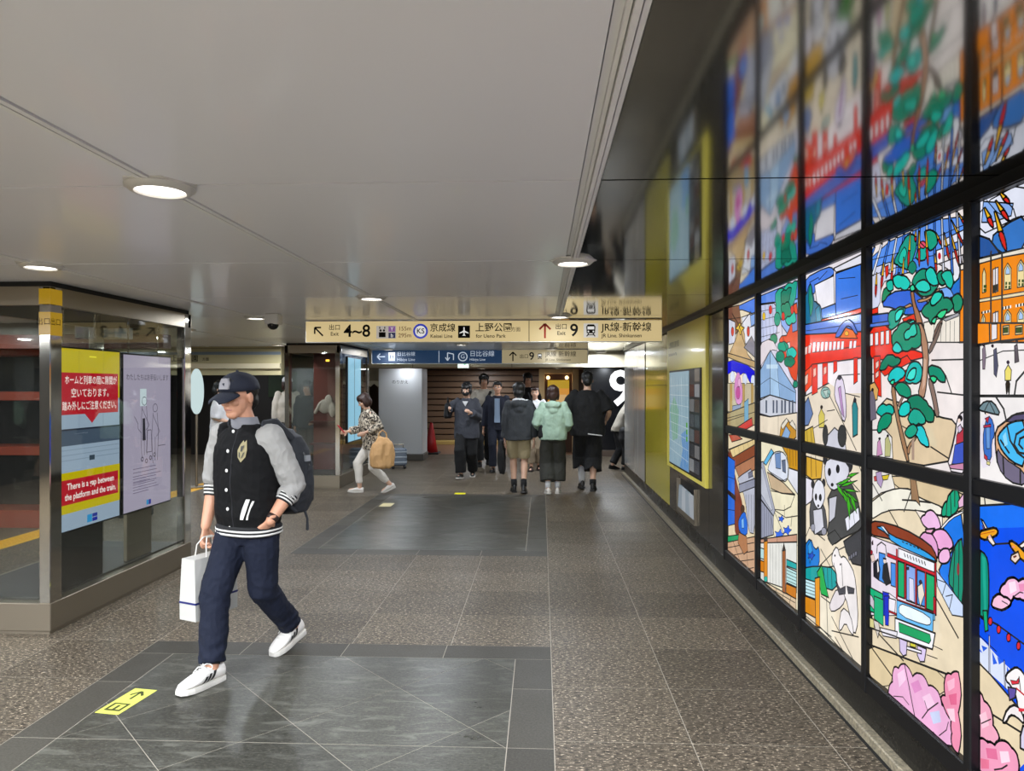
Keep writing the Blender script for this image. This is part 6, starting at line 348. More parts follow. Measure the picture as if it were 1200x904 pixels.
'Fu':'''E6D6C0;0;912,1285 1678,1285 1678,2235 912,2235|E4E8F8;6;912,2235 912,2000 1678,2000 1678,2235|3878C8;6;912,1900 1678,1900 1678,2030 912,2030|F08A14;6;912,1660 1678,1660 1678,1900 912,1900|F0DCA0;3;970,1720 1040,1720 1040,1830 970,1830|F0DCA0;3;1150,1720 1220,1720 1220,1830 1150,1830|F0DCA0;3;1330,1720 1400,1720 1400,1830 1330,1830|F0DCA0;3;1510,1720 1580,1720 1580,1830 1510,1830''',
'Fl':'''0A50E8;0;912,280 1678,280 1678,1225 912,1225|E4D2B0;6;912,280 1678,280 1678,560 912,560|1870F0;6;912,1225 912,1000 1678,1000 1678,1225|F0B8D8;6;1100,800 1400,800 1400,920 1100,920|EE9CBC;6;1000,300 1300,300 1300,450 1000,450''',
}

# ================================================================ SETTING
STEEL = mat('brushed_steel', '8E8A82', .22, 1., bump=.05, bscale=30, stretch=(1, 1, 12))
DSTEEL = mat('dark_steel', '8C8272', .42, .85)
POLISH = mat('polished_steel', 'A8A49A', .07, 1.)
ALU = mat('white_aluminium', 'E4E4E2', .4, .0)
BLACKM = mat('black_metal', '09090B', .4, 0., .3)
SLIT = mat('black_gap', '060606', .7)
CEILW = mat('ceiling_white_coated', 'E8E9EC', .3, 0., .4, coat=.22)
CEILK = mat('ceiling_dark_mirror', 'ACACA8', .08, 1.)
GRAN = stone('floor_granite', '665C4E', '2A251F', 'C4B49C', .95, 46, .4, (.65, 1.5, 1), spec=.12)
SLATE = stone('floor_slate', '44433C', '292823', '7A7766', .45, 42, .30, (1, 2.5, 1), vein='605F57')
BORDER = stone('floor_border', '45423B', '38352F', '5A554C', .3, 90, .45, spec=.18)
GROUT = mat('grout', '9A9284', .8)
KERB = stone('kerb_stone', '8A806C', '5C5648', 'A89C84', .4, 60, .4)
PLINTH = stone('plinth_stone', '191815', '0C0B0A', '5A5548', .4, 55, .26)
BEIGE = mat('beige_wall', 'B8AE9A', .6)
DARKW = mat('dark_wall', '1C1A18', .6)
WHITEW = mat('white_wall', 'D8D8D6', .45)

# ---- floor: slab with tiles as parts
fl = MB().box(-9, 5.0, -6.5, 22, -.15, -.0008).build('floor', GROUT); struct(fl)
TX, TY, X0F, Y0F = .617, .575, .055, 4.33
INL = [(-2.413, .055, .53, 4.33), (-2.413, .055, 6.63, 10.4)]
def in_inlay(x, y):
    return any(a < x < b and c < y < d for a, b, c, d in INL)
def tile_mesh(w_, d_): return MB().box(.002, w_ - .002, .002, d_ - .002, -.02, 0).mesh('tile')
std = tile_mesh(TX, TY); std.materials.append(GRAN)
far_tiles = MB()
for i in range(-15, 8):
    for j in range(-19, 31):
        x, y = X0F + i * TX, Y0F + j * TY
        cx, cy = x + TX / 2, y + TY / 2
        if x > 1.45 and y < 12.8: continue
        inl = [q for q in INL if q[0] < x + TX - .02 and q[1] > x + .02 and q[2] < y + TY - .02 and q[3] > y + .02]
        rects = [(x, x + TX, y, y + TY)]
        for a, b, c, d in inl:
            out = []
            for r in rects:
                if r[0] < a - 1e-4: out.append((r[0], a, r[2], r[3]))
                if r[1] > b + 1e-4: out.append((b, r[1], r[2], r[3]))
                m0, m1 = max(r[0], a), min(r[1], b)
                if r[2] < c - 1e-4: out.append((m0, m1, r[2], c))
                if r[3] > d + 1e-4: out.append((m0, m1, d, r[3]))
            rects = out
        near = x > -3.8 and 2.0 < y < 11.6 and x < 1.45
        for r in rects:
            r = (r[0], min(r[1], 1.455) if y < 12.7 else r[1], r[2], r[3])
            w_, d_ = r[1] - r[0], r[3] - r[2]
            if w_ < .03 or d_ < .03: continue
            if near:
                if abs(w_ - TX) < 1e-3 and abs(d_ - TY) < 1e-3: me = std
                else: me = tile_mesh(w_, d_); me.materials.append(GRAN)
                link('tile', me, fl, loc=(r[0], r[2], 0))
            else:
                far_tiles.box(r[0] + .002, r[1] - .002, r[2] + .002, r[3] - .002, -.02, 0)
stuff(far_tiles.build('distant_tiles', GRAN, fl))
def clip_half(pts, nx, ny, c):
    out = []
    for i in range(len(pts)):
        a, b = pts[i - 1], pts[i]; da, db = nx * a[0] + ny * a[1] - c, nx * b[0] + ny * b[1] - c
        if (da <= 0) != (db <= 0):
            t = da / (da - db); out.append((a[0] + (b[0] - a[0]) * t, a[1] + (b[1] - a[1]) * t))
        if db <= 0: out.append(b)
    return out
def ptile(pts, m, name='tile', h=0.):
    MB().prism([(x, y, h) for x, y in pts], (0, 0, -.02)).build(name, m, fl)
for k, (a, b, c, d) in enumerate(INL):
    ia, ib, ic, id_ = a + .21, b - .21, c + .21, d - .205
    cut = 3.11 if k == 0 else 8.5
    for y0, y1 in ((ic, cut), (cut, id_)):      # slate laid at 45 degrees
        S = .84
        for p in range(-12, 24):
            for q in range(-12, 24):
                s0, t0 = 1.27 - 8 * S + p * S, 3.63 - 8 * S + q * S
                poly = [(ia + .002, y0 + .002), (ib - .002, y0 + .002), (ib - .002, y1 - .002), (ia + .002, y1 - .002)]
                e = .0022
                for nx, ny, cc in ((1, 1, s0 + S - e), (-1, -1, -s0 - e), (-1, 1, t0 + S - e), (1, -1, -t0 - e)):
                    poly = clip_half(poly, nx, ny, cc)
                    if len(poly) < 3: break
                if len(poly) >= 3 and abs(sum(poly[i - 1][0] * poly[i][1] - poly[i][0] * poly[i - 1][1] for i in range(len(poly)))) > .004: ptile(poly, SLATE)
    for x0, x1 in ((a, ia), (ib, b)):
        ys = [c + .21] + [v for v in ([1.3, 1.9, 2.5, 3.11, 3.72] if k == 0 else [7.4, 8.0, 8.6, 9.2, 9.8]) if v > c + .3] + [d - .205]
        for y0, y1 in zip(ys, ys[1:]): ptile(rect(x0 + .002, x1 - .002, y0 + .002, y1 - .002), BORDER)
    for y0, y1 in ((c, ic), (id_, d)):
        xs = [a + .61 * n for n in range(4)] + [b]
        for x0, x1 in zip(xs, xs[1:]): ptile(rect(x0 + .002, x1 - .002, y0 + .002, y1 - .002), BORDER)

# ---- ceiling of coated panels
ce = MB().box(-9, 5.0, -6.5, 22, CEIL + .03, CEIL + .15).build('ceiling', DARKW); struct(ce)
XS = [-8.62, -7.16, -5.7, -4.25, -2.79, -1.29, .150]
YS = [2.33 + 1.4775 * k for k in range(-6, 9)]
def panel(x0, x1, y0, y1, m):
    MB().box(x0, x1, y0, y1, CEIL, CEIL + .025).build('panel', m, ce)
for x0, x1 in zip(XS, XS[1:]):
    for y0, y1 in zip(YS, YS[1:]):
        panel(x0 + .024, x1 - .024, y0 + .008, y1 - .008, CEILW)
for y0, y1 in zip(YS, YS[1:]): panel(.196, 1.50, y0 + .006, y1 - .006, CEILK)
for n, x in enumerate(XS[1:-1]):
    t = MB()
    for dx in (-.0115, .0115): t.box(x + dx - .0085, x + dx + .0085, -6.4, 14.2, CEIL - .006, CEIL + .02)
    struct(t.build('trim_%d' % (n + 1), ALU))
t = MB()
for y in YS[1:-1]: t.box(-8.6, .126, y - .0075, y - .0005, CEIL + .002, CEIL + .02)
struct(t.build('trim_16', ALU))
t = MB()
for x0, x1, z in ((.130, .149, CEIL + .008), (.150, .160, CEIL - .003), (.163, .176, CEIL - .014), (.180, .192, CEIL - .008)): t.box(x0, x1, -6.4, 14.2, z, CEIL + .02)
struct(t.build('trim_6', ALU))

# ---- downlights at the panel crossings
LENS = glow('FFF8F0', 6.0)
RING = mat('lamp_ring', 'D0CEC8', .3, .2)
def lamp_meshes():
    r = MB()
    prof = [(.112, .0), (.112, -.008), (.096, -.022), (.082, -.024), (.076, -.014), (.076, .0)]
    r.loft([r.ring((0, 0, z), (q, 0, 0), (0, q, 0), 32) for q, z in prof], caps=False)
    r.loft([r.ring((0, 0, z), (q, 0, 0), (0, q, 0), 6) for q, z in ((.128, -.003), (.128, .002))])
    l = MB(); l.disc((0, 0), .0765, -.016, -.008, 32)
    a, b = r.mesh('ring'), l.mesh('lens'); a.materials.append(RING); b.materials.append(LENS)
    return a, b
RM, LM = lamp_meshes()
ORD = 'first second third fourth fifth sixth seventh eighth ninth tenth eleventh twelfth thirteenth fourteenth'.split()
BACK_LAMPS = 7.0
AL = bpy.data.lights.new('downlight', 'AREA'); AL.shape = 'DISK'; AL.size = .15; AL.energy = LAMP_POWER; AL.color = (.92, .98, 1.06); AL.spread = math.radians(178)
def downlight(x, y, label, z=CEIL, power=1.):
    o = thing('downlight', label, 'light', (x, y, z), 0, 'round ceiling downlights')
    smooth_by_angle(link('ring', RM, o)); link('lens', LM, o)
    d = AL if power == 1 else AL.copy()
    if power != 1: d.energy = LAMP_POWER * power
    l = bpy.data.objects.new('lamp_light', d); COL.objects.link(l); l.location = (0, 0, -.03); l.parent = o
Yl = [2.33 + 1.4775 * k for k in range(-5, 9)]
names = {(-1.29, 2.33): 'large round downlight nearest the camera on the left ceiling trim', (-1.29, 5.285): 'round downlight further down the left ceiling trim above the wide yellow sign',
         (.167, 3.8075): 'round downlight on the trim beside the black mirror ceiling', (.167, 6.7625): 'round downlight on the black ceiling edge just before the wide yellow sign',
         (-2.79, 3.8075): 'round downlight above the corner of the near glass case', (-2.79, 6.7625): 'round downlight above the far end of the near glass case',
         (-1.29, 8.24): 'round downlight hidden right behind the wide yellow sign', (-1.29, 11.195): 'round downlight in front of the blue hanging sign',
         (.167, 9.7175): 'round downlight between the yellow sign and the far hall', (-2.79, 9.7175): 'round downlight before the far glass case',
         (.167, 12.6725): 'round downlight by the right end of the far soffit', (-2.79, 12.6725): 'round downlight above the side of the far glass case',
         (-4.25, 11.195): 'round downlight over the side passage beyond the security camera', (-4.25, 5.285): 'round downlight inside the roof of the near glass case', (-4.25, 8.24): 'round downlight over the side passage behind the capped person'}
for i, x in enumerate((.167, -1.29, -2.79, -4.25, -5.7, -7.16)):
    for j, y in enumerate(Yl):
        if (i + j) % 2: continue
        if x == -4.25 and abs(y - 5.285) < .1: continue
        key = min(names, key=lambda q: abs(q[0] - x) + abs(q[1] - y))
        lab = names[key] if abs(key[0] - x) + abs(key[1] - y) < .05 else ('ceiling downlight over the side passage, %s trim from the mural, %s row' % (ORD[i], ORD[j]) if y > 1 else 'ceiling downlight behind the photographer, %s trim from the mural, %s row' % (('first', 'second', 'third', 'fourth', 'fifth', 'sixth')[i], ORD[j]))
        downlight(x, y, lab, CEIL, 1. if y > 2 else BACK_LAMPS)

# ---- right wall: slab, kerb, plinth
wr = MB().box(1.515, 1.8, -6.5, 12.85, 0, CEIL + .1).build('wall_right', BLACKM); struct(wr)
k = MB().bbox(1.455, 1.56, -6.4, 12.85, -.01, .045, .006).build('baseboard_right', KERB); struct(k)
k = MB().bbox(1.496, 1.53, -6.4, 12.85, .046, .2, .003).build('trim_7', PLINTH); struct(k)
k = MB().box(1.44, 1.456, -6.4, 12.85, -.01, .002).build('trim_8', SLIT); struct(k)
k = MB().box(1.47, 1.52, -6.4, 12.85, 2.238, CEIL).build('trim_9', BLACKM); struct(k)
# black panel between map board and mural, dark panels below
def wallpanel(y0, y1, z0, z1, m, x=1.497, name='panel'):
    return MB().bbox(x, 1.52, y0, y1, z0, z1, .003).build(name, m, wr)
BLKP = mat('black_gloss_panel', '1A1816', .16, 0., .6, coat=.4)
wallpanel(5.80, 6.375, .2, 2.236, BLKP)
wallpanel(6.38, 6.86, .2, .675, BLKP); wallpanel(7.77, 8.34, .2, .675, BLKP)
wallpanel(6.862, 7.768, .2, .25, BLKP); wallpanel(6.862, 7.768, .61, .675, BLKP)
YEL = mat('yellow_coated_panel', 'B4AA2C', .16, .0, .5, coat=.5)
YELB = mat('yellow_board', 'ECDC60', .3, 0., .5, coat=.3)
wallpanel(8.35, 10.26, .2, 2.236, YEL)
wallpanel(10.29, 11.05, .2, 2.236, mat('silver_panel', 'C4C4C0', .14, .35)); wallpanel(11.07, 12.84, .2, 2.236, mat('silver_panel', 'C4C4C0', .14, .35))
MB().box(1.49, 1.52, 10.262, 10.288, .2, 2.236).build('joint', SLIT, wr)
YTXT = mat('brown_print', '5A4A14', .5)
for z, s in ((1.98, .5), (1.72, .9), (1.66, .9), (1.6, .9), (1.54, .8), (1.48, .9), (1.42, .7), (1.36, .9), (1.3, .9), (1.24, .6), (1.18, .9), (1.12, .8)):
    pass
MB().box(1.4945, 1.5, 8.36, 10.25, 1.61, 1.616).build('seam', SLIT, wr)

# ---- mural frame, stained glass panels
BARS = [5.77, 4.92, 4.10, 3.294, 2.506, 1.70, .89]
fr = MB().bbox(1.478, 1.52, .87, 5.795, 1.225, 1.285, .006)
for y in BARS: fr.bbox(1.470, 1.52, y - .022, y + .022, .2, 2.24, .005)
fr.bbox(1.474, 1.52, .87, 5.795, .2, .281, .006); fr.bbox(1.475, 1.52, .87, 5.795, 2.234, 2.262, .004)
mf = fr.build('trim_10', BLACKM); struct(mf)
MURAL_DESC = {'Au': 'upper stained glass panel with blue curtain and pink lantern shrine, farthest along the wall', 'Al': 'lower stained glass panel with tree trunk and blue window, farthest along the wall',
  'Bu': 'upper stained glass panel with pale blue pointed hall and kites', 'Bl': 'lower stained glass panel with blue birds and grey street houses',
  'Cu': 'upper stained glass panel with red temple hall under blue roof', 'Cl': 'lower stained glass panel with two pandas and white horse',
  'Du': 'upper stained glass panel with tall twisted pine and rocket streaks', 'Dl': 'lower stained glass panel with old tram and pink blossom',
  'Eu': 'upper stained glass panel with orange brick station and round water basin', 'El': 'lower stained glass panel with orange biplanes over deep blue lake',
  'Fu': 'upper stained glass panel beyond the picture edge, plain orange front', 'Fl': 'lower stained glass panel beyond the picture edge, plain blue lake'}
LEAD = mat('lead_came', '141210', .45, .2)
def ribbon(mb, a, b, x, wd):
    d = Vector((b[0] - a[0], b[1] - a[1]))
    if d.length < 1e-6: return
    d.normalize(); n = Vector((-d.y, d.x)) * wd / 2; e = d * wd * .4
    q = [(a[0] - e.x + n.x, a[1] - e.y + n.y), (b[0] + e.x + n.x, b[1] + e.y + n.y), (b[0] + e.x - n.x, b[1] + e.y - n.y), (a[0] - e.x - n.x, a[1] - e.y - n.y)]
    mb.add([(x, *p) for p in q], [(0, 1, 2, 3)])
def mural():
    for key, s in MURAL_ART.items():
        i = 'ABCDEF'.index(key[0]); y0, y1 = BARS[i + 1] + .022, BARS[i] - .022
        z0, z1 = (1.285, 2.235) if key[1] == 'u' else (.28, 1.225)
        root = thing('stained_glass_panel', MURAL_DESC[key], 'stained glass', (1.505, (y0 + y1) / 2, z0), 0, 'backlit stained glass panels of the mural')
        O_ = Vector(root.location)
        boxes = []; lead = MB(); small = MB(); smats = []
        back = MB().box(0.001, .008, y0 - O_.y, y1 - O_.y, 0, z1 - z0).build('backing', LEAD, root)
        for n, rec in enumerate(s.split('|')):
            col, wd, pts = rec.split(';'); wd = float(wd) / 1000 * 1.25
            P = [tuple(float(v) / 1000 for v in p.split(',')) for p in pts.split()]
            P = [(a - O_.y, b - O_.z) for a, b in P]
            bb = (min(p[0] for p in P) - .003, max(p[0] for p in P) + .003, min(p[1] for p in P) - .003, max(p[1] for p in P) + .003)
            lv = 0
            for B, l_ in boxes:
                if B[0] < bb[1] and B[1] > bb[0] and B[2] < bb[3] and B[3] > bb[2] and l_ >= lv: lv = l_ + 1
            boxes.append((bb, lv))
            x = -.0008 - .00045 * lv
            if col == '-':
                ribbon(lead, P[0], P[1], x, wd); continue
            ar = sum(P[k - 1][0] * P[k][1] - P[k][0] * P[k - 1][1] for k in range(len(P))) / 2
            if ar > 0: P.reverse()
            m = glow(col, ART, .12, .25, .22)
            if (wd <= .0026 or abs(ar) < .0012) and n > 0:
                if m not in smats: smats.append(m)
                small.cur = smats.index(m); small.add([(x, *p) for p in P], [tuple(range(len(P)))])
            else:
                me = bpy.data.meshes.new('glass_piece'); me.from_pydata([(x, *p) for p in P], [], [tuple(range(len(P)))]); me.update(); me.materials.append(m)
                link('glass_piece', me, root)
            if wd > 0 and n > 0:
                for k in range(len(P)): ribbon(lead, P[k - 1], P[k], x - .0002, wd)
        if lead.v: lead.build('lead_line', LEAD, root)
        if small.v: stuff(small.build('painted_detail', smats, root))
ART = .94
mural()

# ---- other walls
struct(MB().box(-9, 1.6, -6.7, -6.4, 0, CEIL + .1).build('wall_back', BEIGE))
struct(MB().box(-9.2, -8.7, -6.5, 22, 0, CEIL + .1).build('wall_left', DARKW))
struct(MB().box(-9, 5, 21.2, 21.5, 0, CEIL + .1).build('wall_front', mat('far_wall', '6A5848', .6)))
struct(MB().box(4.6, 5.0, 12.8, 22, 0, CEIL + .1).build('wall_side', DARKW))
struct(MB().box(1.52, 5, 12.6, 12.84, 0, CEIL + .1).build('wall_return', DARKW))
# lowered soffit across the passage before the far hall
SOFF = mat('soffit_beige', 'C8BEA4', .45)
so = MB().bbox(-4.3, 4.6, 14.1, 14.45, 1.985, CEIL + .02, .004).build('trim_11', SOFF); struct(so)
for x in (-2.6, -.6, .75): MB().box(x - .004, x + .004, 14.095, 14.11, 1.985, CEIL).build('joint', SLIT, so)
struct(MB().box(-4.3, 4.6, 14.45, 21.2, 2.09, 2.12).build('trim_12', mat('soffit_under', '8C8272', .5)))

# ================================================================ SIGNS
INK = mat('sign_ink', '14110E', .8, 0., .1)
INKR = mat('sign_ink_red', '6A2018', .8, 0., .1)
def sgn(name, label, x0, x1, z0, z1, y, d=.09):
    """box sign hung from the ceiling with two stems"""
    o = thing(name, label, 'sign', ((x0 + x1) / 2, y, z0))
    MB().bbox(-(x1 - x0) / 2, (x1 - x0) / 2, .0, d, 0, z1 - z0, .004).build('housing', ALU, o)
    return o
YS_ = 7.15
sg = sgn('guide_sign', 'wide yellow backlit exit sign hung across the passage with arrows to exits 4-8 and 9', -2.431, 1.211, 2.05, 2.272, YS_)
sg.location = (0, 0, 0)
for c in sg.children: c.location = (-.61, YS_, 2.05)
MB().box(-2.425, 1.205, YS_ - .004, YS_ + .01, 2.057, 2.266).build('face', glow('E8D098', .7, .55, .2), sg)
yf = YS_ - .006
SX = lambda px: (px - 635) * YS_ / 825 - .012           # sign layout: photo column -> metres along the sign
SZ = lambda py: 1.6 + (453 - py) * YS_ / 825
def arrow(cx, cz, s, ang, m, parent, y, face='-Y'):
    R = Matrix.Rotation(ang, 2); ps = [bar((0, -1), (0, .8), .26), bar((0, .95), (-.75, .2), .26), bar((0, .95), (.75, .2), .26)]
    flats([[tuple(R @ Vector((a * s, b * s))) for a, b in p] for p in ps], (cx, y, cz), m, face, parent, 'arrow')
arrow(SX(372), SZ(388), .062, math.radians(45), INK, sg, yf)
text('出口', (SX(391), yf, SZ(383.5)), .062, INK, parent=sg, align='CENTER', bold=.0005)
text('Exit', (SX(391), yf, SZ(391)), .055, INK, parent=sg, align='CENTER', bold=.0005)
text('4~8', (SX(418), yf, SZ(388)), .175, INK, parent=sg, align='CENTER', bold=.003)
PAN = glow('B8B0A8', .75); PURP = glow('8A5A9A', .7); NAVY = glow('1C2450', .7); BLUE = glow('2838B8', .75); WHT = glow('F4F2EE', .7); 
flat(rect(SX(441), SX(464.5), SZ(396.5), SZ(381.5)), (0, yf + .0006, 0), PAN, parent=sg, name='lift_symbol')
flats([rect(SX(444), SX(452), SZ(395), SZ(389)), circ(SX(446), SZ(387), .012, 10), circ(SX(450), SZ(387), .012, 10), bar((SX(445), SZ(385)), (SX(445), SZ(382.5)), .01), bar((SX(451), SZ(385)), (SX(451), SZ(382.5)), .01)], (0, yf, 0), INK, parent=sg, name='lift_symbol')
flat(rect(SX(455.5), SX(463.5), SZ(388.5), SZ(382)), (0, yf, 0), PURP, parent=sg, name='toilet_symbol'); flat(rect(SX(455.5), SX(463.5), SZ(396), SZ(389.5)), (0, yf, 0), NAVY, parent=sg, name='wheelchair_symbol')
text('Y', (SX(459.5), yf - .0006, SZ(385.3)), .05, WHT, parent=sg, align='CENTER'); text('b', (SX(459.5), yf - .0006, SZ(393)), .055, WHT, parent=sg, align='CENTER')
text('155m', (SX(467), yf, SZ(385)), .06, INKR, parent=sg); text('295m', (SX(467), yf, SZ(393)), .06, INKR, parent=sg)
flat(circ(SX(493.5), SZ(388), .077, 28), (0, yf + .0008, 0), BLUE, parent=sg, name='line_badge'); flat(circ(SX(493.5), SZ(388), .056, 28), (0, yf, 0), WHT, parent=sg, name='line_badge')
text('KS', (SX(493.5), yf - .0008, SZ(388)), .075, INK, parent=sg, align='CENTER', bold=.001)
text('京成線', (SX(504.5), yf, SZ(384.5)), .088, INK, parent=sg, bold=.001); text('Keisei Line', (SX(505), yf, SZ(394)), .052, INK, parent=sg, bold=.0006)
flat(rect(SX(538), SX(552), SZ(396), SZ(381.5)), (0, yf + .0006, 0), INK, parent=sg, name='plane_symbol')
pcx, pcz, u = SX(545), SZ(388.6), .0078
flats([[(pcx - .8 * u, pcz - 5 * u), (pcx + .8 * u, pcz - 5 * u), (pcx + .8 * u, pcz + 5 * u), (pcx, pcz + 6.4 * u), (pcx - .8 * u, pcz + 5 * u)], [(pcx, pcz + 2 * u), (pcx + 6 * u, pcz - 1.6 * u), (pcx + 6 * u, pcz - 2.6 * u), (pcx, pcz - .8 * u), (pcx - 6 * u, pcz - 2.6 * u), (pcx - 6 * u, pcz - 1.6 * u)], [(pcx, pcz - 3 * u), (pcx + 2.4 * u, pcz - 5.4 * u), (pcx - 2.4 * u, pcz - 5.4 * u)]], (0, yf - .0004, 0), WHT, parent=sg, name='plane_symbol')
text('上野公園', (SX(558), yf, SZ(384.5)), .095, INK, parent=sg, bold=.001); text('方面', (SX(600), yf, SZ(386.5)), .05, INK, parent=sg); text('for Ueno Park', (SX(559), yf, SZ(394)), .052, INK, parent=sg, bold=.0006)
flat(rect(SX(621), SX(621.8), SZ(400.5), SZ(376)), (0, yf, 0), INK, parent=sg, name='divider')
arrow(SX(640), SZ(388), .075, 0, INKR, sg, yf)
text('出口', (SX(659), yf, SZ(383.5)), .062, INK, parent=sg, align='CENTER', bold=.0005); text('Exit', (SX(659), yf, SZ(391)), .055, INK, parent=sg, align='CENTER', bold=.0005)
text('9', (SX(674), yf, SZ(388)), .175, INK, parent=sg, align='CENTER', bold=.003)
flat(rect(SX(685), SX(702), SZ(396), SZ(379.5)), (0, yf + .0006, 0), glow('D8D4CC', .72), parent=sg, name='train_symbol')
def train(cx, cz, k, parent, y):
    flat([(cx - 4 * k, cz - 2.5 * k), (cx + 4 * k, cz - 2.5 * k), (cx + 4.4 * k, cz + 4 * k), (cx + 3 * k, cz + 6 * k), (cx - 3 * k, cz + 6 * k), (cx - 4.4 * k, cz + 4 * k)], (0, y, 0), INK, parent=parent, name='train_symbol')
    flats([rect(cx - 3.2 * k, cx + 3.2 * k, cz + 1.2 * k, cz + 4 * k), circ(cx - 2.4 * k, cz - .8 * k, .8 * k, 8), circ(cx + 2.4 * k, cz - .8 * k, .8 * k, 8)], (0, y - .0006, 0), WHT, parent=parent, name='train_symbol')
    flats([bar((cx - 2 * k, cz - 2.5 * k), (cx - 4 * k, cz - 5.5 * k), k), bar((cx + 2 * k, cz - 2.5 * k), (cx + 4 * k, cz - 5.5 * k), k), bar((cx - 3 * k, cz - 4 * k), (cx + 3 * k, cz - 4 * k), .8 * k)], (0, y, 0), INK, parent=parent, name='train_symbol')
train(SX(693.5), SZ(388), .0105, sg, yf)
text('JR線·新幹線', (SX(706), yf, SZ(384.5)), .098, INK, parent=sg, bold=.001); text('JR Line. Shinkansen', (SX(706), yf, SZ(394)), .052, INK, parent=sg, bold=.0006)

# blue and beige sign before the far hall
YB = 12.9
BX = lambda px: (px - 635) * YB / 825 - .03
BZ = lambda py: 1.6 + (453 - py) * YB / 825
sb = thing('guide_sign', 'smaller blue and beige hanging sign behind the wide yellow one', 'sign', (0, 0, 0))
MB().bbox(BX(435.5), BX(691), YB + .002, YB + .08, BZ(426.5), BZ(409.5), .003).build('housing', ALU, sb)
MB().box(BX(436.5), BX(590), YB - .004, YB + .01, BZ(425.8), BZ(410.3)).build('blue_face', glow('2E4C72', .42, .55, .2), sb)
MB().box(BX(590.2), BX(690), YB - .004, YB + .01, BZ(425.8), BZ(410.3)).build('beige_face', glow('A89A78', .75, .55, .2), sb)
PALE = glow('C8D4E4', .7); yb = YB - .006
arrow(BX(447), BZ(418), .075, math.radians(90), PALE, sb, yb)
flat(rect(BX(456), BX(463.5), BZ(423), BZ(413)), (0, yb, 0), PALE, parent=sb, name='station_symbol')
text('H', (BX(459.8), yb - .001, BZ(418)), .12, NAVY, parent=sb, align='CENTER')
text('日比谷線', (BX(466), yb, BZ(415)), .085, PALE, parent=sb); text('Hibiya Line', (BX(466), yb, BZ(421.5)), .075, PALE, parent=sb)
flat(rect(BX(515.5), BX(516.2), BZ(425), BZ(411)), (0, yb, 0), PALE, parent=sb, name='divider')
ar_ = [circ(0, 0, .05, 12, 0, math.pi)]
flats([bar((BX(533), BZ(422)), (BX(533), BZ(415)), .018), bar((BX(533), BZ(415)), (BX(526), BZ(413.5)), .018), bar((BX(526), BZ(413.5)), (BX(526), BZ(422)), .018), bar((BX(526), BZ(422.6)), (BX(523.5), BZ(419)), .018), bar((BX(526), BZ(422.6)), (BX(528.5), BZ(419)), .018)], (0, yb, 0), PALE, parent=sb, name='arrow')
flats([circ(BX(544), BZ(418), .088, 20)], (0, yb + .001, 0), PALE, parent=sb, name='line_badge'); flats([circ(BX(544), BZ(418), .07, 20)], (0, yb, 0), glow('2E4C72', .42, .55, .2), parent=sb, name='line_badge'); text('G', (BX(544), yb - .001, BZ(418)), .11, PALE, parent=sb, align='CENTER')
text('日比谷線', (BX(552), yb, BZ(415)), .115, PALE, parent=sb); text('Hibiya Line', (BX(552), yb, BZ(421.5)), .065, PALE, parent=sb)
arrow(BX(603), BZ(418), .085, 0, INK, sb, yb)
text('出口', (BX(616), yb, BZ(418)), .085, INK, parent=sb, align='CENTER'); text('9', (BX(625), yb, BZ(418)), .2, INK, parent=sb, align='CENTER', bold=.003)
train(BX(634.5), BZ(418), .009, sb, yb)
text('JR線 新幹線', (BX(641), yb, BZ(415.5)), .11, INK, parent=sb); text('JR Line. Shinkansen', (BX(641), yb, BZ(422)), .06, INK, parent=sb)
MB().disc((BX(440) + .3, YB + .04), .012, BZ(409.5), CEIL).disc((BX(685) - .3, YB + .04), .012, BZ(409.5), CEIL).build('stem', ALU, sb)
ex = thing('exit_sign', 'small green and white emergency exit light under the blue sign', 'sign', (0, 0, 0))
xe, ze = (544.5 - 635) * 13.0 / 825 - .03, 1.6 + (453 - 427) * 13.0 / 825
MB().bbox(xe - .11, xe + .11, 13.0, 13.07, ze - .075, ze + .06, .004).build('housing', ALU, ex)
MB().box(xe - .1, xe + .1, 12.992, 13.01, ze - .065, ze + .045).build('face', glow('E8FFF4', 1.2), ex)
flat([(xe - .04, ze + .045), (xe + .1, ze + .045), (xe + .1, ze + .02), (xe + .03, ze - .01), (xe - .02, ze + .01)], (0, 12.99, 0), glow('10B070', 1.0), parent=ex, name='running_figure_symbol')
MB().disc((xe, 13.04), .01, ze + .055, CEIL).build('stem', ALU, ex)

# floor stickers
def sticker(label, x, y, w_, d_, rot, col, sym=True):
    o = thing('floor_sticker', label, 'sticker', (x, y, 0), rot)
    MB().box(-w_ / 2, w_ / 2, -d_ / 2, d_ / 2, .0003, .0016).build('sheet', mat('sticker_' + col, col, .4), o)
    if sym:
        flats([bar((0, .02), (0, .1), .014), bar((0, .11), (-.035, .065), .014), bar((0, .11), (.035, .065), .014), rect(-.045, .045, -.11, -.095), rect(-.045, -.03, -.095, -.04), rect(.03, .045, -.095, -.04), rect(-.045, .045, -.04, -.028), rect(-.008, .008, -.095, -.05)], (0, 0, .0022), mat('sticker_ink', '3A3E10', .5), '+Z', o, 'symbol')
sticker('yellow green floor sticker with up arrow on the near dark border', -2.105, 3.49, .13, .28, math.radians(-8), 'C8CC58')
sticker('faded cream floor sticker on the far dark border', -2.09, 9.42, .16, .28, 0, 'C8BC90', False)
sticker('small bright yellow floor sticker at the back of the far inlay', -1.22, 10.46, .16, .14, 0, 'E8E000', False)

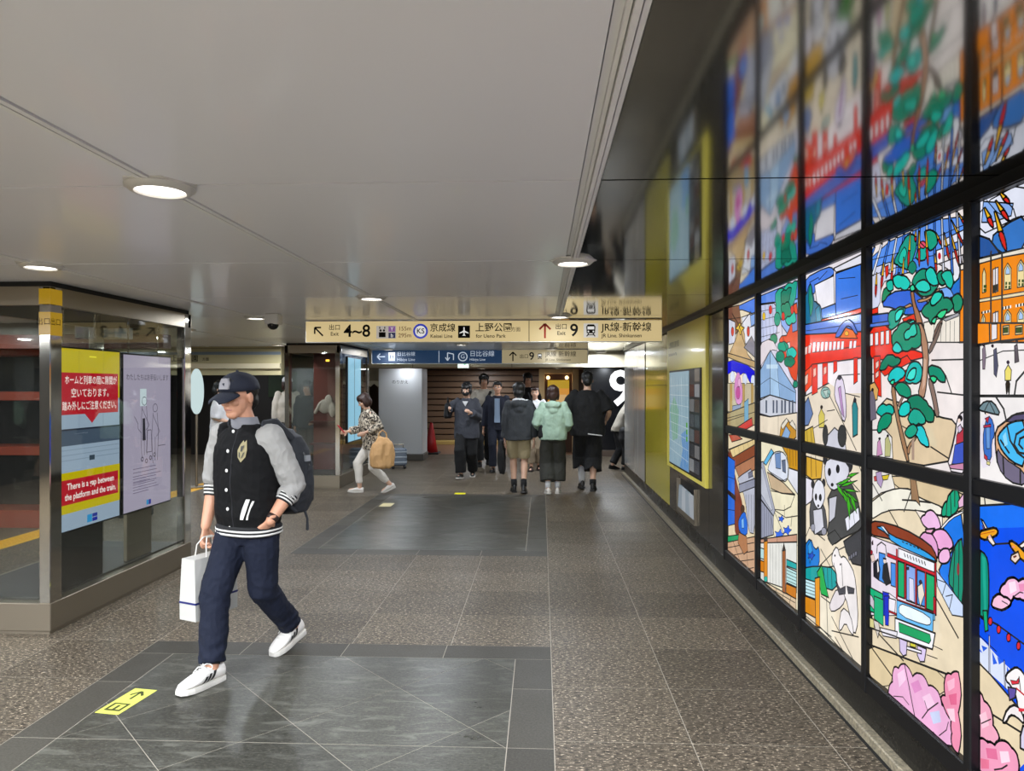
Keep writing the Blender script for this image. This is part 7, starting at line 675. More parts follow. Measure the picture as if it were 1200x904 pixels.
# ================================================================ RIGHT WALL FURNITURE
mb_ = thing('map_board', 'yellow wall board with blue area map and column of photos', 'notice board', (1.5, 7.36, .68), 0)
Lc = lambda y, z: (y - 7.36, z - .68)
MB().bbox(-.032, .0, -.97, .97, 0, 1.565, .004).build('board', YELB, mb_)
y0, y1, z0, z1 = 6.55 - 7.36, 8.11 - 7.36, .745 - .68, 1.755 - .68
MB().bbox(-.042, -.03, y0 - .02, y1 + .02, z0 - .02, z1 + .02, .003).build('map_frame', BLACKM, mb_)
MB().box(-.0445, -.041, y0 + .5, y1, z0, z1).build('map_sheet', glow('9CBCCC', .62, .2), mb_)
def onmap(polys, col, st=.6, x=-.0452, name='map_area'):
    flats([[(-a, b) for a, b in p] for p in polys], (x, 0, 0), glow(col, st, .2), '-X', mb_, name)
random.seed(3)
onmap([[(y0 + .5, z0), (y0 + .95, z0), (y0 + .8, z0 + .2), (y0 + .9, z0 + .35), (y0 + .6, z0 + .42), (y0 + .5, z0 + .3)]], '6AA0D8')
onmap([[(y1 - .5, z0 + .3), (y1 - .2, z0 + .25), (y1 - .05, z0 + .6), (y1 - .3, z0 + .75), (y1 - .55, z0 + .6)]], '8CBCA8')
onmap([bar((y0 + .5 + .09 * k, z0 + .02 + .05 * (k % 3)), (y0 + .6 + .09 * k + .1 * math.sin(k), z1 - .05), .006) for k in range(10)], 'C8D8DC', .7, -.0458, 'map_street')
onmap([bar((y0 + .52, z0 + .1 + .11 * k), (y1 - .03, z0 + .16 + .1 * k), .005) for k in range(8)], 'C8D8DC', .7, -.0456, 'map_street')
onmap([rect(y0 + .55, y0 + .62, z0 + .3 + .07 * k, z0 + .35 + .07 * k) for k in range(3)], '58A838', .7, -.0462, 'map_area')
MB().box(-.0445, -.041, y0, y0 + .49, z0, z1).build('photo_column', mat('map_column', '1A1A20', .3), mb_)
cols = ['50545C', '9CA0A4', '5A4A44', '88888A', '40444C', 'A8ACB0', '5A3A38', '70787E', '8A8278', '4A525A']
for r in range(7):
    for c in range(2):
        w_ = .2; yy = y0 + .03 + .23 * c; zz = z0 + .03 + .145 * r
        if r > 5 and c == 1: continue
        MB().box(-.046, -.044, yy, yy + w_, zz, zz + .12).build('photo', glow(cols[(r * 3 + c) % 10], .45, .2), mb_)
text('上野駅周辺案内図', (-.0335, .85, 1.38), .075, mat('board_ink', '7A6A18', .5), '-X', mb_, 'LEFT'); text('Ueno Station Area Map', (-.0335, .85, 1.28), .05, mat('board_ink', '7A6A18', .5), '-X', mb_, 'LEFT')
text('ご案内', (-.0335, .55, .03), .03, mat('board_ink', '7A6A18', .5), '-X', mb_, 'LEFT')
lr = thing('leaflet_rack', 'recessed black leaflet rack with pale leaflets below the yellow map board', 'leaflet rack', (1.5, 7.32, .25), 0)
MB().box(-.03, .012, -.44, .44, 0, .012).box(-.03, -.026, -.44, .44, .012, .05).box(-.03, .012, -.44, -.43, .012, .35).box(-.03, .012, .43, .44, .012, .35).build('tray', DSTEEL, lr)
for k in range(4):
    o = MB().box(-.022, -.006, -.19, 0, 0, .27)
    o = o.build('leaflet_stack', mat('leaflet_%d' % (k % 2), ('B8BCC0', '9AA4AC')[k % 2], .5), None)
    tag(o, ['pale leaflets in the rack slot nearest the mural', 'grey leaflets in the second rack slot from the mural', 'pale leaflets in the third rack slot from the mural', 'grey leaflets in the rack slot nearest the far hall'][k], 'leaflets', 'leaflets in the wall rack')
    o.location = (1.5, 7.32 - .215 + .21 * k, .262); o.rotation_euler = (0, math.radians(-3 + 2 * k), 0)

# ================================================================ LEFT GLASS CASES
GLASS = clear_glass('case_glass')
def glass_case(label, y0, y1, x1=-3.16, x0=-4.04, h=2.245):
    o = thing('glass_case', label, 'display case', ((x0 + x1) / 2, (y0 + y1) / 2, 0))
    cx, cy = o.location.x, o.location.y
    hx, hy = (x1 - x0) / 2, (y1 - y0) / 2
    b = MB().bbox(-hx, hx, -hy, hy, .02, .2, .004).box(-hx + .01, hx - .01, -hy + .01, hy - .01, 0, .02)
    b.build('base', DSTEEL, o)
    for sx in (-1, 1):
        for sy in (-1, 1):
            MB().bbox(sx * hx - (.075 if sx > 0 else 0), sx * hx + (0 if sx > 0 else .075), sy * hy - (.11 if sy > 0 else 0), sy * hy + (0 if sy > 0 else .11), .2, h, .004).build('post', POLISH, o)
    t = MB()
    t.box(-hx, hx, -hy + .002, -hy + .05, h - .12, h).box(-hx, hx, hy - .05, hy - .002, h - .12, h).box(-hx + .002, -hx + .05, -hy, hy, h - .12, h).box(hx - .05, hx - .002, -hy, hy, h - .12, h)
    t.build('top_rail', DSTEEL, o)
    MB().box(-hx + .02, hx - .012, -hy + .02, hy - .02, h, CEIL - .001).build('shadow_gap', SLIT, o)
    for nm, q in (('glass_pane', (hx - .022, hx - .014, -hy + .1, hy - .1)), ('glass_pane', (-hx + .014, -hx + .022, -hy + .1, hy - .1)), ('glass_pane', (-hx + .07, hx - .07, -hy + .014, -hy + .022)), ('glass_pane', (-hx + .07, hx - .07, hy - .022, hy - .014))):
        MB().box(*q, .2, h - .04).build(nm, GLASS, o)
    MB().box(-hx + .08, hx - .08, -hy + .08, hy - .08, .2, .215).build('floor_panel', mat('case_floor', '35322E', .5), o)
    return o
c1 = glass_case('near glass case in steel frame holding two lit screens', 4.40, 6.22)
c2 = glass_case('far glass case with dark interior behind the walking person', 10.9, 12.75)

def screen(label, y0, y1, z0, z1, x, face_col):
    o = thing('display_screen', label, 'screen', (x, (y0 + y1) / 2, z0))
    h, d = z1 - z0, (y1 - y0) / 2
    MB().bbox(-.05, -.001, -d, d, 0, h, .004).build('bezel', BLACKM, o)
    MB().box(-.01, .0005, -d + .012, d - .012, .012, h - .012).build('display', glow(face_col, .8, .2), o)
    return o, d, h
s1, d1, h1 = screen('portrait screen with red platform gap warning and yellow bands', 4.59, 5.275, .6, 1.872, -3.235, 'A8BCD4')
def on1(pts, col, x=.0012, st=.8, name='screen_band'): flats(pts, (x, 0, 0), glow(col, st, .2), '+X', s1, name)
W1 = d1 - .012
on1([rect(-W1, W1, h1 - .185, h1 - .012)], 'D8C408'); on1([rect(W1 - .03, W1, h1 - .36, h1 - .18)], 'D8C408')
on1([bar((-.14, h1 - .18), (-.14, h1 - .02), .004), bar((.13, h1 - .18), (.13, h1 - .02), .004)], 'B8A838', .0016); on1([bar((-.14, h1 - .57), (-.14, h1 - .46), .003), bar((.13, h1 - .57), (.13, h1 - .46), .003)], '8898B0', .0016)
on1([rect(-.03, .05, h1 - .065, h1 - .055)], 'FFF040', .0016, 1.)
on1([rect(-W1, W1 - .02, h1 - .467, h1 - .177)], 'C80C28', .0020)
on1([[(-.08, h1 - .467), (.08, h1 - .467), (0, h1 - .535)]], 'C80C28', .0018)
on1([rect(-W1, W1, h1 - .68, h1 - .575)], '4A5A70', .0016); on1([bar((-W1, h1 - .57), (W1, h1 - .57), .012)], '20283A', .0017)
on1([bar((-W1, h1 - .71 - .035 * k), (W1, h1 - .71 - .035 * k), .006) for k in range(3)], '90A4BC', .0016); on1([rect(-.03, .03, h1 - .80, h1 - .765)], '3A4A5A', .0018)
on1([rect(-W1, W1, .13, .41)], 'D8C408', .0018); on1([rect(-W1, W1 - .02, .19, .36)], 'C80C28', .0022)
TXW = glow('FFF4F0', .95)
text('ホームと列車の間に隙間が', (.003, 0, h1 - .232), .066, TXW, '+X', s1, 'CENTER', .0006, .74)
text('空いております。', (.003, 0, h1 - .322), .068, TXW, '+X', s1, 'CENTER', .0006, .84)
text('踏み外しにご注意ください。', (.003, 0, h1 - .412), .066, TXW, '+X', s1, 'CENTER', .0006, .74)
text('There is a gap between', (.003, -.005, .31), .062, TXW, '+X', s1, 'CENTER', .0012, .9); text('the platform and the train.', (.003, -.005, .24), .062, TXW, '+X', s1, 'CENTER', .0012, .86)
on1([rect(-.055, .0, .03, .085)], '30A0E0', .0022); on1([rect(.003, .06, .03, .055)], '1828A8', .0022); on1([rect(.003, .06, .06, .085)], '2838A0', .0022)
s2, d2, h2 = screen('pale lilac portrait screen with line drawing of two people', 5.305, 6.015, .6, 1.86, -3.235, 'BDB3CC')
def on2(pts, col, st=.8, x=.0012, name='screen_drawing'): flats(pts, (x, 0, 0), glow(col, st, .2), '+X', s2, name)
text('わたしたちはお手伝いします', (.0015, 0, h2 - .19), .056, glow('6A6478', .6), '+X', s2, 'CENTER', .0004, .85)
ln = []
def pl(pts, wd=.005): 
    for a, b in zip(pts, pts[1:]): ln.append(bar(a, b, wd))
on2([rect(-.12, -.03, h2 - .42, h2 - .28)], 'D8E8F0', .9)
for cx_, s_ in ((-.06, 1), (.1, 1)):
    q = circ(cx_, h2 - .44 + (.06 if cx_ < 0 else 0), .035, 9); pl(q + [q[0]])
    t_ = h2 - .48 + (.06 if cx_ < 0 else 0)
    pl([(cx_ - .03, t_), (cx_ - .05, t_ - .18), (cx_ - .04, t_ - .38), (cx_ - .03, t_ - .42)]); pl([(cx_ + .03, t_), (cx_ + .05, t_ - .16), (cx_ + .035, t_ - .4)]); pl([(cx_, t_ - .2), (cx_, t_ - .4)]); pl([(cx_ - .03, t_ - .02), (cx_ + .07, t_ - .16), (cx_ + .02, t_ - .2)])
on2([[(-.085, h2 - .52), (-.05, h2 - .52), (-.04, h2 - .7), (-.085, h2 - .7)]], '302C38', .6)
pl([(-.2, h2 - .5), (-.15, h2 - .56), (-.15, h2 - .6), (-.1, h2 - .64)]); pl([(-.02, h2 - .62), (.04, h2 - .62), (.05, h2 - .8), (-.03, h2 - .8), (-.02, h2 - .62)]); pl([(.14, h2 - .76), (.26, h2 - .76)])
for cx_, cz_ in ((-.09, h2 - .85), (-.03, h2 - .87), (.03, h2 - .85), (.09, h2 - .83)):
    q = circ(cx_, cz_, .016, 8); pl(q + [q[0]], .008)
on2(ln, '5A5068', .6, .0016)
random.seed(11)
on2([bar((-.22, z), (-.22 + random.uniform(.25, .42), z), .006) for z in (h2 - .92, h2 - .95, h2 - .98, h2 - 1.0, h2 - 1.03)] + [bar((-.22, .26 - .022 * k), (-.22 + random.uniform(.2, .42), .26 - .022 * k), .005) for k in range(6)], '8C80A0', .7, .0016, 'screen_text_block')
on2([rect(-.03, .0, .03, .07)], '30A0E0', .8, .002); on2([rect(.003, .035, .03, .07)], '2030A8', .8, .002)
st = thing('screen_stand', 'dark pedestal under the red warning screen inside the near glass case', 'stand', (-3.27, 4.87, .215))
MB().bbox(-.05, .03, -.27, .2, 0, .384, .004).build('pedestal', mat('stand_dark', '2A2622', .35, .3), st)
MB().bbox(-.03, .0, .55, .9, 0, .384, .004).build('bracket', DSTEEL, st)
# hanging chains with rings over the screens
def chain(label, y, z0, z1, x=-3.26):
    o = thing('hanging_chain', label, 'chain', (x, y, z1), 0, 'chains holding the screens')
    n = int((z1 - z0) / .028)
    m = MB()
    for k in range(n):
        q = [Vector((0 if k % 2 else .007 * math.cos(a), .007 * math.cos(a) if k % 2 else 0, -.014 - .028 * k + .017 * math.sin(a))) for a in [2 * math.pi * i / 8 for i in range(9)]]
        m.tube(q, .0028, 5, False)
    m.build('links', POLISH, o)
chain('steel chain at the near edge of the red warning screen', 4.66, 1.872, 2.2); chain('steel chain in the middle of the red warning screen', 5.0, 1.872, 2.2)
chain('steel chain at the near edge of the lilac screen', 5.42, 1.862, 2.2); chain('steel chain at the far edge of the lilac screen', 5.85, 1.862, 2.2)
# reflection of a yellow sign, put on the corner post as glowing bands
refl_ = thing('post_notice', 'yellow notice wrapped round the steel corner post of the near glass case', 'notice', (-3.16, 4.40, 1.93))
MB().box(-.075, .0025, -.0025, -.0005, 0, .15).box(.0005, .0025, -.0005, .11, 0, .15).box(-.075, .0025, -.0025, -.0005, .2, .3).box(.0005, .0025, -.0005, .11, .2, .3).build('band', glow('C89C10', .5), refl_)
text('出口', (-.045, -.0035, .085), .05, INK, '-Y', refl_, 'CENTER'); text('出口', (.0035, .045, .085), .05, INK, '+X', refl_, 'CENTER')
# tall screen on the far case
s3 = thing('display_screen', 'tall narrow pale blue lit screen on the side of the far glass case', 'screen', (-3.155, 11.75, .67))
MB().bbox(-.04, 0, -.42, .42, 0, 1.42, .004).build('bezel', BLACKM, s3); MB().box(-.01, .002, -.40, .40, .02, 1.40).build('display', glow('8CC4DC', .85), s3)
MB().box(0.0022, .004, -.02, .0, .02, 1.4).build('mullion', mat('mullion', '5A7480', .4), s3)
pk = thing('sign_post', 'dark red display board with pale relief figure inside the far glass case', 'display', (-3.56, 11.6, .215))
MB().bbox(-.24, .24, -.03, .03, .0, 1.95, .005).build('board', mat('red_brown_board', '5A241A', .4), pk)
f_ = MB(); f_.ball((.02, -.045, 1.15), (.07, .03, .1)).ball((-.05, -.045, 1.05), (.11, .03, .12)).ball((.08, -.045, 1.0), (.06, .03, .13)).tube([(-.12, -.05, 1.1), (-.2, -.05, .95)], .03).tube([(.1, -.05, 1.05), (.2, -.05, .9)], .025)
pk_me = remesh(f_, .012, 2); pk_me.materials.append(mat('relief_pale', 'A89C90', .6)); link('relief', pk_me, pk)
MB().box(-.26, .26, -.16, .0, .78, .81).box(-.26, .26, -.16, .0, .42, .45).build('shelf', mat('shelf_wood', '4A2018', .4), pk)
MB().box(-.03, .03, -.036, -.028, 1.8, 1.83).build('lamp_strip', glow('FFC040', 3.), pk)

# rack, tactile strip and beam seen through the near case
rk = thing('shelving_rack', 'dark rack with red brown shelf edges behind the near glass case', 'rack', (-6.9, 8.0, 0))
RB = mat('red_brown_edge', '8A3A28', .4)
MB().box(-1.2, 1.3, .1, .6, 0, 2.1).build('body', mat('rack_dark', '141416', .4), rk)
for z, hgt in ((.0, .2), (.82, .1), (1.44, .1), (1.95, .14)): MB().bbox(-1.2, 1.3, -.3, .12, z, z + hgt, .006).build('shelf', RB, rk)
MB().box(1.26, 1.3, -.3, .1, 0, 2.1).build('post', DSTEEL, rk)
ts = thing('tactile_strip', 'yellow tactile paving strip running behind the glass cases', 'tactile paving', (-5.45, 9, 0))
MB().box(-.15, .15, -5, 4, .0005, .004).build('strip', mat('tactile_yellow', 'E0A818', .5), ts)
m = MB()
for k in range(150):
    for dx in (-.09, -.03, .03, .09): m.box(dx - .01, dx + .01, -4.97 + k * .06, -4.97 + k * .06 + .045, .004, .008)
stuff(m.build('rib', mat('tactile_yellow', 'E0A818', .5), ts))
bx = thing('ceiling_duct', 'pale boxed duct under the ceiling seen through the near glass case', 'duct', (-4.3, 6.75, 2.07))
MB().bbox(-.2, .2, -.15, .15, 0, .2, .006).build('box', mat('duct_white', 'B8BCC0', .4), bx); MB().box(.06, .066, -.153, -.149, 0, .2).build('seam', SLIT, bx)
tr = struct(MB().bbox(-8.6, -3.98, 7.25, 7.4, 2.0, 2.15, .004).build('trim_13', mat('maroon_beam', '5A2C22', .4)))
struct(MB().box(-8.6, -4.1, 7.3, 7.4, 2.15, CEIL).build('trim_14', mat('grey_soffit', '6A665E', .5)))

tl = thing('trolley', 'low grey wheeled trolley on the floor seen through the near glass case', 'trolley', (-5.02, 8.5, 0), .5)
MB().bbox(-.2, .2, -.12, .12, .1, .16, .01).build('deck', mat('trolley_grey', '4A4C50', .5), tl)
for x in (-.15, .15):
    for y in (-.1, .1): MB().loft([MB().ring((x, y + d, .05), (.05, 0, 0), (0, 0, .05), 14) for d in (-.015, .015)]).build('wheel', SLIT, tl)
MB().tube([(-.18, 0, .15), (-.24, 0, .3), (-.14, 0, .32)], .012, 8).build('handle', ALU, tl)
# ---- security camera
scm = thing('security_camera', 'white dome security camera hanging from the ceiling beside the yellow sign', 'security camera', (-2.514, 6.5, CEIL))
MB().bbox(-.066, .066, -.066, .066, -.10, 0, .012).build('housing', mat('camera_white', 'D0CEC8', .4), scm)
MB().ball((0, -.01, -.10), (.052, .052, .05), 18, 10).build('dome', mat('camera_dome', '0C0C0E', .08), scm, True)

# ---- side passage header with sign
hd = struct(MB().bbox(-8.6, -4.43, 11.8, 11.95, 1.79, CEIL, .004).build('trim_15', mat('header_beige', 'A89E78', .5)))
MB().box(-8.6, -4.44, 11.785, 11.8, 2.14, 2.19).build('stripe', mat('header_blue', '6C7884', .4), hd)
MB().bbox(-8.6, -4.43, 11.74, 11.8, 1.90, 1.99, .004).build('rail', mat('header_rail', 'C8BC9C', .3, .3), hd)
MB().box(-8.6, -4.44, 11.795, 11.8, 2.245, 2.25).build('seam', SLIT, hd)
text('上野公園', (-6.35, 11.796, 2.07), .12, INK, '-Y', hd, 'LEFT', .001); text('方面', (-5.8, 11.796, 2.06), .06, INK, '-Y', hd, 'LEFT')
struct(MB().box(-8.7, -4.1, 16.2, 16.4, 0, CEIL).build('wall_passage', mat('passage_dark', '2A2622', .5)))
gb = tag(MB().bbox(-6.35, -5.7, 16.1, 16.19, 1.35, 1.95, .005).build('notice_board', mat('board_green', '2E4424', .5)), 'dark green board on the back wall of the side passage', 'board')
rs = thing('round_sign', 'white lit oval sign plate behind the steel post of the near case', 'sign', (-5.45, 10.9, 0))
MB().disc((0, 0), .02, 0, 1.15).build('pole', DSTEEL, rs); MB().disc((0, 0), .14, 0, .02).build('foot', DSTEEL, rs)
q = MB(); q.loft([q.ring((0, yy, 1.52), (.11, 0, 0), (0, 0, .36), 28) for yy in (-.02, .02)]); q.build('plate', glow('CFE4E4', .85), rs)

# ================================================================ FAR HALL
PIL = mat('pillar_white', 'C4C6C8', .35)
pr = struct(MB().bbox(-3.52, -2.57, 15.05, 15.7, .14, 1.985, .01).build('wall_pillar', PIL))
MB().bbox(-3.5, -2.55, 15.03, 15.72, 0, .14, .01).build('base', mat('pillar_base', '4A4640', .4), pr)
text('のりかえ', (-3.05, 15.045, 1.69), .09, INK, '-Y', pr, 'CENTER')
aw = thing('awning', 'cream scalloped shop awning left of the white pillar', 'awning', (-4.1, 15.6, 1.72))
m = MB()
for k in range(6): m.prism([(-.5 + .17 * k, 0, .0), (-.5 + .17 * k + .17, 0, .0), (-.5 + .17 * k + .17, 0, -.06), (-.5 + .17 * k + .085, 0, -.13), (-.5 + .17 * k, 0, -.06)], (0, .02, 0))
m.build('scallop', mat('awning_cream', 'C8C0A8', .6), aw); MB().bbox(-.52, .53, 0, .3, 0, .38, .01).build('board', mat('awning_board', '8A8068', .5), aw)
# brown slatted shutter wall
sl = thing('slatted_wall', 'brown horizontal slatted shop shutter at the end of the passage', 'shutter', (-1.7, 19.6, 0))
MB().box(-1.75, 1.65, .06, .12, 0, 2.09).build('backing', mat('shutter_back', '3A281C', .6), sl)
SLB = mat('shutter_slat', '6C5440', .45)
for k in range(12): MB().bbox(-1.75, 1.65, 0, .05, .1 + .165 * k, .1 + .165 * k + .135, .01).build('slat', SLB, sl)
MB().bbox(-1.8, 1.7, -.4, .0, 0, .1, .01).build('plinth', mat('shutter_plinth', 'B89A58', .4), sl)
# orange lit doorway
dr = thing('door_1', 'cream framed doorway with orange curtain and small lamps at the end', 'doorway', (.4, 17.0, 0)); dr['kind'] = 'structure'; del dr['category']
CRM = mat('door_cream', 'C8A878', .45)
MB().bbox(-.47, -.33, 0, .15, 0, 2.02, .01).build('jamb', CRM, dr); MB().bbox(.33, .49, 0, .15, 0, 2.02, .01).build('jamb', CRM, dr); MB().bbox(-.33, .33, 0, .15, 1.9, 2.02, .01).build('lintel', CRM, dr)
MB().box(-.33, .33, .1, .15, 0, 1.9).build('door_leaf', mat('door_brown', '4A3020', .5), dr)
MB().bbox(-.26, .26, .06, .1, 1.05, 1.75, .004).build('curtain', glow('E09838', .75), dr)
MB().bbox(-.26, .26, .055, .06, 1.55, 1.75, .002).build('banner', glow('C8A020', .7), dr)
for x in (-.25, .2): MB().ball((x, .0, 1.81), .045, 12, 8).build('lamp', glow('FFD090', 4.), dr, True)
MB().box(-.2, .2, .05, .055, 1.1, 1.4).build('notice', glow('E8B878', .7), dr)
# black wall with a big lit 9
bw = struct(MB().bbox(.95, 4.6, 16.2, 16.4, 0, 2.09, .005).build('wall_nine', mat('nine_black', '15161A', .25)))
MB().bbox(.95, 4.6, 16.16, 16.2, 0, .14, .004).build('skirting', mat('nine_skirting', '5A4C42', .4), bw)
nn = thing('number_sign', 'giant lit white number 9 on the black far wall', 'sign', (1.8, 16.19, 1.52))
text('9', (0, -.03, 0), 1.12, glow('F4F4F4', 1.6), '-Y', nn, 'CENTER', .02, name='digit')
MB().box(-.3, .3, -.02, .01, -.38, .4).build('backplate', mat('nine_black', '15161A', .25), nn)
flo = struct(MB().box(-4.3, 4.6, 16.5, 21.2, -.003, .002).build('floor_2', mat('hall_floor', '7A5A44', .4)))
# far downlights
downlight(-2.9, 14.8, 'bright small downlight right over the white pillar', 2.085, .25); downlight(1.15, 13.75, 'bright downlight washing the far soffit at right', CEIL, 2.2)
downlight(-1.0, 16.5, 'far hall downlight above the walking group', 2.085, 1.); downlight(1.5, 15.4, 'far hall downlight before the number 9 wall', 2.085, 1.2); downlight(-1.6, 18.6, 'far hall downlight before the slatted shutter', 2.085, 1.6); downlight(.4, 18.3, 'far hall downlight by the orange doorway', 2.085, 1.)
# traffic cone
cn = thing('traffic_cone', 'red traffic cone beside the white pillar', 'traffic cone', (-2.62, 16.6, 0))
m = MB(); m.loft([m.ring((0, 0, z), (r, 0, 0), (0, r, 0), 20) for z, r in ((.04, .16), (.3, .11), (.6, .06), (.72, .035), (.74, .02))]); m.build('cone', mat('cone_red', 'A81818', .4), cn, True)
MB().bbox(-.2, .2, -.2, .2, 0, .045, .015).build('base', mat('cone_base', '1A1614', .6), cn)

# ================================================================ PEOPLE
SKIN = mat('skin', 'C49478', .5, var=.06, vscale=14)
SKIN2 = mat('skin_light', 'CFA58C', .5, var=.05, vscale=14)
EYEW = mat('eye_white', 'D8D0C8', .3); EYED = mat('eye_dark', '1A1210', .2); LIP = mat('lip', 'A06458', .5)
HBLK = mat('hair_black', '0E0C0C', .45, bump=.5, bscale=90, stretch=(1, 1, .15)); HBRN = mat('hair_brown', '2E1810', .45, bump=.5, bscale=90, stretch=(1, 1, .15))
V = Vector

def ik(a, b, l1, l2, pole):
    """middle joint of a two-bone limb"""
    a, b, pole = V(a), V(b), V(pole); d = b - a; L_ = min(d.length, (l1 + l2) * .999); u = d.normalized()
    b = a + u * L_
    x = (l1 * l1 - l2 * l2 + L_ * L_) / (2 * L_); h = math.sqrt(max(l1 * l1 - x * x, 0))
    n = pole - u * pole.dot(u)
    n = n.normalized() if n.length > 1e-5 else V((1, 0, 0))
    return a + u * x + n * h, b

def add_hand(mb, wrist, d, palm, k=1., curl=.5, thumb=1, spread=.021):
    """palm and five separate bent fingers; d = hand direction, palm = palm normal"""
    wrist, d, palm = V(wrist), V(d).normalized(), V(palm).normalized()
    palm = (palm - d * palm.dot(d)).normalized(); ac = d.cross(palm) * thumb
    mb.tube([wrist - d * .02 * k, wrist + d * .03 * k, wrist + d * .065 * k, wrist + d * .09 * k], [.026 * k, .03 * k, .04 * k, .04 * k], 12, True, (1, .42), up=ac)
    for i, (ln_, off) in enumerate(((.072, 1.5), (.082, .5), (.076, -.5), (.058, -1.5))):
        p = wrist + d * (.088 - .006 * abs(off)) * k + ac * off * spread * k * .95
        a = curl * (.5 + .1 * i); pts = [p]; dirv = d + ac * off * .05
        for f in (.45, .3, .25):
            dirv = (d * math.cos(a) + palm * math.sin(a)).normalized(); p = p + dirv * ln_ * f * k; pts.append(p); a += curl * .75
        mb.tube(pts, [.0095 * k, .009 * k, .0085 * k, .007 * k], 8)
    p = wrist + d * .025 * k + ac * .03 * k
    q = p + (d * .7 + ac * .65 + palm * .35).normalized() * .04 * k
    mb.tube([p, q, q + (d * .95 + ac * .1 + palm * .45).normalized() * .03 * k, q + (d * .95 + palm * .5).normalized() * .052 * k], [.014 * k, .011 * k, .0095 * k, .008 * k], 8)

def add_head(mb, R, c, s=1.):
    """skull, jaw, nose, brows, lips, ears around head centre c, R turns the head (face +x)"""
    P_ = lambda x, y, z: V(c) + R @ (V((x, y, z)) * s)
    B = lambda p, r: mb.ball(P_(*p), tuple(q * s for q in r), 16, 10, R)
    B((-.012, 0, .032), (.098, .077, .088)); B((.022, 0, -.03), (.072, .063, .082)); B((.052, 0, -.085), (.034, .038, .03))
    B((-.02, 0, -.02), (.07, .066, .07)); B((.074, 0, .032), (.02, .05, .012))
    for y in (-.036, .036): B((.068, y, -.022), (.022, .022, .02)); B((-.008, y * 2.14, -.005), (.02, .01, .032))
    mb.tube([P_(.088, 0, .018), P_(.1, 0, -.004), P_(.112, 0, -.026)], [.007 * s, .009 * s, .0125 * s], 8)
    for y in (-.011, .011): B((.1, y, -.03), (.009, .008, .008))
    mb.tube([P_(.078, -.024, -.056), P_(.09, 0, -.053), P_(.078, .024, -.056)], .0065 * s, 8)
    mb.tube([P_(.076, -.02, -.066), P_(.088, 0, -.066), P_(.076, .02, -.066)], .0075 * s, 8)
def face_parts(par, R, c, s=1., mask=None):
    P_ = lambda x, y, z: V(c) + R @ (V((x, y, z)) * s)
    for y in (-.031, .031):
        e = MB().ball(P_(.0815, y, .01), .0125 * s, 10, 8).build('eye', EYEW, par, True)
        MB().ball(P_(.0925, y, .01), .0055 * s, 8, 6).build('pupil', EYED, e, True)
        MB().tube([P_(.09, y - .018, .03), P_(.095, y, .034), P_(.088, y + .018, .031)], .0035 * s, 6).build('eyebrow', HBLK, par)
    MB().tube([P_(.082, -.022, -.0605), P_(.0955, 0, -.0595), P_(.082, .022, -.0605)], .0042 * s, 6).build('mouth', LIP, par)
    if mask:
        m = MB(); m.ball(P_(.045, 0, -.045), (.075 * s, .066 * s, .05 * s), 18, 10, R); m.build('face_mask', mask, par, True)

def add_shoe(mb, M_, L_=.27, part='upper', hi=0.):
    """shoe in its own frame: ankle above origin, toe +x; M_ places it"""
    k = L_ / .27; i0 = len(mb.v)
    out = [(-.072, .022), (-.062, .032), (-.03, .036), (.03, .037), (.09, .046), (.135, .046), (.17, .036), (.192, .016)]
    if part == 'sole':
        rings = []
        for x, hw in out:
            rings.append([(x * k, y * k, z * k) for y, z in ((-hw - .004, .0), (-hw - .005, .012), (-hw - .003, .026), (hw + .003, .026), (hw + .005, .012), (hw + .004, .0))])
        mb.loft(rings)
    else:
        top = [.075 + hi, .098 + hi, .1 + hi, .095 + hi * .6, .076, .056, .046, .03]
        rings = []
        for (x, hw), t in zip(out, top):
            r = []
            for j in range(14):
                a = 2 * math.pi * j / 14
                y = hw * math.copysign(abs(math.cos(a)) ** .8, math.cos(a)); z = .022 + (t - .022) * (.5 + .5 * math.copysign(abs(math.sin(a)) ** .9, math.sin(a)))
                if z > .06: y *= 1 - .35 * (z - .06) / .06
                r.append((x * k, y * k, z * k))
            rings.append(r)
        mb.loft(rings)
    mb.xform(M_, i0); return mb

def foot_matrix(ankle, yaw, pitch, roll=0):
    """ankle joint sits .085 above the sole"""
    return Matrix.Translation(ankle) @ Matrix.Rotation(yaw, 4, 'Z') @ Matrix.Rotation(pitch, 4, 'Y') @ Matrix.Translation((0, 0, -.085))

def hair_mesh(mb, R, c, s, style):
    P_ = lambda x, y, z: V(c) + R @ (V((x, y, z)) * s)
    B = lambda p, r: mb.ball(P_(*p), tuple(q * s for q in r), 16, 10, R)
    B((-.028, 0, .045), (.098, .088, .09)); B((.035, 0, .085), (.062, .07, .042))
    if style == 'short': B((-.06, 0, -.02), (.062, .07, .07))
    if style == 'full':
        B((-.055, 0, -.02), (.075, .085, .085)); B((-.02, 0, .07), (.105, .098, .085))
        for y in (-.07, .07): B((.02, y, .0), (.04, .022, .055))
        B((.07, 0, .062), (.032, .066, .026))
    if style == 'bob':
        B((-.05, 0, -.03), (.075, .094, .1)); B((-.02, 0, .03), (.1, .1, .1))
        for y in (-.078, .078): B((.01, y, -.03), (.05, .025, .085))
        B((.066, 0, .06), (.034, .066, .026))
    if style == 'bun': B((-.06, 0, -.02), (.062, .074, .07)); B((-.12, 0, .04), (.04, .04, .04))

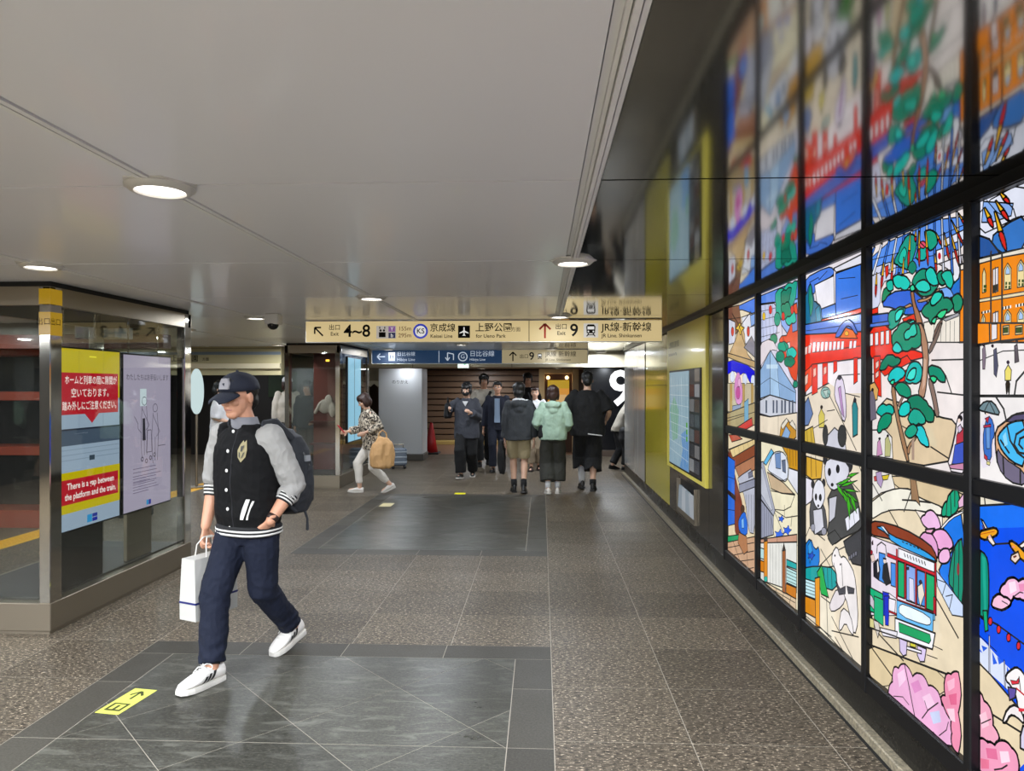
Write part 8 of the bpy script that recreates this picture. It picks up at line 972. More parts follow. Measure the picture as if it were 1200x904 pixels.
def person(name, label, x, y, heading, H=1.7, lean=0., head=(0, 0), feet=((.27, .0), (-.27, .25)), hands=((.05, -.25, .78), (.05, .25, .78)),
           top=None, bottom=None, shoes=None, hair=('short', None), skin_m=None, vox=.011, hand_curl=.45, width=1., socks=None, mask=None, face=True, footyaw=0.):
    """walking figure; local frame: +x ahead, +y its left. feet: (ahead, heel lift) for right, left; hands: (ahead, left, up) for right, left"""
    s = H / 1.7; skin_m = skin_m or SKIN
    root = thing('person', label, 'person', (x, y, 0), math.radians(heading))
    hipz = (.885 - .18 * (abs(feet[0][0] - feet[1][0]) / .9) ** 2) * s
    ln = lambda z: math.sin(lean) * max(z - .9, 0)
    T = lambda p: V((p[0] * s + ln(p[2]) * s, p[1] * s, p[2] * s))
    J = {}
    J['hip'] = [V((0, sy * .088 * s, hipz)) for sy in (-1, 1)]; J['ankle'] = []; J['knee'] = []; J['M'] = []
    for i, sy in enumerate((-1, 1)):
        f, lift = feet[i]
        an = V((f * s, sy * .075 * s, .085 * s + lift * .22 * s))
        kn, an = ik(J['hip'][i], an, .415 * s, .405 * s, (1, sy * .05, 0))
        J['ankle'].append(an); J['knee'].append(kn)
        J['M'].append(foot_matrix(an, sy * .12 + footyaw, lift * 1.6 - (.12 if lift == 0 and f > .15 else 0)))
    dz = hipz / s - .885
    TT = lambda p: T((p[0], p[1], p[2] + dz))
    J['sh'] = [TT((0, sy * .178 * width, 1.395)) for sy in (-1, 1)]; J['el'] = []; J['wr'] = []
    for i, sy in enumerate((-1, 1)):
        el, wr = ik(J['sh'][i], TT(hands[i]), .29 * s, .255 * s, (-.8, sy * .35, -.3))
        J['el'].append(el); J['wr'].append(wr)
    neck, hc = TT((-.012, 0, 1.43)), TT((.015, 0, 1.595))
    R = Matrix.Rotation(head[0], 3, 'Z') @ Matrix.Rotation(head[1] + lean * .5, 3, 'Y')
    b = MB()
    def torso(mb, rows):
        mb.loft([mb.ring(TT((fx, 0, z)), (0, -hw * s * width, 0), (hd * s, 0, 0), 20, 2.4) for z, hw, hd, fx in rows])
    torso(b, [(.83, .12, .09, 0), (.9, .16, .105, 0), (1.0, .145, .1, 0), (1.1, .14, .095, 0), (1.25, .165, .105, 0), (1.36, .165, .09, -.01), (1.42, .11, .065, -.015), (1.45, .06, .055, -.015)])
    b.tube([neck, neck.lerp(hc, .5), hc - V((.005, 0, .05)) * s], [.06 * s, .052 * s, .052 * s], 12)
    add_head(b, R, hc, s)
    for i, sy in enumerate((-1, 1)):
        h_, k_, a_ = J['hip'][i], J['knee'][i], J['ankle'][i]
        b.tube([h_ + V((0, 0, .03)), h_.lerp(k_, .4), k_ + (h_ - k_) * .08, k_ + (a_ - k_) * .25 + V((-.012, 0, 0)), k_.lerp(a_, .6), a_], [.088 * s, .078 * s, .056 * s, .056 * s, .045 * s, .037 * s], 14)
        m_ = J['M'][i]; b.tube([m_ @ V((-.03, 0, .05)), m_ @ V((.06, 0, .045)), m_ @ V((.14, 0, .035))], [.03 * s, .032 * s, .024 * s], 8)
        sh, el, wr = J['sh'][i], J['el'][i], J['wr'][i]
        b.tube([sh, sh.lerp(el, .45), el, el.lerp(wr, .3), wr], [.044 * s, .042 * s, .037 * s, .039 * s, .026 * s], 12)
        d = (wr - el).normalized()
        pn = V((0, -sy, 0)) - d * V((0, -sy, 0)).dot(d)
        add_hand(b, wr + d * .01, d + V((.12, 0, 0)), pn if pn.length > .2 else V((1, 0, 0)), s, hand_curl, 1 if sy > 0 else -1)
    skin(name + '_body' if False else 'body', b, skin_m, root, vox, 3)
    if face: face_parts(root, R, hc, s, mask)
    if hair[0]:
        q = MB(); hair_mesh(q, R, hc, s, hair[0]); skin('hair', q, hair[1] or HBLK, root, .010, 2, folds(.008, 30, 16))
    J.update(neck=neck, hc=hc, R=R, TT=TT, s=s, root=root, dz=dz)
    if bottom:
        q = MB(); cut = bottom['hem']; r0, r1, r2 = bottom['w']
        torso(q, [(.83, .135, .11, 0), (.9, .172, .122, 0), (1.0, .158, .115, 0), (1.04, .152, .11, 0)])
        for i, sy in enumerate((-1, 1)):
            h_, k_, a_ = J['hip'][i], J['knee'][i], J['ankle'][i]
            if cut > 1: pts = [h_ + V((0, 0, .05)), h_.lerp(k_, .4), k_, k_.lerp(a_, .5), k_.lerp(a_, cut - 1)]; rr = [.1, r0, r1, (r1 + r2) / 2, r2]
            else: pts = [h_ + V((0, 0, .05)), h_.lerp(k_, .4), h_.lerp(k_, .75), h_.lerp(k_, cut)]; rr = [.105, r0, r1, r2]
            q.tube(pts, [v * s for v in rr], 16, False)
        skin(bottom['name'], q, bottom['m'], root, vox, 2, folds(bottom.get('fold', .012) , 12, 7, x))
    if top:
        q = MB(); lo = top.get('loose', .02); hem = top['hem']
        rows = [(hem, .165 + lo * 1.2, .12 + lo, 0), (hem + .1, .165 + lo * 1.3, .118 + lo, 0), (1.1, .158 + lo * 1.2, .112 + lo, 0), (1.25, .178 + lo * .9, .12 + lo * .7, 0), (1.36, .178 + lo * .4, .1 + lo * .3, -.01), (1.42, .125, .078, -.015), (1.455, .075, .066, -.015)]
        torso(q, rows)
        for i, sy in enumerate((-1, 1)):
            sh, el, wr = J['sh'][i], J['el'][i], J['wr'][i]; sl = top.get('sleeve', 1.)
            if sl > .55: pts = [sh + V((0, -sy * .03, -.01)), sh.lerp(el, .5), el, el.lerp(wr, (sl - .5) * 2)]; rr = [.074, .066 + lo * .5, .056 + lo * .5, .042 + lo * .6]
            else: pts = [sh + V((0, -sy * .03, -.01)), sh.lerp(el, .35), sh.lerp(el, sl * 2)]; rr = [.075, .068 + lo * .5, .066 + lo * .7]
            q.tube(pts, [v * s for v in rr], 14, False); q.ball(sh + V((0, -sy * .012, -.004)), (.074 * s, .066 * s, .074 * s), 14, 9)
        if top.get('hood'): 
            q.ball(TT((-.1, 0, 1.405)), (.075 * s, .125 * s, .075 * s), 16, 10); q.ball(TT((-.115, 0, 1.33)), (.05 * s, .085 * s, .08 * s), 14, 9)
            for sy in (-1, 1): q.tube([TT((-.06, sy * .1, 1.42)), TT((.03, sy * .085, 1.435)), TT((.085, sy * .03, 1.38))], [.035 * s, .03 * s, .02 * s], 10)
        J['top'] = skin(top['name'], q, top['m'], root, vox, 2, folds(top.get('fold', .012), 13, 8, x * 3))
    if shoes:
        for i, sy in enumerate((-1, 1)):
            o = skin('shoe', add_shoe(MB(), J['M'][i], .265 * s, 'upper', shoes.get('hi', 0)), shoes['m'], root, .008, 2)
            add_shoe(MB(), J['M'][i], .265 * s, 'sole').build('sole', shoes['sole'], o)
            if socks and socks[i]:
                k_, a_ = J['knee'][i], J['ankle'][i]
                MB().tube([k_.lerp(a_, 1 - socks[i][1]), k_.lerp(a_, .85), a_], [.058 * s if socks[i][1] > .4 else .047 * s, .048 * s, .045 * s], 12, False).build('sock', socks[i][0], root, True)
    return J

CL = lambda n, c, **k: mat(n, c, k.pop('rough', .85), bump=.35, bscale=220, var=.08, vscale=6, **k)
BLACKC = CL('black_cloth', '101012'); DGREY = CL('dark_grey_cloth', '3A3C44'); NAVYC = CL('navy_suit', '161A2A'); WHITEC = CL('white_cloth', 'D0D0D2'); KHAKI = CL('khaki_cloth', '9A8C6C'); MINT = CL('mint_cloth', 'A0BAA6'); GREYP = CL('charcoal_cloth', '34342F'); OFFW = CL('off_white_cloth', 'CFC6B8'); GREYJ = CL('grey_jacket', '35383C')
SHB = mat('shoe_black', '121212', .4); SHW = mat('shoe_white', 'D4CEC8', .5); SOLEW = mat('sole_white', 'C8C4BC', .5); SOLEB = mat('sole_black', '161616', .5); LEATH = mat('leather_black', '141212', .3)

# ---------------------------------------------------------------- the person in front
def front_man():
    root = thing('person', 'person in dark cap and black jacket with grey sleeves, one hand in his pocket', 'person', (-1.69, 4.0, 0), math.radians(-112.3))
    hip = [V((0, -.09, .79)), V((0, .09, .79))]
    knee = [V((.2, -.05, .455)), V((-.02, .085, .435))]
    ank = [V((.285, .02, .082)), V((-.31, .045, .125))]
    FM = [foot_matrix(ank[0], -.05, -.06), foot_matrix(ank[1], .02, .22)]
    sh = [V((.02, -.185, 1.315)), V((.02, .185, 1.315))]
    el = [V((.0, -.265, 1.035)), V((-.10, .245, 1.03))]
    wr = [V((.085, -.25, .79)), V((.055, .215, .85))]
    R = Matrix.Rotation(.05, 3, 'Z') @ Matrix.Rotation(.10, 3, 'Y'); hc = V((.065, -.015, 1.538)); s = 1.03
    b = MB()
    tor = lambda mb, rows, n=22: mb.loft([mb.ring((fx, 0, z), (0, -hw, 0), (hd, 0, 0), n, 2.5) for z, hw, hd, fx in rows])
    tor(b, [(.74, .12, .09, 0), (.82, .16, .105, 0), (.95, .15, .1, 0), (1.1, .15, .1, .01), (1.22, .165, .105, .01), (1.31, .165, .085, .01), (1.36, .1, .06, .01), (1.38, .06, .055, .015)])
    b.tube([V((.01, 0, 1.35)), V((.03, -.005, 1.42)), V((.055, -.012, 1.49))], [.062, .054, .054], 14)
    add_head(b, R, hc, s)
    for i, sy in enumerate((-1, 1)):
        h_, k_, a_ = hip[i], knee[i], ank[i]
        b.tube([h_, h_.lerp(k_, .4), k_, k_.lerp(a_, .3), a_], [.085, .075, .055, .054, .036], 14)
        b.tube([FM[i] @ V((-.03, 0, .05)), FM[i] @ V((.14, 0, .035))], [.028, .022], 8)
        b.tube([sh[i], sh[i].lerp(el[i], .5), el[i], el[i].lerp(wr[i], .3), wr[i]], [.055, .048, .042, .043, .028], 14)
    add_hand(b, wr[0] + V((0, 0, -.005)), V((.12, .02, -1)), V((-.25, 1, 0)), 1., .95, -1)
    add_hand(b, wr[1], V((.02, -.75, -.7)), V((-.3, -.75, .4)), 1., .35, 1)
    skin('body', b, mat('skin_front', 'C08C70', .48, var=.06, vscale=18), root, .0045, 3)
    face_parts(root, R, hc, s)
    h = MB(); hair_mesh(h, R, hc, s * .985, 'short'); skin('hair', h, HBLK, root, .006, 2, folds(.004, 40, 20))
    # cap: crown, visor, front badge, button
    P_ = lambda x, y, z: hc + R @ (V((x, y, z)) * s)
    CAP = CL('cap_navy', '161B2A')
    c = MB(); rings = []
    for t, q in ((.0, 1.), (.25, .99), (.45, .94), (.65, .82), (.8, .64), (.92, .4), (1, .05)):
        rings.append([P_(-.016 + math.cos(a) * .117 * q + .012 * t, math.sin(a) * .096 * q, .038 + .105 * t) for a in [2 * math.pi * k / 28 for k in range(28)]])
    c.loft(rings); crown = c.build('cap_crown', CAP, root, True)
    v = MB(); rows = []
    for u in range(7):
        t = u / 6; x_ = .075 + .105 * t; hwid = .082 * math.sqrt(max(1 - (t * .93) ** 2.6, .03))
        rows.append([P_(x_, y_ * hwid, .046 - .035 * t - .024 * (y_ ** 2) + dz_) for y_, dz_ in [(-1 + k / 5, .0) for k in range(11)] + [(1 - k / 5, -.007) for k in range(11)]])
    v.loft(rows); v.build('cap_visor', CAP, root, True)
    bd = MB(); bd.loft([[P_(.101 + d_ + .008 * (1 - (y_ / .03) ** 2) - .02 * ((z_ - .04) / .06), y_, z_) for y_, z_ in ((-.032, .055), (.032, .055), (.036, .085), (.02, .112), (-.02, .112), (-.036, .085))] for d_ in (-.012, .013)]); bd.build('cap_patch', CL('cap_grey', '8C8A8E'), crown)
    MB().ball(P_(-.004, 0, .144), .008, 8, 6).build('cap_button', CAP, crown, True)
    # shirt collar at the neck
    co = MB(); co.loft([co.ring((.012 + dx, -.004, z), (0, -w_, 0), (d_, 0, 0), 22) for z, w_, d_, dx in ((1.335, .1, .085, 0), (1.375, .082, .076, .01), (1.425, .074, .07, .022), (1.425, .064, .06, .022), (1.37, .06, .055, .012))]); co.build('collar', CL('collar_grey', '75757A'), root, True)
    # jeans
    DEN = CL('navy_denim', '0F1526', spec=.3)
    q = MB(); tor(q, [(.70, .13, .1, 0), (.78, .178, .125, 0), (.88, .172, .122, 0)])
    for i in (0, 1):
        h_, k_, a_ = hip[i], knee[i], ank[i]; e_ = k_.lerp(a_, .93)
        q.tube([h_ + V((0, 0, .03)), h_.lerp(k_, .35), h_.lerp(k_, .7), k_, k_.lerp(a_, .3), k_.lerp(a_, .65), e_], [.1, .1, .088, .08, .076, .07, .068], 18, False)
    def jw(p):
        base_ = folds(.009, 11, 10)(p)
        dk = min((p - knee[0]).length, (p - knee[1]).length); da = min((p - ank[0]).length, (p - ank[1]).length)
        rip = .007 * math.sin(p.z * 95 + 3 * math.sin(p.y * 25) + p.x * 30) * max(0, 1 - da / .2)
        return base_ + rip + .006 * math.sin(p.z * 70 + p.y * 40) * max(0, 1 - dk / .12)
    jn = skin('jeans', q, DEN, root, .0055, 2, jw)
    # jacket body
    JK = CL('jacket_black', '060607', spec=.25)
    q = MB(); tor(q, [(.765, .182, .128, .0), (.80, .186, .132, .0), (.87, .198, .142, .005), (1.0, .2, .142, .01), (1.14, .205, .14, .012), (1.25, .205, .13, .012), (1.32, .175, .105, .012), (1.365, .11, .085, .012), (1.385, .09, .08, .015)])
    for i, sy in enumerate((-1, 1)): q.ball(sh[i] + V((-.005, -sy * .03, -.01)), (.08, .06, .085), 14, 9)
    body = skin('jacket', q, JK, root, .0055, 3, folds(.010, 9, 8, 4))
    bvh = BVHTree.FromPolygons([v_.co for v_ in body.data.vertices], [tuple(p.vertices) for p in body.data.polygons])
    def onto(p, off=.003, d=(-1, 0, 0)):
        hit = bvh.ray_cast(V(p) - V(d) * .5, V(d)); 
        return (hit[0] + hit[1] * off) if hit[0] else V(p)
    WHT_ = CL('rib_white', 'CFCDC8'); RIB = CL('rib_black', '101012')
    # hem rib with two white stripes
    def hemring(z, o, fx=0.): 
        m = MB(); return m.ring((fx, 0, z), (0, -(.186 + o), 0), (.133 + o, 0, 0), 40, 2.5)
    hm = MB(); hm.loft([hemring(.752, .001), hemring(.756, .006), hemring(.80, .009), hemring(.812, .004)]); hemo = hm.build('hem_rib', RIB, body, True)
    for z in (.766, .787): 
        m = MB(); m.loft([hemring(z - .0055, .0062), hemring(z - .005, .0105), hemring(z + .005, .0112), hemring(z + .0055, .0068)]); m.build('hem_stripe', WHT_, body, True)
    # sleeves and striped cuffs
    SLV = CL('sleeve_grey', '969490')
    for i, sy in enumerate((-1, 1)):
        cuff = el[i].lerp(wr[i], .50 if i else .34); c0 = el[i].lerp(wr[i], .26 if i else .08)
        q = MB(); q.tube([sh[i] + V((0, -sy * .012, .0)), sh[i].lerp(el[i], .3), sh[i].lerp(el[i], .7), el[i], c0], [.078, .077, .074, .070, .062], 18)
        e0 = el[i]
        def sw(p, e0=e0): 
            return folds(.010, 12, 9, sy * 3)(p) + .006 * math.sin(p.z * 80 + p.y * 30) * max(0, 1 - (p - e0).length / .13)
        so_ = skin('sleeve', q, SLV, root, .0055, 2, sw)
        n = 7; dv = (cuff - c0)
        for k in range(n):
            a_ = c0 + dv * (k / n); b_ = c0 + dv * ((k + 1) / n); r0 = .062 - .014 * k / n
            MB().tube([a_, b_], [r0, r0 - .002], 18, False).build('cuff_stripe' if k % 2 else 'cuff', WHT_ if k % 2 else RIB, so_, True)
    # snap buttons down the front and the front edge
    BT = mat('snap_white', 'D8D6D0', .3)
    for k in range(6):
        z = 1.345 - .108 * k
        p = onto((.3, -.012, z), .002); m = MB(); m.ball(p, (.004, .0105, .0105), 10, 6); m.build('snap_button', BT, body, True)
    m = MB()
    prev = None
    for k in range(23):
        z = 1.355 - .027 * k; p = onto((.3, .016, z), .0015); q_ = onto((.3, .020, z), .0015)
        if prev: m.add([prev[0], prev[1], q_, p], [(0, 1, 2, 3)])
        prev = (p, q_)
    m.build('front_edge', mat('edge_black', '1E1E22', .8), body)
    # crest on the left breast
    cr = [(0, -.058), (.03, -.028), (.038, .01), (.022, .045), (.012, .064), (0, .05), (-.014, .062), (-.026, .04), (-.038, .008), (-.028, -.03)]
    m = MB(); cc = (.085, 1.235)
    pts = [onto((.3, cc[0] + a * .8, cc[1] + b_), .004) for a, b_ in cr]; ce_ = onto((.3, *cc), .006)
    for k in range(len(pts)): m.add([ce_, pts[k - 1], pts[k]], [(0, 1, 2)])
    crest = m.build('crest', mat('crest_gold', '8E8460', .7), body)
    for poly in ([(-.012, .03), (.012, .034), (.004, .0), (-.01, .002)], [(.012, -.005), (.024, .0), (.012, -.03), (.002, -.036)], [(-.024, .0), (-.012, -.006), (-.006, -.034), (-.018, -.026)]):
        MB().add([onto((.3, cc[0] + a * .8, cc[1] + b_), .008) for a, b_ in poly], [(0, 1, 2, 3)]).build('crest_figure', mat('crest_dark', '3A3A34', .7), crest)
    # slanted pocket welt
    for (a0, b0, a1, b1, wd, mm_) in ((.125, .975, .085, .86, .022, WHT_), (.15, .965, .112, .86, .010, WHT_)):
        m = MB(); L_ = []
        for k in range(6):
            t = k / 5; yy, zz = a0 + (a1 - a0) * t, b0 + (b1 - b0) * t; L_.append((onto((.3, yy - wd / 2, zz), .005), onto((.3, yy + wd / 2, zz), .005)))
        for u_, w_ in zip(L_, L_[1:]): m.add([u_[0], u_[1], w_[1], w_[0]], [(0, 1, 2, 3)])
        m.build('pocket_welt', mm_, body)
    # wrist watch strap
    MB().tube([wr[1].lerp(el[1], .02), wr[1].lerp(el[1], .14)], [.032, .034], 14, False).build('wrist_strap', mat('strap_dark', '2A1C18', .5), root, True)
    # trainers
    for i, sy in enumerate((-1, 1)):
        M_ = FM[i]
        up = skin('shoe', add_shoe(MB(), M_, .285, 'upper'), mat('trainer_white', 'DAD6D0', .45), root, .006, 2)
        add_shoe(MB(), M_, .285, 'sole').build('sole', SOLEW, up)
        i0 = MB(); i0.box(-.07, .19, -.03, .03, -.001, .004); i0.xform(M_); i0.build('outsole', SOLEB, up)
        sb_ = BVHTree.FromPolygons([v_.co for v_ in up.data.vertices], [tuple(p.vertices) for p in up.data.polygons])
        def on_shoe(p, side):
            d_ = (M_.to_3x3() @ V((0, -side, 0))); o_ = M_ @ V((p[0], side * .2, p[1])); hit = sb_.ray_cast(o_, d_)
            return hit[0] - d_ * .005 if hit[0] else None
        for side in (-1, 1):
            for k in range(3):
                x0 = .022 + .028 * k; q = [[on_shoe((x0 + a - .023 * t, .034 + (.046 - .008 * k) * t), side) for a in (0, .017)] for t in (0, .25, .5, .75, 1)]
                mb_s = MB()
                for r0, r1 in zip(q, q[1:]):
                    if None not in r0 + r1: mb_s.add([r0[0], r0[1], r1[1], r1[0]], [(0, 1, 2, 3)])
                if mb_s.v: mb_s.build('stripe', mat('stripe_black', '141416', .5), up)
        def on_top(x_, y_, o=.003):
            d_ = M_.to_3x3() @ V((0, 0, -1)); hit = sb_.ray_cast(M_ @ V((x_, y_, .25)), d_); return hit[0] - d_ * o if hit[0] else M_ @ V((x_, y_, .08))
        for k in range(5):
            x0 = .045 + .018 * k
            MB().tube([on_top(x0, -.022), on_top(x0 + .004, 0, .006), on_top(x0, .022)], .0035, 6).build('lace', WHT_, up)
        c_ = on_top(.045, 0, .006)
        for a in (-1, 1):
            lp = [c_ + M_.to_3x3() @ V((.012 * math.cos(t) + .0, a * (.022 - .022 * math.cos(t)) , .016 * math.sin(t) + .004)) for t in [math.pi * 2 * n / 9 for n in range(9)]]
            MB().tube(lp + [lp[0]], .003, 6, False).build('lace_loop', WHT_, up)
            MB().tube([c_, c_ + M_.to_3x3() @ V((.02, a * .03, -.002)), c_ + M_.to_3x3() @ V((.03, a * .05, -.03))], .003, 6).build('lace_end', WHT_, up)
        MB().tube([ank[i] + V((0, 0, .015)), knee[i].lerp(ank[i], .85)], [.042, .045], 12, False).build('sock', BLACKC, root)
    return root
fm = front_man()
FR = fm.matrix_basis.copy()
FR = Matrix.Translation((-1.69, 4.0, 0)) @ Matrix.Rotation(math.radians(-112.3), 4, 'Z')

# backpack on his back
bpk = thing('backpack', 'dark grey backpack on the back of the capped person', 'backpack', (-1.69, 4.0, 0), math.radians(-112.3))
BPM = CL('backpack_grey', '23262C', rough=.7)
q = MB(); q.loft([q.ring((fx, .03, z), (0, -hw, 0), (hd, 0, 0), 20, 3.2) for z, hw, hd, fx in ((.83, .10, .05, -.24), (.85, .15, .09, -.25), (.95, .165, .115, -.265), (1.1, .165, .115, -.265), (1.22, .155, .095, -.25), (1.3, .13, .065, -.235), (1.34, .08, .03, -.225))])
bo = skin('bag_body', q, BPM, bpk, .008, 3, folds(.012, 9, 9, 2))
q = MB(); q.loft([q.ring((fx, .03, z), (0, -hw, 0), (hd, 0, 0), 16, 3) for z, hw, hd, fx in ((.87, .1, .03, -.35), (.9, .125, .05, -.355), (1.02, .125, .05, -.36), (1.08, .1, .03, -.35))]); skin('front_pocket', q, BPM, bpk, .008, 2)
for y in (-.1, .16):
    MB().tube([(-.15, y, .9), (-.19, y * 1.1, .86)], .012, 8).build('strap', BPM, bpk)
    MB().tube([(-.17, y, 1.3), (-.05, y * .95, 1.395), (.05, y * .98, 1.385)], [.014, .016, .016], 8, True, (1.6, .5)).build('strap', BPM, bpk)
MB().tube([(-.22, .0, 1.33), (-.22, .0, 1.37), (-.22, .06, 1.37), (-.22, .06, 1.33)], .008, 8).build('carry_loop', BPM, bpk)
MB().tube([(-.27, .17, .86), (-.28, .185, .8), (-.28, .185, .74)], [.008, .007, .009], 8).build('strap_end', BPM, bpk)
MB().tube([(-.245, .187, 1.2), (-.30, .183, 1.12), (-.33, .17, 1.0)], .005, 6).build('zip', mat('zip_grey', '6A6A6C', .4, .5), bpk)
MB().box(-.29, -.25, .178, .2, 1.15, 1.185).build('tag', mat('tag_grey', '8A8C90', .5), bpk)

# paper carrier bag in his right hand
bag = thing('paper_bag', 'white paper carrier bag with navy stripe held by the capped person', 'shopping bag', (-1.905, 3.96, .30), math.radians(-112.3))
PAPER = mat('white_paper', 'B2B0AA', .55, bump=.15, bscale=12)
m = MB(); A = [(-.15, -.062), (.15, -.062), (.15, .062), (-.15, .062)]
m.loft([[(x_ * .99, y_, 0) for x_, y_ in A], [(x_, y_, .1) for x_, y_ in A], [(x_ * .97, y_ * .8, .34) for x_, y_ in A]]); m.build('bag_body', PAPER, bag)
for x0, x1, y0, y1 in ((-.151, .151, .0625, .0635), (.151, .152, -.063, .063), (-.151, .151, -.0635, -.0625)):
    MB().box(x0, x1, y0, y1, .092, .103).build('navy_stripe', mat('stripe_navy', '1C2060', .5), bag)
for y in (-.045, .045):
    MB().tube([(-.06, y, .33), (-.055, y * .8, .40), (-.03, y * .3, .44), (.03, y * .3, .44), (.055, y * .8, .40), (.06, y, .33)], .004, 6).build('handle', mat('paper_cord', 'C8C4BC', .6), bag)
flats([[(-.03, .21), (.03, .21), (.03, .26), (.018, .24), (0, .265), (-.018, .24), (-.03, .26)], rect(-.03, .03, .195, .205)], (.0, .064, 0), mat('emblem_grey', '8E8A86', .6), '-Y', bag, 'emblem')
for o_ in list(bag.children):
    if o_.name.startswith('emblem'):
        for v_ in o_.data.vertices: v_.co.x, v_.co.y = -v_.co.x, .0532 + .0 + (.0625 - .0625 * .8) * 0 + .004
flats([rect(-.1, .06, .055, .061)], (0, .0642, 0), mat('emblem_grey', '8E8A86', .6), '-Y', bag, 'printed_line')

# ---------------------------------------------------------------- passers-by
LEO = spotted('leopard_print', 'C8BCA8', '1A1614', '4A4038', 26)
wj = person('person', 'person in black and beige patterned blouse and white trousers looking at her phone', -2.56, 10.55, 205, 1.52, .2, (.1, .4), ((.2, 0), (-.28, .22)), ((.36, -.12, 1.08), (.12, .2, 1.08)),
    dict(name='blouse', m=LEO, hem=.78, loose=.04, sleeve=.92), dict(name='trousers', m=CL('white_trousers', 'D8D2C8'), hem=1.82, w=(.094, .08, .054)), dict(m=SHW, sole=SOLEW), ('bob', HBRN), SKIN2, .011)
def held(name, label, cat, J, i, off=(0, 0, 0)):
    """a thing at a person's hand"""
    r = J['root']; M_ = Matrix.Translation(r.location) @ r.rotation_euler.to_matrix().to_4x4()
    p = M_ @ (J['wr'][i] + V(off)); o = thing(name, label, cat, p, r.rotation_euler.z); return o
ph = held('phone', 'red phone in the hand of the person in patterned blouse', 'phone', wj, 0, (.075, .02, .0))
m = MB(); m.bbox(-.008, .008, -.036, .036, -.02, .13, .003); m.xform(Matrix.Rotation(.7, 4, 'Y')); m.build('case', mat('phone_red', 'C02838', .4), ph)
tb = held('tote_bag', 'big tan shopping tote hanging from the arm of the person in patterned blouse', 'bag', wj, 1, (-.22, .12, -.03))
TAN = CL('tan_bag', 'C89C68', rough=.6)
m = MB(); m.loft([m.ring((0, 0, z), (w_, 0, 0), (0, d_, 0), 18, 2.6) for z, w_, d_ in ((-.5, .12, .06), (-.47, .17, .09), (-.3, .185, .1), (-.14, .15, .075), (-.04, .06, .03))]); skin('bag_body', m, TAN, tb, .012, 2, folds(.02, 14, 5))
MB().tube([(-.07, 0, -.1), (-.05, 0, .02), (0, 0, .06), (.05, 0, .02), (.07, 0, -.1)], .012, 8).build('handle', TAN, tb)
sc_ = thing('suitcase', 'grey blue suitcase standing behind the person with the tan tote', 'suitcase', (-2.78, 13.6, 0), .2)
MB().bbox(-.15, .15, -.11, .11, .06, .4, .03).build('shell', mat('suitcase_grey', '5A6470', .4), sc_)
for z in (.12, .22, .32): MB().bbox(-.155, .155, -.115, .115, z, z + .025, .004).build('rib', mat('suitcase_pale', '98A0A8', .4), sc_)
for x in (-.11, .11):
    for y in (-.08, .08): MB().ball((x, y, .03), .03, 10, 8).build('wheel', SOLEB, sc_, True)
MB().tube([(-.08, .08, .4), (-.08, .08, .46), (.08, .08, .46), (.08, .08, .4)], .01, 8).build('handle', DSTEEL, sc_)

dj = person('person', 'person with black face mask in charcoal overshirt and wide black trousers', -1.315, 12.3, -95, 1.66, .02, (-.1, .15), ((.16, 0), (-.2, .12)), ((.12, -.30, 1.26), (.22, .12, 1.2)),
    dict(name='overshirt', m=DGREY, hem=.74, loose=.05, sleeve=.95), dict(name='trousers', m=BLACKC, hem=1.93, w=(.11, .105, .1)), dict(m=SHB, sole=SOLEW), ('full', HBLK), SKIN2, .012, mask=mat('mask_black', '101012', .8))
MB().prism([(.0, 0, 0), (.0, -.05, .09), (.0, .05, .09)], (.02, 0, 0)).xform(Matrix.Translation(dj['TT']((.118, 0, 1.31)))).build('undershirt', WHITEC, dj['root'])
sbg = held('shoulder_bag', 'black bag lifted by the masked person in charcoal overshirt', 'bag', dj, 0, (-.05, -.03, -.02))
m = MB(); m.loft([m.ring((0, 0, z), (w_, 0, 0), (0, d_, 0), 14, 3) for z, w_, d_ in ((-.14, .1, .04), (-.1, .13, .06), (.06, .12, .055), (.12, .08, .03))]); skin('bag_body', m, BLACKC, sbg, .012, 2, folds(.014, 16, 12)); MB().tube([(-.06, 0, .1), (0, 0, .22), (.06, 0, .1)], .01, 8).build('handle', BLACKC, sbg)

pj = person('person', 'tall dark haired person in cream top half hidden behind the masked person', -1.17, 14.2, -85, 1.84, 0, (.1, 0), ((.15, 0), (-.2, .1)), ((.1, -.22, .85), (.12, .18, 1.1)),
    dict(name='shirt', m=OFFW, hem=.85, loose=.03, sleeve=.95), dict(name='trousers', m=BLACKC, hem=1.93, w=(.1, .085, .075)), dict(m=SHB, sole=SOLEB), ('full', HBLK), SKIN, .014)
MB().tube([pj['TT']((.12, .12, 1.4)), pj['TT']((.165, .02, 1.2)), pj['TT']((.15, -.12, 1.0))], .022, 8, True, (1.4, .4)).build('bag_strap', BLACKC, pj['root'])

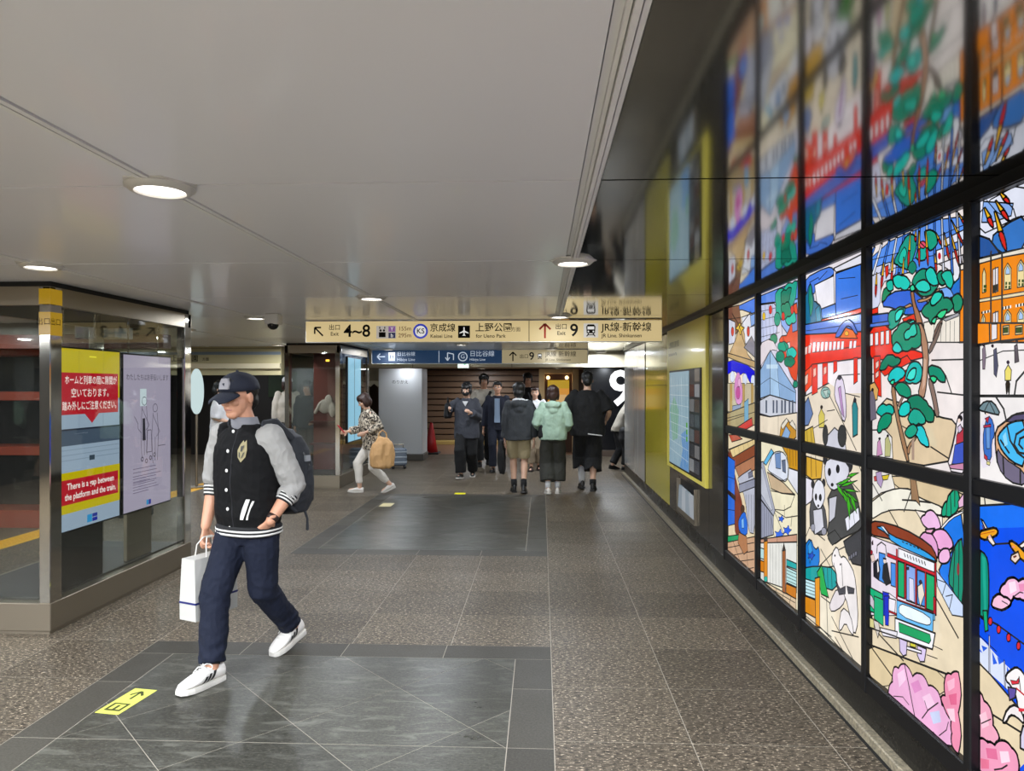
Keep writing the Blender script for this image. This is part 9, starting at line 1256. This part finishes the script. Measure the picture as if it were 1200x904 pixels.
su = person('person', 'person in navy suit jacket and pale blue shirt walking towards the camera', -.84, 13.3, -88, 1.70, 0, (0, 0), ((.2, 0), (-.15, .08)), ((.04, -.27, .80), (.0, .27, .8)),
    dict(name='jacket', m=NAVYC, hem=.8, loose=.022, sleeve=.97, fold=.008), dict(name='trousers', m=NAVYC, hem=1.94, w=(.092, .075, .07)), dict(m=LEATH, sole=SOLEB), ('short', HBLK), SKIN, .012)
TT = su['TT']
m = MB(); m.prism([TT((.152, -.055, 1.40)), TT((.152, .055, 1.40)), TT((.152, .05, 1.2)), TT((.155, .055, .95)), TT((.155, -.055, .95)), TT((.152, -.05, 1.2))], (.016, 0, 0)); m.build('shirt_front', CL('shirt_blue', '8A9CB4'), su['root'])
for sy in (-1, 1): MB().prism([TT((.165, sy * .05, 1.41)), TT((.168, sy * .095, 1.3)), TT((.168, sy * .05, 1.08))], (.012, 0, 0)).build('lapel', NAVYC, su['root'])

hj = person('youth', 'person from behind in grey hooded jacket, khaki shorts and black shoes', -.345, 10.56, 92, 1.63, .0, (0, 0), ((-.10, .1), (.1, 0)), ((.0, -.24, .78), (.05, .22, .85)),
    dict(name='jacket', m=GREYJ, hem=.84, loose=.035, sleeve=.95, hood=True), dict(name='shorts', m=KHAKI, hem=.8, w=(.1, .095, .098)), dict(m=SHB, sole=SOLEB, hi=.03), ('full', HBLK), SKIN2, .011, socks=((BLACKC, .3), (BLACKC, .3)))
m = MB(); m.ball(hj['TT']((-.05, 0, 1.465)), (.085, .1, .03), 16, 8); m.build('inner_hood', WHITEC, hj['root'], True)
sb2 = held('shoulder_bag', 'black slouchy shoulder bag on the right hip of the khaki shorts person', 'bag', hj, 0, (-.04, -.12, .17))
m = MB(); m.loft([m.ring((0, 0, z), (w_, 0, 0), (0, d_, 0), 14, 2.6) for z, w_, d_ in ((-.16, .12, .04), (-.12, .16, .06), (.04, .13, .05), (.12, .07, .03))]); skin('bag_body', m, BLACKC, sb2, .012, 2, folds(.015, 14, 10)); MB().tube([(.03, 0, .1), (.06, .12, .34), (.06, .2, .52)], .012, 8).build('strap', BLACKC, sb2)
cj = held('folded_jacket', 'black jacket hanging from the left hand of the khaki shorts person', 'jacket', hj, 1, (.0, .05, -.1))
m = MB(); m.loft([m.ring((0, 0, z), (w_, 0, 0), (0, d_, 0), 14, 2.4) for z, w_, d_ in ((-.42, .05, .03), (-.36, .1, .05), (-.1, .09, .05), (.08, .04, .03))]); skin('cloth', m, BLACKC, cj, .012, 2, folds(.03, 22, 4))

wp = person('person', 'person in white tee half hidden between the grey and green hooded walkers', -.13, 13.4, -90, 1.58, 0, (.0, .1), ((.1, 0), (-.1, .05)), ((.05, -.24, .8), (.05, .24, .8)),
    dict(name='tee', m=WHITEC, hem=.88, loose=.03, sleeve=.3), dict(name='trousers', m=CL('beige_trousers', '9A8A74'), hem=1.8, w=(.1, .09, .085)), dict(m=mat('boot_brown', '3A2418', .5), sole=SOLEB, hi=.04), ('short', HBRN), SKIN2, .014)
tb2 = held('tote_bag', 'cream bag carried low by the half hidden person in white tee', 'bag', wp, 0, (.04, .06, -.1))
m = MB(); m.bbox(-.05, .05, -.17, .17, -.36, -.06, .015); m.build('bag_body', CL('cream_bag', 'C8B498'), tb2); MB().tube([(0, -.08, -.06), (0, 0, .08), (0, .08, -.06)], .008, 8).build('handle', CL('cream_bag', 'C8B498'), tb2)
tall = person('person', 'tall dark haired person behind the group at the far end', -.3, 15.2, -92, 1.86, 0, (.2, 0), ((.1, 0), (-.1, .05)), ((.05, -.24, .8), (.05, .24, .8)),
    dict(name='shirt', m=BLACKC, hem=.85, loose=.02, sleeve=.95), dict(name='trousers', m=BLACKC, hem=1.93, w=(.1, .085, .075)), dict(m=SHB, sole=SOLEB), ('full', HBLK), SKIN, .016)

gj = person('person', 'person from behind in mint green hooded top and wide charcoal cropped trousers', .165, 10.5, 90, 1.60, 0, (.0, 0), ((.06, 0), (-.04, .05)), ((.18, -.19, 1.0), (.16, .2, 1.02)),
    dict(name='hooded_top', m=MINT, hem=.86, loose=.045, sleeve=.9, hood=True), dict(name='trousers', m=GREYP, hem=1.72, w=(.12, .125, .13)), dict(m=SHW, sole=SOLEW), ('bob', HBRN), SKIN2, .011, socks=((WHITEC, .25), (WHITEC, .25)))
bj = person('person', 'tall person from behind in black oversized tee and black knee shorts', .70, 10.86, 88, 1.81, .0, (0, .1), ((-.06, .0), (.12, .05)), ((.16, -.28, 1.02), (.16, .27, 1.02)),
    dict(name='tee', m=BLACKC, hem=.8, loose=.05, sleeve=.46), dict(name='shorts', m=BLACKC, hem=1.12, w=(.125, .125, .13)), dict(m=SHB, sole=SOLEB, hi=.02), ('short', HBLK), SKIN2, .011, width=1.12, socks=((BLACKC, .2), (WHITEC, .62)))
MB().prism([bj['TT']((-.205, -.0, .845)), bj['TT']((-.205, -.2, .82)), bj['TT']((-.205, -.2, .808)), bj['TT']((-.205, -.0, .83))], (.01, 0, 0)).build('shirt_tail', WHITEC, bj['root'])

rp = person('person', 'stooping person in grey top with black bag half hidden by the far wall end', 1.47, 13.6, 8, 1.5, .5, (0, .2), ((.12, 0), (-.12, .08)), ((.3, -.05, .95), (.25, .12, .95)),
    dict(name='shirt', m=CL('grey_knit', '8A8478'), hem=.85, loose=.035, sleeve=.95), dict(name='trousers', m=BLACKC, hem=1.93, w=(.1, .09, .085)), dict(m=SHB, sole=SOLEB), ('full', HBLK), SKIN2, .014)
rb = held('shoulder_bag', 'black bag hugged by the stooping person in grey top', 'bag', rp, 0, (-.22, -.16, -.12))
m = MB(); m.loft([m.ring((0, 0, z), (w_, 0, 0), (0, d_, 0), 14, 3) for z, w_, d_ in ((-.16, .08, .14), (-.1, .1, .17), (.08, .09, .15), (.12, .05, .1))]); skin('bag_body', m, BLACKC, rb, .014, 2, folds(.012, 14, 10))

p1 = person('person', 'person in white shirt and black trousers in the side passage behind the steel post', -5.22, 11.2, 20, 1.66, 0, (-.3, .2), ((.1, 0), (-.1, .05)), ((.2, -.16, 1.05), (.18, .2, .95)),
    dict(name='shirt', m=WHITEC, hem=.9, loose=.03, sleeve=.5), dict(name='trousers', m=BLACKC, hem=1.93, w=(.1, .085, .08)), dict(m=SHB, sole=SOLEB), ('full', HBLK), SKIN2, .014)
lan = held('lanyard_card', 'white lanyard card held by the white shirted person in the side passage', 'card', p1, 0, (.04, .05, .0)); MB().bbox(-.004, .004, -.04, .04, -.1, .08, .002).build('card', WHITEC, lan)
p2 = person('person', 'person in grey jacket with dark hair in the side passage beside the capped person', -4.35, 12.9, -100, 1.68, 0, (.2, .1), ((.1, 0), (-.1, .05)), ((.05, -.24, .8), (.12, .22, 1.0)),
    dict(name='jacket', m=GREYJ, hem=.85, loose=.03, sleeve=.95), dict(name='trousers', m=BLACKC, hem=1.93, w=(.1, .085, .08)), dict(m=SHB, sole=SOLEB), ('full', HBLK), SKIN, .014)
p3 = person('person', 'person with white cap in the side passage seen over the capped person', -4.95, 13.5, -60, 1.76, 0, (.0, .0), ((.1, 0), (-.1, .05)), ((.05, -.24, .8), (.05, .24, .8)),
    dict(name='shirt', m=OFFW, hem=.88, loose=.03, sleeve=.95), dict(name='trousers', m=GREYP, hem=1.93, w=(.1, .085, .08)), dict(m=SHB, sole=SOLEB), ('bob', HBRN), SKIN2, .014)
m = MB(); m.loft([m.ring(p3['hc'] + V((.0, 0, z)), (q_, 0, 0), (0, q_ * .85, 0), 20) for z, q_ in ((.05, .118), (.1, .115), (.14, .08), (.155, .02))]); m.build('cap', WHITEC, p3['root'], True)
